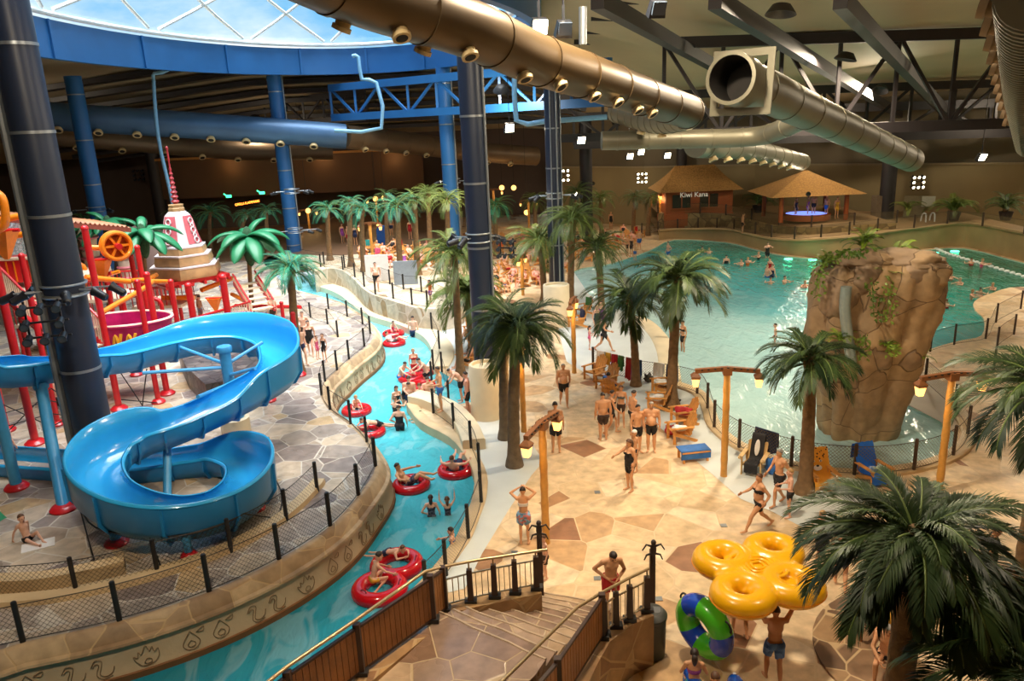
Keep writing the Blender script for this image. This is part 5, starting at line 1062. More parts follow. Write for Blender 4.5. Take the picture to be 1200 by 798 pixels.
M_EYE=mat('eye_dark',srgb(36,26,22),.3,var=0); M_LIP=mat('lip',srgb(168,84,76),.5,var=0)
SEGS=[('pel','chest'),('chest','neck'),('neck','head'),('shL','elL'),('elL','wrL'),('shR','elR'),('elR','wrR'),('hipL','knL'),('knL','anL'),('hipR','knR'),('knR','anR'),('anL','toL'),('anR','toR')]
def unit(v): v=Vector(v); return v.normalized() if v.length>1e-6 else V(0,0,1)
def build_body(pz,bk):
    p={k:(Vector(v) if isinstance(v,tuple) else v) for k,v in POSES[pz].items()}; B=BODY[bk]; w=B['w']; hs=B.get('head',1.)
    # shoulder width
    for s_ in 'LR':
        mid=p['neck']+(p['chest']-p['neck'])*.35; d=(p['sh'+s_]-mid)*(B['sh']-1); 
        for k in ('sh','el','wr'): p[k+s_]=p[k+s_]+d
    b=MB(); up=unit(p['neck']-p['pel']); side=unit(p['shL']-p['shR']); fwd=unit(side.cross(up)); 
    if bk and fwd.length==0: fwd=V(0,-1,0)
    def fr(u): 
        u=unit(u); s2=unit(side-u*side.dot(u)); f2=s2.cross(u); return Matrix((s2,-f2,u)).transposed()
    Rl=fr(p['chest']-p['pel']); Ru=fr(p['neck']-p['chest']); fw=-(Rl@V(0,1,0)) ; fwu=-(Ru@V(0,1,0))
    b.ell(p['pel'],(.165*w*B['hip'],.115*w,.13),Rl); b.ell(p['pel'].lerp(p['chest'],.5)+fw*B['belly']*.6,(.142*w,(.098+B['belly'])*w,.19),Rl); b.ell(p['chest'],(.162*w,.112*w,.19),Ru); b.ell(p['chest'].lerp(p['neck'],.45),(.165*w*B['sh'],.095*w,.12),Ru)
    if B['bust']:
        for s_ in (1,-1): b.ell(p['chest']+side*.075*s_+fwu*(.075*w+B['bust']*.4)+(p['neck']-p['chest'])*.05,(.062,.06,.062),Ru)
    else:
        for s_ in (1,-1): b.ell(p['chest']+side*.07*s_+fwu*.07*w+(p['neck']-p['chest'])*.2,(.075*w,.045,.06),Ru)
    for s_ in (1,-1): b.ell(p['hipL' if s_>0 else 'hipR']-fw*.055*w,(.088*w*B['hip'],.085*w,.095),Rl)
    for s_ in 'LR':
        sh,el,wr,hp,kn,an,to=[p[k+s_] for k in ('sh','el','wr','hip','kn','an','to')]
        b.tube([p['neck']+(p['chest']-p['neck'])*.1,sh],[.055*w,.06*w],10); b.ell(sh,(.066*w,.064*w,.066*w)); m=sh.lerp(el,.4)
        b.tube([sh,m,el],[.056*w,.051*w,.040*w],12); b.ell(el,(.041*w,)*3); b.tube([el,el.lerp(wr,.3),wr],[.040*w,.042*w,.027],12); b.ell(wr,(.028,)*3)
        b.tube([hp,hp.lerp(kn,.25),hp.lerp(kn,.6),kn],[.088*w*B['hip']**.5,.086*w,.068*w,.053*w],14); b.ell(kn,(.054*w,)*3); d=unit(an-kn); back=unit((to-an)-d*d.dot(to-an))*-1
        b.tube([kn,kn.lerp(an,.3)+back*.014,kn.lerp(an,.7),an],[.052*w,.057*w,.042*w,.034],12); b.ell(an,(.037,)*3)
        fd=unit(to-an); heel=an-unit(V(fd.x,fd.y,fd.z))*.035+d*.03; b.ell(heel,(.034,.034,.036)); b.tube([an+d*.025,an.lerp(to,.55)+d*.02,to],[.036,.036,.028],10); b.ell(to,(.036,.03,.022))
    hd=p['head']; nk=p['neck']; F=unit(p['face']); hu=unit(hd-nk); hu=unit(hu*.6+V(0,0,1)*.4); hsd=unit(hu.cross(F)); hu=unit(F.cross(hsd)); RH=Matrix((hsd,-F,hu)).transposed()
    b.tube([nk+(p['chest']-nk)*.25,nk,hd-hu*.05],[.062*w,.052*max(.9,w*.95),.05],12)
    hc=hd+hu*.02*hs; b.ell(hc,(.076*hs,.096*hs,.112*hs),RH); b.ell(hd+F*.028*hs-hu*.05*hs,(.055*hs,.062*hs,.068*hs),RH)
    me=b.mesh('tmp',M_EYE); o=bpy.data.objects.new('tmp',me); COL.objects.link(o)
    m1=o.modifiers.new('r','REMESH'); m1.mode='VOXEL'; m1.voxel_size=.0155; m2=o.modifiers.new('s','SMOOTH'); m2.factor=.6; m2.iterations=5
    dg=bpy.context.evaluated_depsgraph_get(); ev=o.evaluated_get(dg); em=ev.to_mesh(); nv=len(em.vertices)
    co=np.empty(nv*3,np.float32); em.vertices.foreach_get('co',co); co=co.reshape(-1,3).astype(float); no=np.empty(nv*3,np.float32); em.vertices.foreach_get('normal',no); no=no.reshape(-1,3).astype(float); fc=[tuple(q.vertices) for q in em.polygons]
    ev.to_mesh_clear(); bpy.data.objects.remove(o); bpy.data.meshes.remove(me)
    # features added to the one skin mesh: nose, ears, eyes, lips, hands
    b2=MB(); b2.v=[tuple(x) for x in co]; b2.f=list(fc); b2.m=[0]*len(fc)
    b2.tube([hd+F*.088*hs+hu*.03*hs,hd+F*.108*hs-hu*.005*hs,hd+F*.085*hs-hu*.018*hs],[.008*hs,.014*hs,.01*hs],8)
    for s_ in (1,-1): b2.ell(hd+hsd*.077*hs*s_+hu*.005*hs-F*.0,(.012*hs,.02*hs,.03*hs),RH,8,6)
    b2.cm=1
    for s_ in (1,-1): b2.ell(hd+F*.089*hs+hsd*.031*hs*s_+hu*.034*hs,(.013*hs,.008*hs,.008*hs),RH,8,6)
    b2.cm=2; b2.ell(hd+F*.091*hs-hu*.052*hs,(.024*hs,.008*hs,.009*hs),RH,8,6); b2.cm=0
    for s_,sg in (('L',1),('R',-1)):
        wr=p['wr'+s_]; d=unit(wr-p['el'+s_]); inn=unit(V(-sg,0,0)-d*d.dot(V(-sg,0,0))) ; a=unit(d.cross(inn))  # a: across the palm
        if p['hd'+s_] is not None: d=unit(p['hd'+s_])
        if a.dot(fw)<0: a=-a
        R=Matrix((a,inn,d)).transposed(); pc=wr+d*.05; b2.ell(pc,(.042,.017,.055),R,12,8); cu=p['curl']
        for k,(off,ln) in enumerate(((.030,.072),(.010,.082),(-.010,.076),(-.029,.060))):
            q0=wr+d*.088+a*off; dirs=[unit(d+inn*cu*j*.9) for j in (0.3,1.,1.9)]; q1=q0+dirs[0]*ln*.42; q2=q1+dirs[1]*ln*.33; q3=q2+dirs[2]*ln*.25; b2.tube([q0-d*.015,q0,q1,q2,q3],[.0095,.0095,.0088,.008,.006],6)
        t0=wr+d*.03+a*.034; t1=t0+unit(a*.8+d*.7+inn*.3)*.035; t2=t1+unit(d+a*.2+inn*.4)*.03; b2.tube([t0-a*.012,t0,t1,t2],[.012,.0115,.0105,.007],6)
    J=p; return dict(co=co,no=no,fc=fc,J=J,skin=b2,hc=hc,F=F,hu=hu,hs=hs,hsd=hsd,w=w)
BC={}
def body(pz,bk):
    k=(pz,bk)
    if k not in BC:
        d=build_body(pz,bk); d['mesh']=d['skin'].mesh('person_body',[M_EYE,M_EYE,M_LIP],True,180)
        co=d['co']; best=np.full(len(co),9.); lab=np.zeros(len(co),int); tt=np.zeros(len(co))
        for i,(a,c) in enumerate(SEGS):
            A=np.array(d['J'][a]);C=np.array(d['J'][c]); ab=C-A; t=np.clip(((co-A)@ab)/(ab@ab+1e-9),-.6 if i==0 else 0,1); ds=np.linalg.norm(co-(A+t[:,None]*ab),axis=1)-(.09 if i<2 else .0)
            m=ds<best; best[m]=ds[m]; lab[m]=i; tt[m]=t[m]
        d['lab']=lab; d['t']=tt; d['cl']={}; BC[k]=d
    return BC[k]
def garment(d,kind):
    if kind in d['cl']: return d['cl'][kind]
    lab,t,co,no=d['lab'],d['t'],d['co'],d['no']; off=.012
    th=(lab==7)|(lab==9); tor=lab==0
    upt=np.where(tor,t,np.where(lab==1,1+t,-9))
    arm=(lab==3)|(lab==5)
    if kind=='shorts': m=(tor&(t<.16))|(th&(t<.62)); off=.024
    elif kind=='briefs': m=(tor&(t<.12))|(th&(t<.2)); off=.010
    elif kind=='trunks': m=(tor&(t<.14))|(th&(t<.36)); off=.014
    elif kind=='suit': m=(tor&(t>-.7))|(th&(t<.14))|((lab==1)&(t<.22)); off=.010
    elif kind=='top': m=(tor&(t>.74))|((lab==1)&(t<.12)); off=.014
    elif kind=='shirt': m=tor|((lab==1)&(t<.8))|(arm&(t<.6)); off=.022
    elif kind=='skirt': m=(tor&(t<.2))|(th&(t<.55)); off=.035
    else:
        r=co-np.array(d['hc']); F=np.array(d['F']); hu=np.array(d['hu']); hs=d['hs']; f=r@F/hs; u=r@hu/hs; hd_=(lab==2)&(np.linalg.norm(r,axis=1)<.2)
        if kind=='hair': m=hd_&(u>.02+f*.65)&(u>-.055); off=.016
        elif kind=='cap': m=hd_&(u>.02+f*.25); off=.014
        else: m=hd_&(u>.0+f*.72)&(u>-.10); off=.024
    vm=m; fs=[f for f in d['fc'] if all(vm[i] for i in f)]
    if not fs: d['cl'][kind]=None; return None
    used=sorted({i for f in fs for i in f}); mp={v:i for i,v in enumerate(used)}; b=MB()
    outer=co[used]+no[used]*off; inner=co[used]-no[used]*.004
    if kind in('shorts','skirt'):
        # loose legs: push away from the thigh a little more towards the hem
        tt=np.where(th[used],t[used],0); outer=outer+no[used]*(tt[:,None]*.02)
    n=len(used); b.v=[tuple(x) for x in outer]+[tuple(x) for x in inner]; F_=[tuple(mp[i] for i in f) for f in fs]; ed={}
    for f in F_:
        for i in range(len(f)): e=(f[i],f[(i+1)%len(f)]); ed[e]=1
    b.f=list(F_)+[tuple(i+n for i in reversed(f)) for f in F_]
    for (a,c) in ed:
        if (c,a) not in ed: b.f.append((c,a,a+n,c+n))
    b.m=[0]*len(b.f)
    if kind=='long':
        F=Vector(d['F']); hu=Vector(d['hu']); hc=Vector(d['hc']); q=hc-F*.085; dn=V(0,0,-1); b.tube([q+hu*.03,q+dn*.08-F*.025,q+dn*.17-F*.02,q+dn*.26+F*.0],[.06,.065,.05,.015],10); b.m=[0]*len(b.f)
    d['cl'][kind]=b.mesh(kind,[M_EYE],True,180); return d['cl'][kind]
def omat(o,m):
    o.material_slots[0].link='OBJECT'; o.material_slots[0].material=m
SKIN=[mat('skin_fair',srgb(226,176,150),.5,var=.05,spec=.35),mat('skin_tan',srgb(212,158,118),.5,var=.05,spec=.35),mat('skin_pink',srgb(230,168,146),.5,var=.05,spec=.35),mat('skin_brown',srgb(184,128,92),.5,var=.05,spec=.35)]
HAIRM={'dark':mat('hair_dark',srgb(44,32,28),.5,var=.2,scale=20),'brown':mat('hair_brown',srgb(92,62,42),.5,var=.2,scale=20),'blond':mat('hair_blond',srgb(176,138,88),.5,var=.2,scale=20),'grey':mat('hair_grey',srgb(150,144,136),.5,var=.2,scale=20)}
def patterned(name,c1,c2,sc=14):
    if name in MATS: return MATS[name]
    m=mat(name,c1,.7,var=0); nt,N,L=nodes_of(m); tc=N.new('ShaderNodeTexCoord'); v=N.new('ShaderNodeTexVoronoi'); v.inputs['Scale'].default_value=sc; sp=N.new('ShaderNodeSeparateColor'); cr=ramp(N,[(0,c1),(.45,c2),(.8,tuple(min(1,x*1.5+.05) for x in c1))],'CONSTANT'); L.new(tc.outputs['Object'],v.inputs[0]); L.new(v.outputs['Color'],sp.inputs[0]); L.new(sp.outputs[0],cr.inputs[0]); L.new(cr.outputs[0],N['Principled BSDF'].inputs['Base Color']); return m
CLO={'black':mat('cloth_black',srgb(26,24,28),.7,var=.1),'navy':mat('cloth_navy',srgb(34,46,82),.7,var=.1),'blue':mat('cloth_blue',srgb(46,104,176),.7,var=.15),'red':mat('cloth_red',srgb(178,28,36),.7,var=.12),'brown':mat('cloth_brown',srgb(62,44,36),.7,var=.12),'white':mat('cloth_white',srgb(232,228,224),.7,var=.05),'grey':mat('cloth_grey',srgb(104,108,112),.7,var=.1),'purple':mat('cloth_purple',srgb(150,70,150),.7,var=.1),'pink':mat('cloth_pink',srgb(224,96,140),.7,var=.1),'teal':mat('cloth_teal',srgb(30,140,140),.7,var=.1),'orange':mat('cloth_orange',srgb(226,110,40),.7,var=.1),'green':mat('cloth_green',srgb(64,130,64),.7,var=.1),'yellow':mat('cloth_yellow',srgb(226,176,60),.7,var=.1),
 'floral':patterned('cloth_floral',srgb(96,140,176),srgb(196,120,120)),'denim':patterned('cloth_denim',srgb(56,96,160),srgb(70,112,180),6),'darkfloral':patterned('cloth_darkfloral',srgb(40,40,56),srgb(90,90,110),18)}
NAMES={'shorts':'swim_shorts','briefs':'swim_briefs','trunks':'swim_trunks','suit':'swimsuit','top':'bikini_top','shirt':'shirt','skirt':'skirt','hair':'hair','long':'hair','cap':'cap'}
def person_at(p,yaw,label,pz='stand',bk='man',wear=(('trunks','black'),),hair=('hair','dark'),skin=0,h=1.75,group=None,pitch=0.):
    d=body(pz,bk); o=link('person',d['mesh']); omat(o,SKIN[skin]); s=h/1.75; o.location=p; o.rotation_euler=(pitch,0,yaw); o.scale=(s,s,s); tag(o,label,'person',group)
    for k,c in wear:
        g=garment(d,k)
        if g: q=link(NAMES[k],g,o); omat(q,CLO[c])
    if hair:
        g=garment(d,hair[0])
        if g: q=link(NAMES[hair[0]],g,o); omat(q,HAIRM.get(hair[1]) or CLO[hair[1]])
    return o
def man(px,py,yaw,label,z=0.,**k):
    """person whose feet stand at pixel (px,py) on level z; yaw in degrees, 0 faces the camera"""
    return person_at(G(px,py,z),math.radians(yaw),label,**k)

# ================================================================== furniture and inflatables
M_CEDAR=mat('cedar_wood',srgb(214,150,76),.5,var=.15,scale=5,bump=.1); M_CEDARP=mat('pale_cedar',srgb(206,170,112),.5,var=.12,scale=5,bump=.1)
M_TUBE=mat('tube_red',srgb(196,14,30),.18,var=.05,coat=.4); M_TUBEH=mat('tube_handle',srgb(120,8,18),.4)
def adirondack(loc,yaw,label,m=M_CEDAR,group=None,s=1.):
    e=empty('deck_chair',label,'chair',loc,math.radians(yaw),group); e.scale=(s,s,s)
    b=MB(); 
    for k in range(6): t=k/5; b.box((0,-.30+t*.5,.385-t*.10),(.56,.088,.025),(-.2,0,0))
    b.build('seat',m,e,False); b=MB(); R=Euler((-.42,0,0)).to_matrix()
    for k in range(5):
        x=(k-2)*.115; L_=.78-.05*abs(k-2)**1.6; c=V(x*.5,.22,.28); b.box(V(x*1.1,.22,.26)+R@V(0,0,L_/2),(.105,.022,L_),R)
        b.cyl(V(x*1.1,.22,.26)+R@V(0,-.011,L_),V(x*1.1,.22,.26)+R@V(0,.011,L_),.052,seg=12)
    for z in (.2,.5): b.box(V(0,.25,.26)+R@V(0,.02,z),(.5,.02,.06),R)
    b.build('backrest',m,e,False)
    for sx in (-1,1):
        b=MB(); b.box((sx*.34,-.02,.585),(.13,.74,.028)); b.cyl((sx*.34,-.39,.571),(sx*.34,-.39,.599),.065,seg=12); b.build('armrest',m,e,False)
        MB().box((sx*.295,-.33,.285),(.03,.10,.57)).build('leg',m,e,False); b=MB(); b.bar((sx*.27,-.3,.36),(sx*.27,.52,.03),.03,.11,(0,0,1)); b.build('leg',m,e,False)
        MB().box((sx*.31,.27,.45),(.03,.06,.26)).build('arm_support',m,e,False)
    return e
CHAIR0=[]
def chair(px,py,yaw,label,m=M_CEDAR,z=0.,group=None,s=1.): return adirondack(G(px,py,z),yaw,label,m,group,s)
def tube_ring(p,label,R=.46,r=.165,yaw=0.,tilt=(0,0),group=None):
    e=empty('swim_ring',label,'swim ring',p,yaw,group); e.rotation_euler=(tilt[0],tilt[1],yaw); MB().torus(R,r,(0,0,0),48,18).build('ring',M_TUBE,e)
    for a in (-.5,.5+PI): 
        b=MB(); c=V(math.cos(a)*R,math.sin(a)*R,r*.98); t=V(-math.sin(a),math.cos(a),0); b.tube(spline([c-t*.1,c-t*.06+V(0,0,.045),c+t*.06+V(0,0,.045),c+t*.1],4),.014,6); b.build('handle',M_TUBEH,e)
    MB().cyl((R*.8,r*.6,r*.85),(R*.8,r*.6,r*1.05),.02).build('valve',M_TUBEH,e); return e
def cloth(name,top,drop,m,label,thick=.018,folds=.05,cat='towel',nf=3,out=None):
    """cloth hung over a line from top[0] to top[1]"""
    a,c=Vector(top[0]),Vector(top[1]); d=c-a; s_=V(d.y,-d.x,0).normalized(); n=18; b=MB(); rows=[]
    for i in range(n+1):
        t=i/n; q=a+d*t; w=math.sin(t*PI*2*nf+1.)*folds; col=[]
        for z,o in ((-drop*.75,-.06),(-drop*.35,-.05),(0,-.02),(.012,0),(0,.02),(-drop*.4,.05),(-drop*(1-.06*math.sin(t*7)),.06)):
            col.append(q+s_*(o+w*(-z/drop))+V(0,0,z))
        rows.append(col)
    k=7; b.add([v for r in rows for v in r]+[v+s_*(thick if j>3 else -thick)*0+V(0,0,-thick) if 2<=j<=4 else v+s_*(thick if j<2 else -thick) for r in rows for j,v in enumerate(r)],[])
    o=(n+1)*k
    for i in range(n):
        for j in range(k-1):
            b.f.append((i*k+j,i*k+j+1,(i+1)*k+j+1,(i+1)*k+j)); b.f.append((o+i*k+j,o+(i+1)*k+j,o+(i+1)*k+j+1,o+i*k+j+1))
    for i in range(n):
        for j in (0,k-1): b.f.append((i*k+j,(i+1)*k+j,o+(i+1)*k+j,o+i*k+j))
    b.m=[0]*len(b.f); x=b.build(name,m); return tag(x,label,cat)
def heap(p,r,m,label,cat='towel',name='towel',sz=.45,seed=1):
    """crumpled towel or bag: a lumpy closed body"""
    bm=bmesh.new(); bmesh.ops.create_icosphere(bm,subdivisions=3,radius=1.); rr=random.Random(seed); ph=[rr.uniform(0,6) for _ in range(6)]
    for v in bm.verts:
        c=v.co; k=1+.18*math.sin(c.x*4+ph[0])*math.sin(c.y*5+ph[1])+.14*math.sin(c.z*7+ph[2]+c.x*3); v.co=V(c.x*r[0]*k,c.y*r[1]*k,max(-.0,c.z*.5+.5)*r[2]*k)
    me=bpy.data.meshes.new(name); bm.to_mesh(me); bm.free(); me.materials.append(m); me.shade_smooth(); o=link(name,me); o.location=p; o.rotation_euler=(0,0,rr.uniform(0,3)); return tag(o,label,cat)
# yellow four seat raft ------------------------------------------------
M_YEL=mat('raft_yellow',srgb(240,176,16),.28,var=.03,coat=.25); M_RIM=mat('raft_orange_seam',srgb(226,140,16),.4)
hol=[Vector(G(x,y,2.22)) for x,y in ((848,657),(871,697),(928,686),(906,647))]; ctr=sum(hol,V(0,0,0))/4
def remeshed(b,name,mats,vox,it,parent=None,fac=.6):
    me=b.mesh('tmp',mats); o=bpy.data.objects.new('tmp',me); COL.objects.link(o); m1=o.modifiers.new('r','REMESH'); m1.mode='VOXEL'; m1.voxel_size=vox; m2=o.modifiers.new('s','SMOOTH'); m2.factor=fac; m2.iterations=it
    dg=bpy.context.evaluated_depsgraph_get(); nm=bpy.data.meshes.new_from_object(o.evaluated_get(dg)); nm.name=name; bpy.data.objects.remove(o); bpy.data.meshes.remove(me)
    nm.materials.clear(); [nm.materials.append(m) for m in (mats if isinstance(mats,list) else [mats])]; nm.shade_smooth(); return link(name,nm,parent)
e=empty('raft','big yellow four seat clover shaped raft carried overhead','raft',ctr); e.scale=(.93,.93,.95)
b=MB(); hh=[h-ctr for h in hol]
for h in hh: b.torus(.42,.255,h*1.08,44,16,.95)
for i in range(4): m_=(hh[i]+hh[(i+1)%4])*.5; b.ell(m_*.9,(.5,.5,.2))
b.ell((0,0,-.02),(.85,.85,.17)); remeshed(b,'hull',M_YEL,.03,9,e,.6)
u_=(hh[3]-hh[0]+hh[2]-hh[1]).normalized(); v_=V(-u_.y,u_.x,0)
for k in range(5):
    r=.5-k*.095; cs=[u_*r*a+v_*r*c+V(0,0,.165) for a,c in ((1,.55),(.55,1),(-.55,1),(-1,.55),(-1,-.55),(-.55,-1),(.55,-1),(1,-.55))]; MB().tube(spline(cs,3,True),.036,8,closed=True).build('floor_ridge',M_YEL,e)
for h in hh: MB().torus(.66,.012,h*1.1+V(0,0,-.05),40,6).build('seam',M_RIM,e)
# green and blue ring ------------------------------------------------------
gm=mat('ring_green_blue',srgb(50,160,40),.25,var=0,coat=.3); nt,N,L=nodes_of(gm); tc=N.new('ShaderNodeTexCoord'); gr=N.new('ShaderNodeTexGradient'); gr.gradient_type='RADIAL'; L.new(tc.outputs['Object'],gr.inputs[0])
mm=N.new('ShaderNodeMath'); mm.operation='MULTIPLY'; mm.inputs[1].default_value=3; fr_=N.new('ShaderNodeMath'); fr_.operation='FRACT'; L.new(gr.outputs['Fac'],mm.inputs[0]); L.new(mm.outputs[0],fr_.inputs[0]); cr=ramp(N,[(0,srgb(76,184,40)),(.62,srgb(76,184,40)),(.63,srgb(28,70,190)),(.99,srgb(28,70,190))],'CONSTANT'); L.new(fr_.outputs[0],cr.inputs[0]); L.new(cr.outputs[0],N['Principled BSDF'].inputs['Base Color'])
gp=Vector(G(824,776,0)); e=empty('swim_ring','large green ring with blue patches held upright above the deck','swim ring',gp+V(0  ,0,.86)); e.rotation_euler=(0,math.radians(84),math.radians(34))
MB().torus(.47,.24,(0,0,0),52,20).build('ring',gm,e)
for a in (.2,2.2,4.2): b=MB(); c=V(math.cos(a)*.70,math.sin(a)*.70,.03); t=V(-math.sin(a),math.cos(a),0); n_=V(math.cos(a),math.sin(a),0); b.tube(spline([c-t*.12-n_*.02,c-t*.07+n_*.05,c+t*.07+n_*.05,c+t*.12-n_*.02],4),.022,6); b.build('handle',M_BLACK,e)
for px,py,lab in ((808,788,'blue raft end beside the girl in teal shorts'),(860,796,'blue raft end right of the boy at the bottom edge')):
    p=Vector(G(px,py,.75)); e=empty('raft_end',lab,'raft',(p.x,p.y,0.)); b=MB(); b.tube(spline([(0,.0,.05),(0,0,.55),(0,-.05,.75),(0,-.3,.82),(0,-.9,.80)],5),.13,14); b.build('air_chamber',mat('raft_blue',srgb(20,90,200),.2,coat=.3),e); MB().cyl((0,-.02,.86),(0,-.02,.9),.03).build('valve',M_WHITE,e)
# bamboo lamp posts ------------------------------------------------------
M_BPOLE=mat('bamboo_pole',srgb(206,150,72),.45,var=.12,scale=6); M_LBEAM=mat('lamp_beam',srgb(136,84,44),.5,var=.15,scale=5); M_GLASS=mat('amber_lantern_glass',srgb(255,190,90),.3,var=0,emit=(1,.5,.13),estr=2.3)
LANTERNS=[]
def lamp_post(px,py,ty,yaw,label,z=0.,arm=.95,y=None,two=True):
    p=Vector(G(px,py,z)) if y is None else Vector(AT(px,py,y))
    if y is not None: p.z=PZ if -19.6<p.x<-5 else EZ if p.x<-19.6 else 0.
    h=AT(px,ty,p.y)[2]-p.z if y is not None else HT(px,py,ty,p.z) ; e=empty('lamp_post',label,'lamp post',p,math.radians(yaw)); 
    MB().tube([(0,0,h*i/18) for i in range(19)],[.1 if i%3 else .112 for i in range(19)],12).build('pole',M_BPOLE,e)
    b=MB(); b.bar((-arm,0,h-.02),(0,0,h+.06),.13,.13); b.bar((0,0,h+.06),(arm,0,h-.02),.13,.13); b.box((0,0,h-.02),(.26,.26,.22)); b.build('crossbeam',M_LBEAM,e,False)
    b=MB()
    for k in range(9): b.box((-arm+.2+k*arm*.2,0,h+.1-abs(k-4)*.018),(.06,.2,.03))
    b.build('beam_slats',M_BLACK,e,False)
    for s_ in ((-1,1) if two else (1,)):
        b=MB(); x=s_*(arm-.02); b.lathe([(.17,-.2),(.2,-.12),(.06,0)],4,(x,0,h-.06),rot=PI/4); c=b.build('lantern_cap',M_LBEAM,e,False)
        b=MB(); b.lathe([(.1,-.46),(.15,-.22),(.15,-.2)],4,(x,0,h-.06),rot=PI/4); b.build('lantern_glass',M_GLASS,c,False)
        r=math.radians(yaw); LANTERNS.append(p+V(math.cos(r)*x,math.sin(r)*x,h-.62))
    return e
lamp_post(848,558,434,-8,'bamboo lamp post by the pool fence, left of the rock tower')
lamp_post(640,636,497,62,'bamboo lamp post nearest the woman with her hands in her hair')
lamp_post(1100,577,440,6,'bamboo lamp post right of the rock tower')
lamp_post(673,437,352,75,'bamboo lamp post beside the two empty deck chairs',arm=.7)
lamp_post(614,506,405,80,'bamboo lamp post mostly hidden behind the grey trunked palm',arm=.6)
lamp_post(613,346,300,70,'bamboo lamp post in the lounger crowd behind the dark column',arm=.7)
lamp_post(437,305,262,0,'bamboo lamp post behind the white board',PZ,.8)
lamp_post(773,276,226,85,'slim bamboo lamp post at the corner of the hut terrace',.05,.5)
lamp_post(620,262,235,0,'distant lamp post behind the crowd',0,.8,y=78); lamp_post(580,262,222,0,'distant lamp post in the palms right of the dark column',0,.9,y=82); lamp_post(443,262,232,0,'distant lamp post behind the teal palms',0,.9,y=80); lamp_post(362,262,246,0,'distant lamp post right of the bright blue column',0,.9,y=80)
# rock tower -------------------------------------------------------------
rk=flagstone('rock_face',.42,[(0,srgb(158,132,100)),(.35,srgb(168,140,104)),(.6,srgb(148,124,98)),(.8,srgb(160,130,90))],srgb(112,90,66),.007,(.6,.75),.8,'Object',(1,1,1.5))
ROW=[(521,982,1036),(515,972,1042),(505,966,1047),(490,963,1052),(470,962,1057),(448,960,1064),(425,955,1072),(400,950,1082),(370,950,1092),(345,953,1098),(325,957,1102),(311,964,1101),(301,984,1092),(297,1000,1075)]
rc=Vector(G(1008,519,0)); yc=rc.y+1.15; b=MB(); sg=72; rr=random.Random(5); rows=[]
from mathutils import noise as MN
for i,(row,x0,x1) in enumerate(spline([V(r[0],r[1],r[2]) for r in ROW],4)):
    a=Vector(AT(x0,row,yc)); c=Vector(AT(x1,row,yc)); cx=(a.x+c.x)/2; hw_=(c.x-a.x)/2; z=(a.z+c.z)/2
    for k in range(sg):
        t=2*PI*k/sg; ct,st=math.cos(t),math.sin(t); q=2.8; rad=1/((abs(ct)**q+abs(st)**q)**(1/q)); 
        d=1.; 
        th_=math.degrees(math.atan2(st,ct))%360
        # vertical clefts in the front face
        for ang,wd,dp in ((238,9,.2),(262,6,.08),(285,7,.12),(330,8,.1),(200,8,.14),(120,12,.12),(60,9,.1)): d-=dp*math.exp(-((th_-ang)/wd)**2)
        nz=MN.fractal(Vector((ct*2.2+3,st*2.2,z*.55)),1.,2.,4)*.10+.045*math.floor(2*MN.noise(Vector((ct*1.6,st*1.6,z*.9+7)))+.5)
        b.v.append((cx+hw_*ct*rad*(d+nz*.6),yc+hw_*.78*st*rad*(d+nz),z-.15+.12*MN.noise(Vector((ct*2,st*2,z)))))
    rows.append(i)
nr=len(rows)
for i in range(nr-1):
    for k in range(sg): l=(k+1)%sg; b.f.append((i*sg+k,i*sg+l,(i+1)*sg+l,(i+1)*sg+k))
b.f.append(tuple((nr-1)*sg+k for k in range(sg))); b.f.append(tuple(reversed(range(sg)))); b.m=[0]*len(b.f)
ROCK=b.build('rock_tower',rk,None,True,50); tag(ROCK,'tall artificial rock tower standing in the wave pool','rock tower')
zt=AT(1040,305,yc)[2]
def boulder(p,r,label,seed): 
    bm=bmesh.new(); bmesh.ops.create_icosphere(bm,subdivisions=4,radius=1.)
    for v in bm.verts: k=1+.28*MN.fractal(v.co*1.4+V(seed*3,0,0),1.,2.,3); v.co=V(v.co.x*r[0]*k,v.co.y*r[1]*k,v.co.z*r[2]*k)
    me=bpy.data.meshes.new('cap_boulder'); bm.to_mesh(me); bm.free(); me.materials.append(rk); me.shade_smooth(); o=link('cap_boulder',me,ROCK); o.location=p; return o
boulder(Vector(AT(1008,303,yc-.3)),(1.0,.8,.3),'',1); boulder(Vector(AT(1060,305,yc-.1)),(1.25,1.1,.38),'',2); boulder(Vector(AT(1070,322,yc-.8)),(1.1,.7,.5),'',3); boulder(Vector(AT(1015,325,yc-.9)),(.6,.5,.6),'',5); boulder(Vector(AT(985,345,yc-.7)),(.62,.6,1.0),'',6)
b=MB(); chn=[Vector(AT(x,r,yc-1.55)) for x,r in ((992,336),(990,360),(993,390),(998,425))]; b.tube(spline(chn,4),[.17]*13,10); b.build('water_chute',mat('chute_blue_grey',srgb(134,146,142),.3,var=.1),ROCK)
M_FERN=leaf_mat('fern_leaf',srgb(60,96,20),srgb(150,180,50)); M_IVY=leaf_mat('ivy_leaf',srgb(60,92,30),srgb(140,170,70))
def fern(p,R,label,n=26,seed=1,up=.9,m=None):
    r=random.Random(seed); e=empty('fern',label,'plant',p); m=m or M_FERN
    key=('fern',m.name)
    if key not in FR: FR[key]=[frond_mesh(1.,(1.2,-.6),26,21,m,.2),frond_mesh(1.,(.8,-1.1),26,22,m,.2)]
    b=MB(); b.ell((0,0,0),(.1*R,.1*R,.08*R)); b.build('root_crown',M_TRUNK,e)
    for i in range(n): o=link('frond',FR[key][i%2],e); o.rotation_euler=(r.uniform(-.3,.3),r.uniform(-.4,.2),i*2.4); sc=R*r.uniform(.7,1.1); o.scale=(sc,sc,sc)
    return e
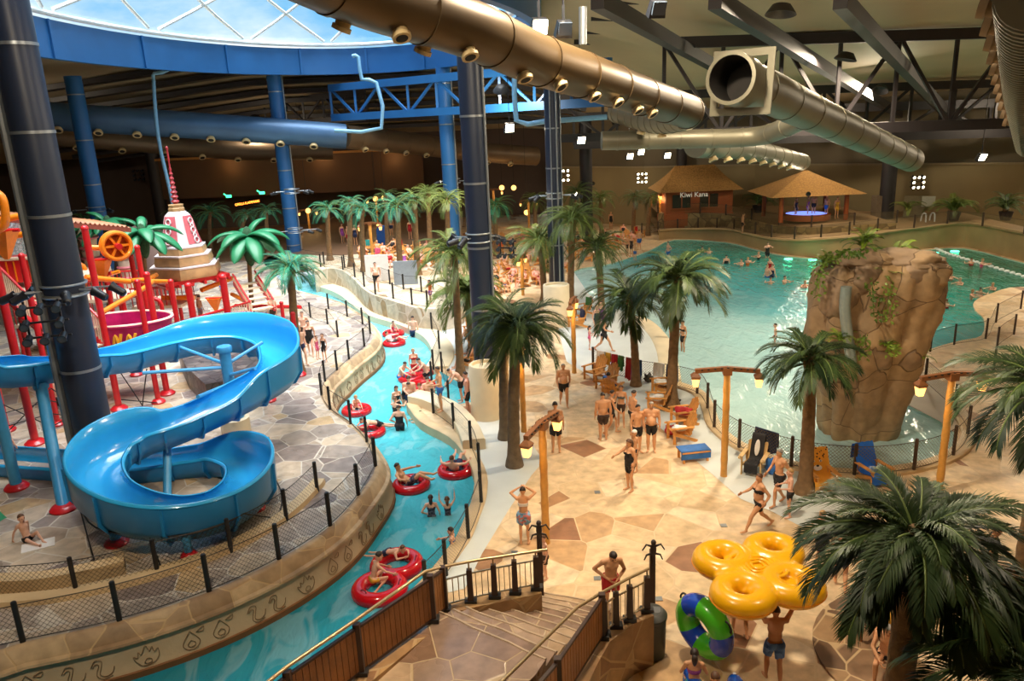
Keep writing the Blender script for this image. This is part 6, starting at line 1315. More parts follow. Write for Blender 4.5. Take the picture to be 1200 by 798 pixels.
for i,(px,row,dy,R,lab) in enumerate(((1012,282,.1,.85,'tall fern on top of the rock tower'),(1050,298,.6,1.1,'spreading fern on the back of the rock top'),(968,304,-.2,.7,'fern on the left shoulder of the rock tower'),(1015,322,-1.0,.55,'bright fern left of the middle ledge of the rock'),(1034,322,-1.1,.75,'bright drooping fern on the middle ledge of the rock'),(985,392,-1.5,.65,'fern at the left side of the rock behind the palm'),(1076,412,-1.0,.6,'fern low on the right side of the rock'),(1040,398,-1.6,.4,'small fern in a crack of the rock'))):
    fern(AT(px,row+8,yc+dy),R,lab,26,40+i)
def vine(pts,label,n=60,w=.16,seed=1):
    r=random.Random(seed); e=empty('hanging_vine',label,'plant',pts[0]); o=Vector(pts[0]); P_=spline([Vector(p)-o for p in pts],8); MB().tube(P_,.015,5).build('stem',M_RACHIS,e); b=MB()
    for i in range(n): q=P_[r.randrange(len(P_))]+V(r.uniform(-w,w),r.uniform(-w,0),r.uniform(-.1,.1)); s=r.uniform(.05,.09); a=V(r.uniform(-1,1),r.uniform(-1,0),r.uniform(-1,.3)).normalized(); c=a.cross(V(0,1,.3)).normalized(); b.add([q,q+a*s+c*s*.5,q+a*s*2,q+a*s-c*s*.5],[(0,1,2,3)])
    b.build('leaves',M_IVY,e,False); return e
for i,(pts,lab) in enumerate((([(1022,330),(1023,350),(1024,372)],'vine trailing down the middle of the rock'),([(1040,332),(1041,355),(1038,378)],'vine hanging right of the middle ledge fern'),([(962,312),(958,325),(955,345)],'vine down the left shoulder of the rock'),([(1008,392),(1010,405),(1009,418)],'vine below the left side fern of the rock'),([(1045,402),(1044,412)],'short vine under the small fern in the crack'),([(978,296),(972,300),(966,309)],'leafy creeper along the left rock rim'),([(985,296),(995,294),(1002,297)],'leafy creeper along the top rock rim'))): vine([AT(x,y,yc-1.72+(.5 if x<990 else 0)) for x,y in pts],lab,70 if i<5 else 90,.2 if i<5 else .28,60+i)
# huts ---------------------------------------------------------------------
M_THATCH=mat('thatch',srgb(150,110,56),.9,var=.35,scale=9,bump=.7,bscale=26); M_HUTW=mat('hut_orange',srgb(150,78,34),.7,var=.1,scale=1); M_HUTT=mat('hut_trim',srgb(150,76,30),.6); M_DKGL=mat('dark_glass',srgb(44,36,26),.15,var=.3,scale=.8)
def hip_roof(parent,c,w,d,ridge,h,m,over=0.,curve=.25):
    b=MB(); rows=[]; n=8
    for i in range(n+1):
        t=i/n; k=(1-t)+curve*t*(t-1)*1.1; hx=(w/2)*k+(ridge/2)*(1-k); hy=(d/2)*k; rows.append((hx,hy,h*t))
    for hx,hy,z in rows: b.v+=[(c[0]-hx,c[1]-hy,c[2]+z),(c[0]+hx,c[1]-hy,c[2]+z),(c[0]+hx,c[1]+hy,c[2]+z),(c[0]-hx,c[1]+hy,c[2]+z)]
    for i in range(n):
        for j in range(4): b.f.append((4*i+j,4*i+(j+1)%4,4*i+4+(j+1)%4,4*i+4+j))
    b.f+=[(3,2,1,0),tuple(4*n+j for j in range(4))]; b.m=[0]*len(b.f); return b.build('thatched_roof',m,parent,True,30)
hy=70.6; wl=Vector(AT(780,252,hy)); wr_=Vector(AT(858,254,hy)); zt_=AT(820,222,hy)[2]; hc=(wl+wr_)/2; hwid=wr_.x-wl.x; hz=wl.z-.2; e=empty('bar_hut','orange walled bar hut with a thatched hip roof beyond the pool','hut',(hc.x,hy+2.0,hz)); H=zt_-hz
MB().box((0,0,H/2-.6),(hwid,4.0,H+1.2)).build('walls',M_HUTW,e,False)
hip_roof(e,(0,0,H-.1),hwid+1.5,5.6,3.6,AT(820,192,hy+2.0)[2]-zt_,M_THATCH)
for k,(px0,px1) in enumerate(((788,809),(820,841))):
    a=AT(px0,241,hy)[0]-hc.x; c=AT(px1,241,hy)[0]-hc.x; f=MB().box(((a+c)/2,-2.02,H*.58),(c-a,.1,H*.5)).build('window',M_DKGL,e,False); MB().box(((a+c)/2,-2.1,H*.58),(.1,.06,H*.5)).build('mullion',M_HUTT,f,False); MB().box(((a+c)/2,-2.1,H*.3),(c-a+.3,.12,.1)).build('sill',M_HUTT,f,False)
MB().box((hwid/2+.02,-.6,H*.42),(.1,1.3,H*.84)).build('door',M_DKGL,e,False); MB().box((0,-2.05,-.3),(hwid+.1,.1,1.1)).build('plinth',M_HUTT,e,False)
def text3d(txt,loc,size,m,name,label,parent=None,rot=(PI/2,0,0),ext=.02,cat='sign'):
    cu=bpy.data.curves.new('t','FONT'); cu.body=txt; cu.size=size; cu.extrude=ext; cu.align_x='CENTER'; o=bpy.data.objects.new('t',cu); COL.objects.link(o); dg=bpy.context.evaluated_depsgraph_get(); me=bpy.data.meshes.new_from_object(o.evaluated_get(dg)); bpy.data.objects.remove(o); me.materials.clear(); me.materials.append(m); x=link(name,me,parent); x.location=loc; x.rotation_euler=rot
    if parent is None: tag(x,label,cat)
    return x
sgx=AT(813,223,hy)[0]-hc.x; text3d('Kiwi Kana',(sgx,-2.12,H-.62),.62,mat('sign_pale',srgb(226,214,190),.5,emit=(1,.9,.7),estr=.25),'lettering','',e)
py_=61.5; a=Vector(AT(903,232,py_)); c=Vector(AT(1016,232,py_)); ap=AT(959,199,py_+3)[2]; pc=(a+c)/2; zb=2.15; e=empty('thatched_pavilion','open thatched pavilion with a hot tub beyond the pool','pavilion',(pc.x,py_+3.,zb)); W=c.x-a.x
hip_roof(e,(0,0,a.z-zb),W,6.2,.3,ap-a.z,M_THATCH,0,.1)
for sx in (-.55,.55):
    for sy in (-.7,.7): MB().cyl((W/2*sx*1.25,3*sy,0),(W/2*sx*1.25,3*sy,a.z-zb+.2),.18).build('post',M_HUTT,e)
MB().lathe([(1.9,0),(1.9,.45),(1.7,.5),(1.6,.4),(.1,.4)],30,(0,-.6,0)).build('hot_tub',M_HUTT,e); MB().lathe([(1.6,.4),(1.6,.44),(.1,.45)],30,(0,-.6,0)).build('tub_water',mat('tub_blue',srgb(60,90,220),.1,emit=(.2,.3,1.),estr=1.2),e)
# restaurant sign and exit lamps on the dark wall
text3d('GRILLI KAMMARI',AT(290,239,85),.36,mat('sign_orange',srgb(255,120,30),.4,var=0,emit=(1,.26,.03),estr=5),'neon_sign','orange lit restaurant sign on the dark back wall',None,(PI/2,.05*-2.4,0))
for px,py,lab in ((268,230,'green exit lamp left of the orange sign'),(307,226,'green exit lamp right of the orange sign')): b=MB(); b.box((0,0,0),(.55,.12,.28)); b.bar((-.28,0,.1),(-.5,0,.28),.1,.1); o=b.build('exit_sign',mat('exit_green',(.1,.9,.4),.4,var=0,emit=(.05,1,.35),estr=3)); o.location=AT(px,py,85); tag(o,lab,'exit lamp')
for i,(px,py,lab) in enumerate(((440,233,'warm globe lamp above the teal palms, left one'),(450,232,'warm globe lamp above the teal palms, right one'),(588,220,'warm globe lamp in the dark restaurant, left one'),(602,220,'warm globe lamp in the dark restaurant, right one'),(361,247,'warm globe lamp right of the blue column'),(444,265,'warm lantern over the walkway crowd'),(617,249,'warm globe lamp behind the crowd'))):
    p=Vector(AT(px,py,79)); e=empty('pendant_lamp',lab,'lamp',p); MB().ell((0,0,0),(.26,.26,.26)).build('globe',M_GLASS,e); MB().cyl((0,0,.2),(0,0,roof_z(p.x,p.y)-p.z),.02,seg=6).build('cord',M_BLACK,e); LANTERNS.append(p+V(0,-.6,-.3))
# wall side plants
fern(AT(1117,248,61),2.3,'feathery palm clump lit from below against the right wall',30,71,1.2,M_LEAFY); fern(AT(890,240,70.5),2.2,'dark potted palm right of the bar hut',28,72,1.,M_LEAFD); fern(AT(1178,246,60),2.0,'leafy shrub at the right end of the terrace',28,73,1.,M_LEAFD); fern(AT(1064,246,63),1.6,'arching plant beside the low door on the terrace',14,74,1.,M_LEAFY)
for px,py,yy,lab in ((888,246,70.5,'dark plant tub right of the bar hut'),(1117,255,61,'dark tub under the feathery palm clump'),(1178,255,60,'dark tub at the right end of the terrace')): b=MB(); b.lathe([(.35,0),(.5,.6),(.5,.66),(.42,.66),(.4,.5),(.05,.5)],20); o=b.build('plant_tub',M_STEEL); o.location=AT(px,py+3,yy); tag(o,lab,'planter')
b=MB(); b.box((0,0,1),(1.9,.12,2.2)); o=struct(b.build('door_1',mat('grey_door',srgb(126,116,88),.6),smooth=False),'low grey door in the olive wall'); o.location=AT(1070,252,64.6); o.location.z-=.1; o.rotation_euler=(0,0,-.4); o.scale=(.8,1,.8)
b=MB(); b.box((0,0,0),(1.3,.08,1.1)); o=b.build('notice_board',mat('notice_pale',srgb(176,176,160),.6)); o.location=AT(1088,236,63.6); o.rotation_euler=(0,0,-.4); o.scale=(.75,1,.75); tag(o,'pale notice board right of the low door','sign')
b=MB(); b.box((0,0,0),(2.0,1.2,3.2)); o=b.build('stone_pillar',mat('pillar_stone',srgb(120,104,84),.8,var=.15)); o.location=AT(1034,246,65.2); o.scale=(.75,.8,.75); tag(o,'square stone pillar right of the pavilion','pillar')
# pool ladders, rope line and underwater lamps
def ladder(px,py,ty,y,label):
    p=Vector(AT(px,py,y)); h=AT(px,ty,y)[2]-p.z; e=empty('pool_ladder',label,'ladder',p)
    for s_ in (-.35,.35): b=MB(); b.tube(spline([(s_,-.15,0),(s_,-.15,h*.85),(s_,.1,h),(s_,.5,h*.9),(s_,.6,h*.6)],5),.06,8); b.build('side_rail',M_WHITE,e)
    for k in range(4): MB().cyl((-.35,-.15,.3+k*.4),(.35,-.15,.3+k*.4),.045).build('rung',M_WHITE,e)
ladder(977,292,264,66.5,'white pool ladder left of the rock top'); ladder(1086,285,250,62,'white pool ladder right of the rock top')
cp=[Vector(G(x,y,-.04)) for x,y in ((1086,287),(1110,297),(1150,309),(1200,324))]; b=MB(); P_=spline(cp,16)
for i,q in enumerate(P_):
    if i%2==0: b.ell(q,(.2,.14,.12),None,8,6)
e=empty('lane_rope','white float line across the deep end of the pool','rope',cp[0]); 
b.v=[tuple(Vector(v)-cp[0]) for v in b.v]; b.build('floats',M_WHITE,e); MB().tube([p-cp[0] for p in P_],.03,5).build('rope',M_WHITE,e)
for i,(px,py) in enumerate(((922,302),(950,303),(1068,297),(1092,295),(1116,293))):
    b=MB(); b.lathe([(.3,0),(.3,.05),(.05,.06)],14); o=b.build('pool_lamp',mat('pool_lamp_green',(.2,1,.6),.3,var=0,emit=(.1,1,.5),estr=4)); q=G(px,py,-.02); o.location=(q[0],q[1]-.35,-.08); tag(o,('green underwater lamp at the pool back wall, '+('first','second','third','fourth','fifth')[i]+' from the left'),'pool lamp')
# round seat planter at the lower right
b=MB(); c=Vector(G(1075,760,0)); b.lathe([(2.35,0),(2.35,.06),(1.7,.07)],40,(c.x+.2,c.y-.3,0)); struct(b.build('floor_seat_ring',flagstone('ring_stone',1.3,[(0,srgb(150,120,92)),(.4,srgb(130,104,82)),(.7,srgb(168,136,100)),(.9,srgb(116,90,70))],srgb(196,168,128),.03)))
b=MB(); b.lathe([(1.25,.0),(1.25,.42),(1.2,.46),(.95,.46),(.95,.3),(.05,.3)],40,(0,0,0)); o=b.build('round_planter',M_CURB); o.location=(c.x+.75,c.y-.65,.05); tag(o,'round tan seat wall around the big near palm','planter')
fern((c.x+1.2,c.y-.3,.4),.75,'green fern in the round planter under the big near palm',24,81)
b=MB(); b.prism([(p.x,p.y) for p in gl([(1145,700),(1135,760),(1150,860),(1400,860),(1400,690),(1250,660)])],0,.5); tag(b.build('planting_bed',mat('dark_soil',srgb(76,60,46),.9,var=.3,scale=2,bump=.5)),'dark planting bed in the lower right corner','planting bed')
for i,(px,py) in enumerate(((1160,730),(1180,770))): fern(Vector(G(px,py,.5)),.8,('fern in the dark bed, '+('upper','lower')[i]+' one of two'),22,85+i,1.,M_LEAFD)

# ================================================================== chairs, towels, people in place
ORD=['first','second','third','fourth','fifth','sixth','seventh','eighth','ninth','tenth','eleventh','twelfth','thirteenth','fourteenth','fifteenth','sixteenth','seventeenth','eighteenth','nineteenth','twentieth','twenty-first','twenty-second']
M_=CLO
TB=('trunks','black')
# --- on the deck
man(661,476,4,'bare chested heavy man in dark trunks walking alone toward the stairs on the tan deck',pz='walk',bk='big',hair=('hair','grey'),skin=1,h=1.76)
man(652,531,178,'man seen from behind in dark shorts standing beside the nearest bamboo lamp post',bk='man',wear=(('shorts','black'),),h=1.84,skin=1)
man(615,638,176,'woman with both hands in her hair wearing a blue floral skirt',pz='handsup',bk='woman',wear=(('skirt','floral'),('top','white')),h=1.68,skin=1)
man(639,678,-70,'small boy in brown shorts beside the left newel post',bk='child',wear=(('shorts','brown'),),hair=('hair','brown'),h=1.2,skin=0)
man(716,722,8,'man in red shorts looking down at the foot of the stairs',pz='lookdown',wear=(('shorts','red'),),h=1.84,skin=1)
man(707,516,185,'heavy man in brown trunks seen from behind walking to the chairs',bk='big',wear=(('trunks','brown'),),pz='stand',h=1.76,skin=1)
man(717,509,95,'person in black swimwear walking half hidden behind the heavy man in brown trunks',pz='walk',bk='woman',wear=(('suit','black'),),h=1.66,skin=1)
man(728,500,-15,'slim girl in a bikini standing in front of the deck chairs',bk='woman',wear=(('top','grey'),('briefs','brown')),hair=('long','brown'),h=1.6,skin=1)
man(742,512,110,'dark haired man in black trunks turned toward the white towel chairs',wear=(TB,),h=1.74,skin=1)
man(747,531,25,'man in black trunks with short dark hair left of the bald heavy man',wear=(TB,),h=1.74,skin=1)
man(763,529,-12,'bald heavy man in black trunks facing the camera near the palm',bk='big',wear=(TB,),hair=('hair','grey'),h=1.78,skin=1)
man(744,552,-60,'child with a white cap just behind the woman in the black swimsuit',bk='child',wear=(('trunks','black'),),hair=('cap','white'),h=1.4,skin=1)
man(738,575,-62,'woman in a black and teal swimsuit walking with a phone in front of her',pz='point',bk='bigwoman',wear=(('suit','black'),),hair=('long','brown'),h=1.68,skin=1)
man(888,622,-82,'woman in a black bikini striding left near the yellow raft',pz='stride',bk='bigwoman',wear=(('top','black'),('briefs','black')),hair=('hair','brown'),h=1.68,skin=1)
man(911,592,-70,'older man in black shorts walking behind the boy beside the palm',pz='walk',wear=(('shorts','black'),),hair=('hair','grey'),h=1.74,skin=1)
man(924,606,-100,'boy in black trunks standing by the foot of the palm',pz='hold',bk='child',wear=(TB,),hair=('hair','blond'),h=1.45,skin=0)
man(960,670,-70,'woman in a white shirt and black shorts half under the near palm leaves',pz='walk',bk='woman',wear=(('shirt','white'),('shorts','black')),hair=('hair','blond'),h=1.66,skin=1)
man(984,690,160,'woman in dark floral swimwear behind the near palm leaves',pz='walk',bk='bigwoman',wear=(('suit','darkfloral'),),hair=('hair','brown'),h=1.64,skin=1)
man(905,800,178,'man in blue denim patterned shorts carrying the yellow raft overhead',pz='carry',wear=(('shorts','denim'),),h=1.72,skin=3)
man(866,745,188,'second carrier mostly hidden under the yellow raft, only legs showing',pz='carry',wear=(('shorts','grey'),),h=1.7,skin=1)
man(812,842,170,'girl in teal shorts with a long dark ponytail at the bottom edge',pz='hold',bk='woman',wear=(('top','purple'),('shorts','teal')),hair=('long','dark'),h=1.5,skin=1)
man(836,870,178,'brown haired boy with bare shoulders cut by the bottom edge',bk='child',wear=(('trunks','blue'),),hair=('hair','brown'),h=1.45,skin=1)
man(838,762,-120,'dark haired person standing behind the green and blue ring',bk='man',wear=(('trunks','navy'),),pz='hold',h=1.66,skin=1)
man(1036,792,-30,'grey haired man in black trunks sitting hunched on the round seat wall',pz='sit',wear=(TB,),hair=('hair','grey'),h=1.74,skin=1)
man(1050,770,-40,'person in a yellow shirt sitting on the round seat wall behind the grey haired man',pz='sit',bk='woman',wear=(('shirt','yellow'),('briefs','black')),h=1.68,skin=1)
man(1026,748,-50,'woman in a navy swimsuit sitting behind the near palm leaves',pz='sit',bk='woman',wear=(('suit','navy'),),hair=('hair','brown'),h=1.66,skin=1)
man(1156,695,60,'person in black standing behind the near palm at the right edge',bk='man',wear=(('shirt','black'),('shorts','black')),hair=('hair','brown'),h=1.72,skin=1)
# --- on the beach end
man(708,412,62,'woman in a black swimsuit stepping out with one leg on the beach walk',pz='stride',bk='bigwoman',wear=(('suit','black'),),h=1.68,skin=1)
man(691,410,80,'little girl in a pink swimsuit beside the striding woman in black',pz='hold',bk='child',wear=(('suit','pink'),),hair=('long','dark'),h=1.2)
man(699,394,30,'woman in navy standing behind the little girl in pink',bk='woman',wear=(('suit','navy'),),h=1.64,hair=('hair','blond'))
man(705,388,-20,'person in purple between the palms at the beach end',bk='woman',wear=(('suit','purple'),),h=1.62)
def wade(px,py,yaw,label,dep,lvl=-.28,**k):
    p=G(px,py,lvl); return person_at((p[0],p[1],lvl-dep),math.radians(yaw),label,**k)
wade(800,412,-65,'thin swimmer in black briefs standing in the shallows right of the tall palm',.12,-.08,bk='woman',wear=(('briefs','black'),('top','black')),h=1.66,skin=1)
wade(786,397,-80,'person half hidden behind the tall palm trunk in the shallows',.12,-.08,bk='woman',wear=(('briefs','brown'),),h=1.62,skin=1)
wade(908,404,-100,'boy in navy trunks wading left of the rock palm crown',.25,-.08,bk='child',wear=(('trunks','navy'),),h=1.3)
# --- in the river
wade(485,395,180,'man in navy trunks wading away up the river with his back turned',.62,wear=(('shorts','navy'),),h=1.8,skin=0)
rg='red swim rings on the river'
def ring(px,py,label,**k): p=Vector(G(px,py,-.2)); return tube_ring(p,label,group=rg,yaw=RND.uniform(0,6),**k),p
def rider(px,py,yaw,label,dz=.0,**k): p=Vector(G(px,py,-.2)); return person_at((p.x,p.y,-.2+dz),math.radians(yaw),label,**k)
ring(461,391,'red swim ring farther up the river beside the wading man, upper one'); rider(461,391,30,'child sitting up in the upper red ring near the wading man',pz='kneel',bk='child',wear=(('suit','pink'),),h=1.3,dz=-.1)
ring(462,402,'red swim ring just below the upper one beside the wading man'); rider(462,402,80,'person in pale clothes lying across the ring below the upper one',pz='tube',bk='woman',wear=(('shirt','white'),('shorts','grey')),h=1.6,dz=.02)
ring(494,436,'red swim ring at the back of the crowd at the river steps'); ring(482,443,'red swim ring at the left of the crowd at the river steps'); ring(495,452,'red swim ring in the middle of the crowd at the river steps')
wade(486,438,10,'woman in a red bikini at the back of the river step crowd',.45,bk='woman',wear=(('top','red'),('briefs','red')),hair=('hair','blond'),h=1.68)
wade(471,446,60,'pale bather pushing the left ring at the river steps',.7,pz='push',bk='man',wear=(('shorts','blue'),),h=1.74)
wade(499,449,-70,'dark haired bather leaning over the rings at the river steps',.45,pz='push',bk='man',wear=(('trunks','black'),),h=1.78)
wade(481,474,178,'broad man with his back turned in navy shorts, front of the river step crowd',.55,bk='big',wear=(('shorts','navy'),),h=1.78)
wade(493,474,190,'brown haired child in dark swimwear between two men at the river steps',.6,bk='child',wear=(('suit','black'),),hair=('hair','brown'),h=1.5)
wade(503,474,192,'man in bright blue shorts with his back turned at the river steps',.55,wear=(('shorts','blue'),),h=1.76)
wade(475,474,60,'dark haired woman in black bending to the ledge at the river steps',.55,pz='push',bk='woman',wear=(('suit','black'),),h=1.66)
wade(466,478,30,'woman with a dark ponytail on the left of the river step crowd',.7,bk='woman',wear=(('suit','black'),),hair=('long','dark'),h=1.66)
wade(464,488,150,'bather with brown hair leaning on the water left of the white ledge',.85,pz='swim',bk='woman',wear=(('suit','brown'),),hair=('hair','brown'),h=1.66)
wade(469,504,180,'woman in a black crossed back swimsuit nearest in the river below the ledge',.68,pz='hips',bk='bigwoman',wear=(('suit','black'),),hair=('hair','dark'),h=1.68)
wade(494,492,-60,'swimmer with a green toy low in the water beside the white ledge',1.15,pz='swim',bk='child',wear=(('suit','green'),),h=1.5)
p=G(517,482,.42); person_at(p,math.radians(-75),'tanned man in blue trunks standing on the white ledge above the river',pz='hold',wear=(('trunks','blue'),),h=1.78,skin=1)
man(541,471,-80,'man in black shorts sitting down at the river steps by the round planter',pz='bend',wear=(('shorts','black'),),h=1.7)
man(549,487,-95,'man in black shorts standing close to the round planter of the dark column',wear=(('shorts','black'),),h=1.78,skin=2)
ring(418,481,'red swim ring by the island tip, the upper of the two'); rider(418,481,20,'child with pale hair inside the upper ring by the island tip',pz='kneel',bk='child',wear=(('trunks','navy'),),hair=('hair','blond'),h=1.3,dz=-.15)
ring(433,506,'red swim ring half hidden by the island fence below the tip'); rider(433,506,-60,'bather leaning out of the ring half hidden by the island fence',pz='prone',bk='man',wear=(('trunks','black'),),h=1.6,dz=.0)
ring(482,568,'red swim ring carrying the reclining man in the middle of the river'); rider(482,568,78,'man reclining in a red ring in the middle of the river with patterned trunks',pz='tube',wear=(('shorts','darkfloral'),),h=1.78,dz=.04,skin=1)
ring(534,551,'red swim ring close to the right bank fence'); rider(534,551,170,'brown haired man lounging in the ring close to the right bank fence',pz='tube',wear=(('shorts','navy'),),hair=('hair','brown'),h=1.72,dz=.04)
wade(506,604,185,'girl with long dark hair in a floral swimsuit standing in the river',.85,bk='woman',wear=(('suit','darkfloral'),),hair=('long','dark'),h=1.5,pz='hips')
wade(525,603,185,'smaller girl with both hands raised in the river',.75,pz='wave',bk='child',wear=(('suit','darkfloral'),),hair=('long','brown'),h=1.3)
wade(531,648,-100,'dark haired child reaching out beside the fence near the stairs',.65,pz='point',bk='child',wear=(('suit','blue'),),hair=('hair','dark'),h=1.4)
ring(465,662,'red swim ring with a boy leaning in it, upper one by the bamboo fence',R=.52,r=.2); rider(465,660,60,'boy leaning over the front of the upper ring by the bamboo fence',pz='prone',bk='child',wear=(('trunks','navy'),),hair=('hair','brown'),h=1.4,dz=.02)
ring(445,690,'red swim ring nearest the bamboo fence under the boy in yellow and black',R=.52,r=.2); rider(443,690,120,'boy in yellow and black trunks sitting on the ring nearest the bamboo fence',pz='kneel',bk='child',wear=(('trunks','yellow'),),hair=('hair','dark'),h=1.5,dz=.02)
# --- on the island
man(33,634,60,'boy in black trunks sitting on the island deck at the lower left',EZ,pz='floor',bk='child',wear=(TB,),hair=('hair','brown'),h=1.45)
b=MB(); b.box((0,0,.02),(.75,.5,.04)); o=b.build('foam_mat',M_['white']); o.location=G(45,640,EZ); o.rotation_euler=(0,0,.5); tag(o,'pale foam mat beside the sitting boy on the island','mat')
man(17,550,80,'boy in navy shorts standing between the two left blue slide posts',EZ,bk='child',wear=(('shorts','navy'),),h=1.5)
sp=SL_P[min(range(len(SL_P)),key=lambda i:(Vector(P(*SL_P[i])[:2])-V(168,592)).length)]; person_at((sp.x-.15,sp.y+.1,sp.z-.72),math.radians(60),'slider with only the head showing above the rim of the lower bend',pz='tube',bk='man',wear=(('shorts','navy'),),h=1.5)
fam=((355,428,40,'man','trunks','navy','fair haired man half hidden by the dark island palm',1.76,'blond'),(365,417,10,'bigwoman','suit','black','woman in a black swimsuit beside two children on the island',1.68,'dark'),(373,421,60,'child','suit','pink','little girl in pink beside the woman in black on the island',1.1,'brown'),(381,424,-20,'child','suit','black','child in a dark swimsuit right of the little girl in pink',1.3,'brown'),(358,405,0,'man','trunks','brown','person walking behind the woman in black on the island',1.7,'brown'))
for px,py,yw,bk_,g,c,lab,h_,hc_ in fam: man(px,py,yw,lab,EZ,pz='walk' if bk_!='child' else 'stand',bk=bk_,wear=((g,c),),hair=('hair',hc_),h=h_)
man(237,378,160,'boy in patterned trunks standing under the stupa platform',EZ,bk='child',wear=(('trunks','floral'),),h=1.5); man(322,383,-10,'person in brown trunks behind the upper slide bend by the ladder frame',EZ,wear=(('trunks','brown'),),h=1.7)
man(72,494,190,'man in brown shorts behind the blue slide left of the navy column',EZ,wear=(('shorts','brown'),),h=1.74); man(55,490,160,'child in black behind the blue slide beside the rope net',EZ,bk='child',wear=(('suit','black'),),h=1.35)
man(10,352,170,'woman in a navy swimsuit on the play stairs at the left edge',EZ,bk='bigwoman',wear=(('suit','navy'),),h=1.7); man(160,392,-30,'child in red behind the magenta tub',EZ,bk='child',wear=(('suit','red'),),h=1.3); man(262,352,60,'bather right of the stupa posts beside the ladder frame',EZ,wear=(('trunks','blue'),),h=1.7)
# --- walkway
man(442,341,8,'pale heavy man in black briefs walking along the stone walkway',PZ,bk='big',wear=(('briefs','black'),),hair=('hair','dark'),h=1.78,skin=0,pz='walk'); man(505,356,-60,'child in an orange shirt and purple trousers on the walkway',PZ,bk='child',wear=(('shirt','orange'),('shorts','purple')),h=1.35)
b=MB(); b.box((0,0,.85),(1.5,.12,1.7)); o=b.build('sign_board',M_['white']); o.location=G(440,335,PZ-.1); o.location.y+=1.2; o.location.z=PZ; tag(o,'white board standing behind the pale heavy man on the walkway','board')
b=MB(); b.box((0,0,.75),(1.5,.12,1.5)); o=b.build('sign_board',mat('board_grey',srgb(140,150,160),.5)); o.location=G(474,337,PZ); o.location.y+=1; tag(o,'grey board right of the white board on the walkway','board')
# --- swimmers in the wave pool, listed from the far left
SW=[(783,300,.55,'trunks','blue'),(823,296,1.2,'suit','black'),(831,297,1.25,'trunks','navy'),(851,309,1.05,'suit','black'),(869,312,1.15,'trunks','navy'),(876,311,1.1,'suit','orange'),(889,304,1.1,'suit','black'),(899,302,.5,'suit','black'),(902,315,.9,'suit','red'),(899,325,.85,'trunks','blue'),(905,325,.8,'suit','navy'),(903,333,1.25,'trunks','black'),(919,333,1.15,'trunks','black'),(943,337,1.25,'suit','red'),(1087,317,1.2,'trunks','navy'),(1098,321,1.25,'trunks','black'),(1105,326,1.25,'suit','black'),(1114,329,1.15,'trunks','navy'),(1125,334,1.25,'trunks','black'),(1138,311,1.2,'suit','red'),(1150,313,1.1,'suit','pink'),(1163,340,1.25,'trunks','black'),(1148,345,1.28,'trunks','navy'),(1138,351,1.1,'trunks','blue'),(1108,361,1.2,'suit','red')]
left=[s for s in SW if s[0]<1000]; right=[s for s in SW if s[0]>1000]
for grp,txt in ((left,'in the open pool left of the rock tower'),(right,'in the pool right of the rock tower')):
    for i,(px,py,dp,g,c) in enumerate(sorted(grp)):
        wade(px,py,RND.choice((-70,0,40,120,180)),f'{ORD[i]} bather from the left {txt}',dp,-.08,pz=RND.choice(('swim','stand','hips')) if dp<1.1 else 'swim',bk=RND.choice(('man','woman')),wear=((g,c),),hair=('hair',RND.choice(('dark','brown','blond'))),h=1.7,group='bathers in the wave pool')
# --- far shore people
for px,py,z,yw,bk_,g,c,lab in ((744,305,0,10,'child','trunks','blue','boy in blue trunks at the far pool edge'),(749,293,0,200,'man','shorts','blue','man in blue shorts behind the boy at the far pool edge'),(735,300,0,40,'woman','briefs','brown','left one of two bathers together at the far pool edge'),(740,301,0,-40,'woman','suit','brown','right one of two bathers together at the far pool edge'),(716,268,0,0,'woman','suit','black','person in black standing by the rail behind the far loungers'),(870,274,.95,90,'man','trunks','brown','bare chested man on the walk behind the pool, below the bar hut'),
    (932,256,2.25,40,'woman','suit','black','bather in black at the left post of the pavilion'),(953,252,2.5,-20,'man','trunks','black','bather standing in the middle of the pavilion tub'),(946,255,2.3,70,'woman','suit','purple','bather sitting left in the pavilion tub'),(968,254,2.35,-60,'man','trunks','blue','bather right of the pavilion tub'),(980,256,2.25,0,'woman','suit','yellow','bather at the right post of the pavilion'),
    (459,276,PZ,0,'man','trunks','navy','tanned person standing far back behind the blue arched board'),(481,280,PZ,20,'woman','suit','red','person in red far back between the teal palms'),(402,285,PZ,40,'woman','suit','purple','person in purple left of the teal palms'),(409,288,PZ,-30,'man','trunks','red','person in red trunks left of the teal palms'),(417,287,PZ,10,'woman','suit','navy','person in navy behind the teal palms'),(655,330,0,-60,'man','trunks','brown','bather leaning at the blue grey column planter')):
    man(px,py,yw,lab,GZ(px,py) if z==PZ else z,bk=bk_,wear=((g,c),),hair=('hair',RND.choice(('dark','brown','blond'))),h=1.3 if bk_=='child' else 1.7,skin=1)
b=MB(); b.tube([(0,0,0),(0,0,1.2)],[.55,.55],20); b.ell((0,0,1.2),(.55,.55,.55)); b.v=[(x,y*.18,z) for x,y,z in b.v]; o=b.build('arched_board',mat('board_blue',srgb(20,80,150),.4)); o.location=G(450,288,GZ(450,288)); tag(o,'blue arched board leaning behind the white board','board')
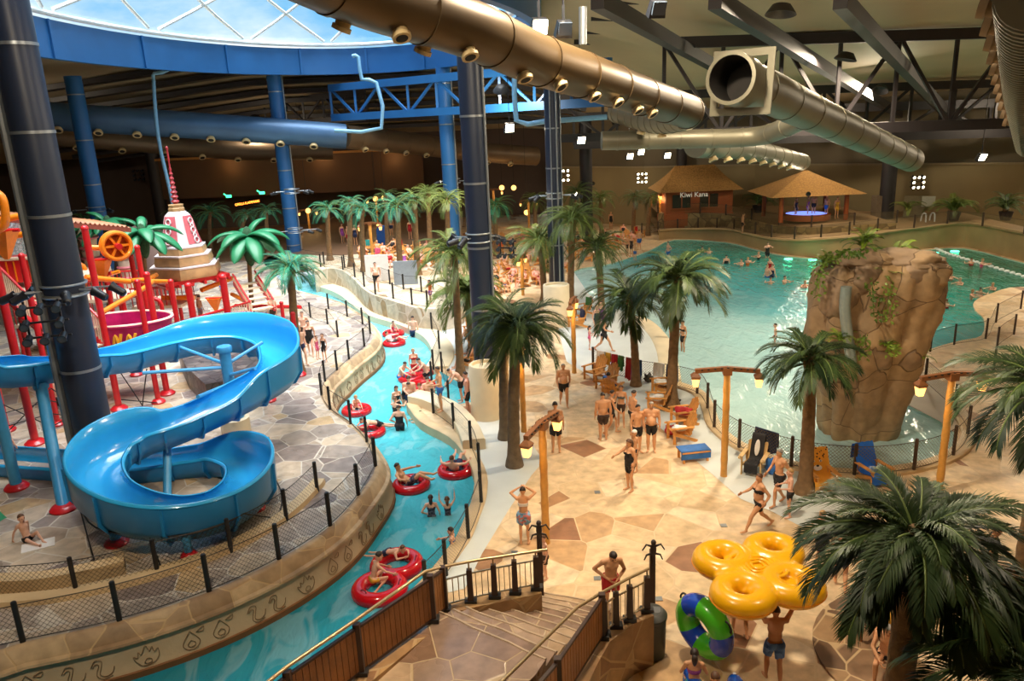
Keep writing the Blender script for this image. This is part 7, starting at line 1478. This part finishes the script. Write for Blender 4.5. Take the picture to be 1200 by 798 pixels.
# --- loungers: crowds of chairs
def crowd(zone,pts,group,occ,towel=.5,z=0.,shown='cedar deck chair'):
    pts=sorted(pts)
    for i,(px,py,yw) in enumerate(pts):
        zz=GZ(px,py) if z else 0.; p=Vector(G(px,py,zz)); lab=f'{ORD[i]} {shown} from the left {zone}'; c=adirondack(p,yw,lab,M_CEDAR,group); 
        if RND.random()<occ:
            g,cc=RND.choice((('trunks','navy'),('suit','black'),('trunks','blue'),('suit','red'),('trunks','black'),('suit','purple'),('shorts','red')))
            person_at(p,math.radians(yw),f'sunbather in the {ORD[i]} chair from the left {zone}',pz='recline',bk=RND.choice(('man','woman','big')),wear=((g,cc),),hair=('hair',RND.choice(('dark','brown','blond','grey'))),h=1.68,skin=RND.choice((0,1,2)),group='sunbathers '+zone)
        elif RND.random()<towel:
            r=math.radians(yw); cc=RND.choice(('blue','white','red','teal','pink','navy','orange','green')); q=p+V(-math.sin(r),math.cos(r),0)*.36
            cloth('towel',(q+V(math.cos(r)*.24,math.sin(r)*.24,.98),q+V(-math.cos(r)*.24,-math.sin(r)*.24,.98)),.62,CLO[cc],f'{cc} towel over the {ORD[i]} chair from the left {zone}')
crowd('in the rear crowd between the columns',[(570,302,30),(585,297,-20),(600,292,10),(616,288,40),(632,285,-30),(577,290,0),(592,285,40),(608,281,-20),(624,278,30),(562,295,60),(640,292,-40)],'deck chairs between the two columns',.75)
crowd('in the nearer rows between the columns',[(574,320,60),(590,314,-30),(606,309,20),(624,305,-50),(583,336,40),(601,330,-20),(620,323,30),(640,318,-60),(648,302,10),(566,326,40),(578,327,-40),(592,342,10),(612,336,-50),(630,333,30),(596,321,70),(615,313,-10),(634,311,50),(580,345,0)],'deck chairs in the nearer rows between the columns',.75)
crowd('along the far pool beach',[(672,303,60),(684,295,20),(697,288,70),(712,282,40),(725,286,60),(738,282,30),(750,278,60),(660,318,80),(690,306,70),(678,287,10),(704,290,-30),(719,293,50),(731,277,0),(743,286,40)],'deck chairs along the far beach',.5)
crowd('behind the walkway fence',[(426,303,20),(440,307,-30),(452,302,40),(457,313,0),(467,304,-40),(475,313,20),(483,305,60),(493,313,-20),(502,306,10),(512,313,30),(432,296,0),(446,299,50),(460,296,-20),(472,296,40),(488,296,0),(497,299,-50),(508,300,20),(518,306,-10)],'deck chairs behind the walkway',.7,z=PZ)
crowd('at the river bend',[(554,382,-85),(553,396,-80),(546,431,-80),(560,414,-75)],'deck chairs at the river bend',.6)
crowd('at the beach end lamp post',[(684,369,-60),(676,384,-70)],'deck chairs at the beach end',.0,1.)
# --- the chairs along the pool fence
chair(697,444,-52,'empty deck chair backing on the fence, upper of two by the lamp post'); chair(711,455,-50,'deck chair with a blue bag on its seat, near the lamp post')
c=Vector(G(717,466,0)); adirondack(c,150,'deck chair turned away from the camera with a man in it'); person_at(c,math.radians(150),'dark haired man sitting turned away in the deck chair by the towels',pz='recline',wear=(('shorts','navy'),),h=1.72,skin=1)
chair(776,462,-88,'deck chair piled with white towels behind the group of people'); chair(770,480,-100,'deck chair with white bags right behind the dark haired man')
chair(800,497,-82,'deck chair heaped with red and patterned towels by the tall palm'); chair(797,516,-80,'deck chair with a white towel on its seat, in front of the red towel chair')
chair(883,553,-32,'pale deck chair draped with a black and white towel by the pool fence',M_CEDARP); chair(962,573,4,'deck chair covered by a big tiger towel beside the palm'); chair(1022,566,14,'deck chair covered by a bright blue towel left of the right lamp post')
def on(px,py,z,r,m,label,seed,cat='towel',name='towel'): p=Vector(G(px,py,0)); return heap((p.x,p.y,z),r,M_[m] if m in M_ else m,label,cat,name,seed=seed)
on(711,455,.40,(.2,.16,.16),'blue','blue bag on the lower chair by the lamp post',1,'bag','bag'); on(776,462,.42,(.3,.26,.2),'white','heap of white towels on the chair behind the group',2); on(770,481,.42,(.26,.22,.2),'white','white bag on the chair behind the dark haired man',3,'bag','bag'); on(800,498,.42,(.3,.25,.25),'red','heap of red towels on the chair by the tall palm',4); on(797,517,.42,(.26,.22,.14),'white','white towel on the seat in front of the red towels',5)
on(786,508,.02,(.42,.2,.2),'red','red towel roll lying on the floor in front of the tall palm chairs',6); on(788,474,.0,(.3,.2,.28),'black','black bag behind the tall palm trunk',7,'bag','bag'); on(905,556,.0,(.2,.16,.5),'blue','blue backpack standing beside the pale deck chair',8,'bag','bag'); on(911,557,.0,(.13,.1,.34),'green','green bag beside the blue backpack',9,'bag','bag'); on(810,488,.0,(.22,.18,.5),'grey','grey bag at the fence behind the red towels',10,'bag','bag'); on(760,448,.0,(.2,.16,.4),'black','black bag beside the white towel chair',11,'bag','bag')
# footstool with a blue towel
p=Vector(G(812,538,0)); e=empty('footstool','cedar footstool under a blue towel on the walk','stool',p,math.radians(8)); MB().box((0,0,.36),(.95,.6,.05)).build('seat',M_CEDAR,e,False)
for sx in (-.4,.4):
    for sy in (-.24,.24): MB().box((sx,sy,.17),(.07,.07,.34)).build('leg',M_CEDAR,e,False)
b=MB(); b.box((0,0,.40),(1.0,.5,.03)); b.box((0,-.27,.27),(1.0,.03,.28)); o=b.build('towel',CLO['blue']); o.location=p; o.rotation_euler=(0,0,math.radians(8)); tag(o,'blue towel spread over the footstool','towel')
def over_back(px,py,yw,m,label,w=.5,L_=1.):
    """towel laid over a deck chair back and seat"""
    p=Vector(G(px,py,0)); b=MB(); R=Euler((-.42,0,0)).to_matrix(); path=[V(0,.62,.62),V(0,.60,1.06)]+[V(0,.22,.26)+R@V(0,-.04,q) for q in (.86,.7,.5,.3,.1)]+[V(0,0,.36),V(0,-.3,.43),V(0,-.38,.36),V(0,-.40,.12)]; n=10; P_=spline(path,3); vs=[]
    for q in P_:
        for k in range(n+1): x=(k/n-.5)*w*1.15; vs.append(q+V(x,0,.012*math.sin(k*2.2+q.z*9)))
    nn=n+1; m0=len(vs); vs+=[v+V(0,-.012,.014) for v in vs]; fs=[]
    for i in range(len(P_)-1):
        for k in range(n): a=i*nn+k; fs+=[(a,a+nn,a+nn+1,a+1),(m0+a,m0+a+1,m0+a+nn+1,m0+a+nn)]
    b.add(vs,fs); o=b.build('towel',m); o.location=p; o.rotation_euler=(0,0,math.radians(yw)); return tag(o,label,'towel')
tg=mat('tiger_towel',srgb(226,150,40),.8,var=0); nt,N,L=nodes_of(tg); tc=N.new('ShaderNodeTexCoord'); vo=N.new('ShaderNodeTexVoronoi'); vo.inputs['Scale'].default_value=13; L.new(tc.outputs['Object'],vo.inputs[0]); sx=N.new('ShaderNodeSeparateXYZ'); L.new(tc.outputs['Object'],sx.inputs[0]); gt=N.new('ShaderNodeMath'); gt.operation='GREATER_THAN'; gt.inputs[1].default_value=.78; L.new(sx.outputs[2],gt.inputs[0]); lt=N.new('ShaderNodeMath'); lt.operation='LESS_THAN'; lt.inputs[1].default_value=.36; L.new(vo.outputs['Distance'],lt.inputs[0]); mu=N.new('ShaderNodeMath'); mu.operation='MULTIPLY'; L.new(gt.outputs[0],mu.inputs[0]); L.new(lt.outputs[0],mu.inputs[1]); mx=N.new('ShaderNodeMix'); mx.data_type='RGBA'; mx.inputs[6].default_value=(*srgb(232,160,50),1); mx.inputs[7].default_value=(*srgb(70,40,16),1); L.new(mu.outputs[0],mx.inputs[0]); L.new(mx.outputs[2],N['Principled BSDF'].inputs['Base Color'])
T=over_back(962,573,4,tg,'tiger face towel covering the deck chair beside the palm',.66)
R_=Euler((-.42,0,0)).to_matrix(); fc=V(0,.22,.26)+R_@V(0,-.07,.38)
for sx_ in (-.11,.11): MB().ell(fc+R_@V(sx_,0,.12),(.045,.012,.03),R_).build('eye_print',CLO['white'],T); MB().ell(fc+R_@V(sx_,-.012,.12),(.02,.008,.02),R_).build('pupil_print',CLO['black'],T)
MB().ell(fc+R_@V(0,0,-.08),(.13,.014,.085),R_).build('muzzle_print',CLO['white'],T); MB().ell(fc+R_@V(0,-.014,-.02),(.05,.01,.03),R_).build('nose_print',CLO['black'],T)
over_back(1022,566,14,mat('towel_bright_blue',srgb(24,104,214),.8,var=.1),'bright blue towel covering the deck chair left of the right lamp post',.6)
T=over_back(883,553,-32,CLO['black'],'black and white towel hanging over the pale deck chair',.36); MB().ell(V(0,.22,.26)+R_@V(0,-.07,.45),(.08,.014,.26),R_).build('white_print',CLO['white'],T)
# towels on the pool fence
def ft(x0,y0,x1,y1,drop,m,label,**k): return cloth('towel',(V(*G(x0,y0,.14))+V(0,0,.94),V(*G(x1,y1,.14))+V(0,0,.94)),drop,M_[m] if isinstance(m,str) else m,label,**k)
ft(700,434,709,436,.5,'white','white towel at the left end of the pool fence'); ft(710,437,716,438,.55,'yellow','yellow towel right of the white one on the pool fence'); ft(717,439,724,440,.6,'red','red towel in the row on the pool fence'); ft(725,440.5,731,442,.65,'green','olive towel right of the red one on the pool fence'); ft(734,443,740,444.5,.95,'red','long dark red towel on the pool fence'); ft(740.5,445,746,446,1.0,'purple','long purple towel on the pool fence'); ft(747,446.5,752,447,.95,'blue','long blue towel left of the first palm trunk'); ft(766,449.5,778,451.5,.6,'white','white towel on the fence between the two palms')
ft(781,452,787,453,.9,'navy','navy towel left of the tall palm trunk'); ft(788,453.5,794,455,.9,'denim','pale blue towel beside the tall palm trunk'); ft(884,531,911,540,.7,'navy','large navy towel hanging on the pool fence above the pale chair',nf=4)
# skirting lounger heap labels done; sundries
b=MB(); b.box((0,0,.3),(.36,.36,.6)); o=b.build('crate',M_['teal']); o.location=G(488,316,GZ(488,316)); tag(o,'teal crate at the foot of the yellow green palm','crate')
for i,(px,py) in enumerate(((700,577),(603,648),(848,616),(772,702),(700,678))): b=MB(); b.box((0,0,.012),(.17,.17,.012)); o=b.build('floor_drain',M_BAND); o.location=G(px,py,0); tag(o,'small square floor drain '+('near the middle of the tan deck','by the woman in the floral skirt','left of the striding woman','right of the litter bin','behind the man in red shorts')[i],'drain')

ADDED_LAMPS=[((2.5,17,15.4),1500,(3,20,0)),((9.5,28,14.),1400,(8,26,0)),((16,38,13),1500,(13,38,0),2.5),((25,53.5,11.8),1600,(20,48,0),2.5),((32,42,12.5),900,(28,40,0)),((11,10,14.5),420,(8,14,0)),((25,60,10.9),420,(25,68,2)),((27,66,9.6),240,(20,48,0)),((46,58,9.6),420,(36,46,0)),((38,58,10.6),300,(38,66,2)),((0,52,12.8),1000,(0,60,0)),((-22,72,12),260,(-22,80,0)),((-40,60,14),300,(-40,74,3)),((10,70,10.4),300,(12,76,2)),((-5,8,15.6),1000,(-8,14,0)),((23.4,60.6,4.5),130,(17,42,0),.22),((43.5,62.3,5.2),130,(31,44,0),.22),((8.7,78,4.6),130,(6,54,0),.22)]  # added fill lamps brighten the hall; the low ones add glitter on the pool
GLOWS=[(tuple(p),22) for p in LANTERNS]+[((-30,86.5,7.6),45),((-20,86.5,7.6),45),((-12,86.5,7.4),45)]
M_CUP=mat('lamp_housing',srgb(40,38,38),.5)
for i,(l,e_,t,*_s) in enumerate(ADDED_LAMPS):
    d=(Vector(t)-Vector(l)).normalized(); b=MB(); b.lathe([(.15,.34),(.3,.3),(.5,.02),(.52,-.02),(.5,-.02),(.28,.26),(.05,.28)],20); sc_=.36 if l[2]<6 else 1.; o=b.build('added_fill_lamp' if l[2]>6 else 'added_glitter_lamp',M_CUP); o.scale=(sc_,)*3; o.location=Vector(l)-d*.03; o.rotation_euler=(-d).to_track_quat('Z','Y').to_euler()
    tag(o,('round added fill lamp over the ' if l[2]>6 else 'small added glitter lamp at the ')+('stairs end of the tan deck','palm at the pool fence','middle of the wave pool','far middle of the wave pool','deck right of the rock tower','lower right corner of the deck','terrace in front of the pavilion','far pool, left of the pavilion post','far right end of the pool','right end of the terrace','beach between the two columns','restaurant fascia','far left wall','bar hut','near end of the river','left eave corner of the pavilion','wall right of the pavilion','wall left of the bar hut')[i],'added lamp')

# ================================================================== sky, daylight and lamps
w=bpy.data.worlds.new('sky'); SC.world=w; w.use_nodes=True; nt=w.node_tree; N,L=nt.nodes,nt.links; bg=N['Background']
tc=N.new('ShaderNodeTexCoord'); no=N.new('ShaderNodeTexNoise'); no.inputs['Scale'].default_value=3.2; no.inputs['Detail'].default_value=6; no.inputs['Roughness'].default_value=.6
mp=N.new('ShaderNodeMapping'); mp.inputs['Scale'].default_value=(1,1,2.2); L.new(tc.outputs['Generated'],mp.inputs['Vector']); L.new(mp.outputs[0],no.inputs['Vector'])
cr=ramp(N,[(.42,srgb(122,190,236)),(.55,srgb(196,226,245)),(.66,(1,1,1))]); L.new(no.outputs['Fac'],cr.inputs['Fac']); L.new(cr.outputs['Color'],bg.inputs['Color']); bg.inputs['Strength'].default_value=1.0
def sun(e,angle,rot,col):
    d=bpy.data.lights.new('sun','SUN'); d.energy=e; d.angle=math.radians(angle); d.color=col; o=bpy.data.objects.new('sun',d); COL.objects.link(o); o.rotation_euler=[math.radians(a) for a in rot]
sun(9.5,55,(6,4,0),(.97,.99,1.))
def lamp(loc,e,size,col,target=None,kind='AREA',spot=120):
    d=bpy.data.lights.new('flood',kind); d.energy=e; d.color=col
    if kind=='AREA': d.shape='DISK'; d.size=size
    else: d.shadow_soft_size=size; 
    if kind=='SPOT': d.spot_size=math.radians(spot); d.spot_blend=.6
    o=bpy.data.objects.new('fill_and_lantern_light',d); COL.objects.link(o); o.location=loc  # lights of the added lamps and of the lantern glows
    t=Vector(target if target else (loc[0],loc[1],0)); o.rotation_euler=(t-Vector(loc)).to_track_quat('-Z','Y').to_euler()
WARM=(1.,.83,.6); AMB=(1.,.68,.36)
for (l,e,t,*s_) in ADDED_LAMPS: lamp(l,e,s_[0] if s_ else .95,WARM,t)
for (l,e) in GLOWS: lamp(l,e,.12,(1,.62,.25),None,'POINT')
SC.view_settings.view_transform='Standard'; SC.view_settings.look='None'; SC.view_settings.gamma=1.; SC.view_settings.use_curve_mapping=False
SC.view_settings.exposure=.28
SC.cycles.use_denoising=True; SC.cycles.max_bounces=7; SC.cycles.diffuse_bounces=4; SC.cycles.glossy_bounces=3; SC.cycles.transparent_max_bounces=14; SC.cycles.transmission_bounces=3
SC.cycles.sample_clamp_indirect=6; SC.cycles.caustics_reflective=False; SC.cycles.caustics_refractive=False
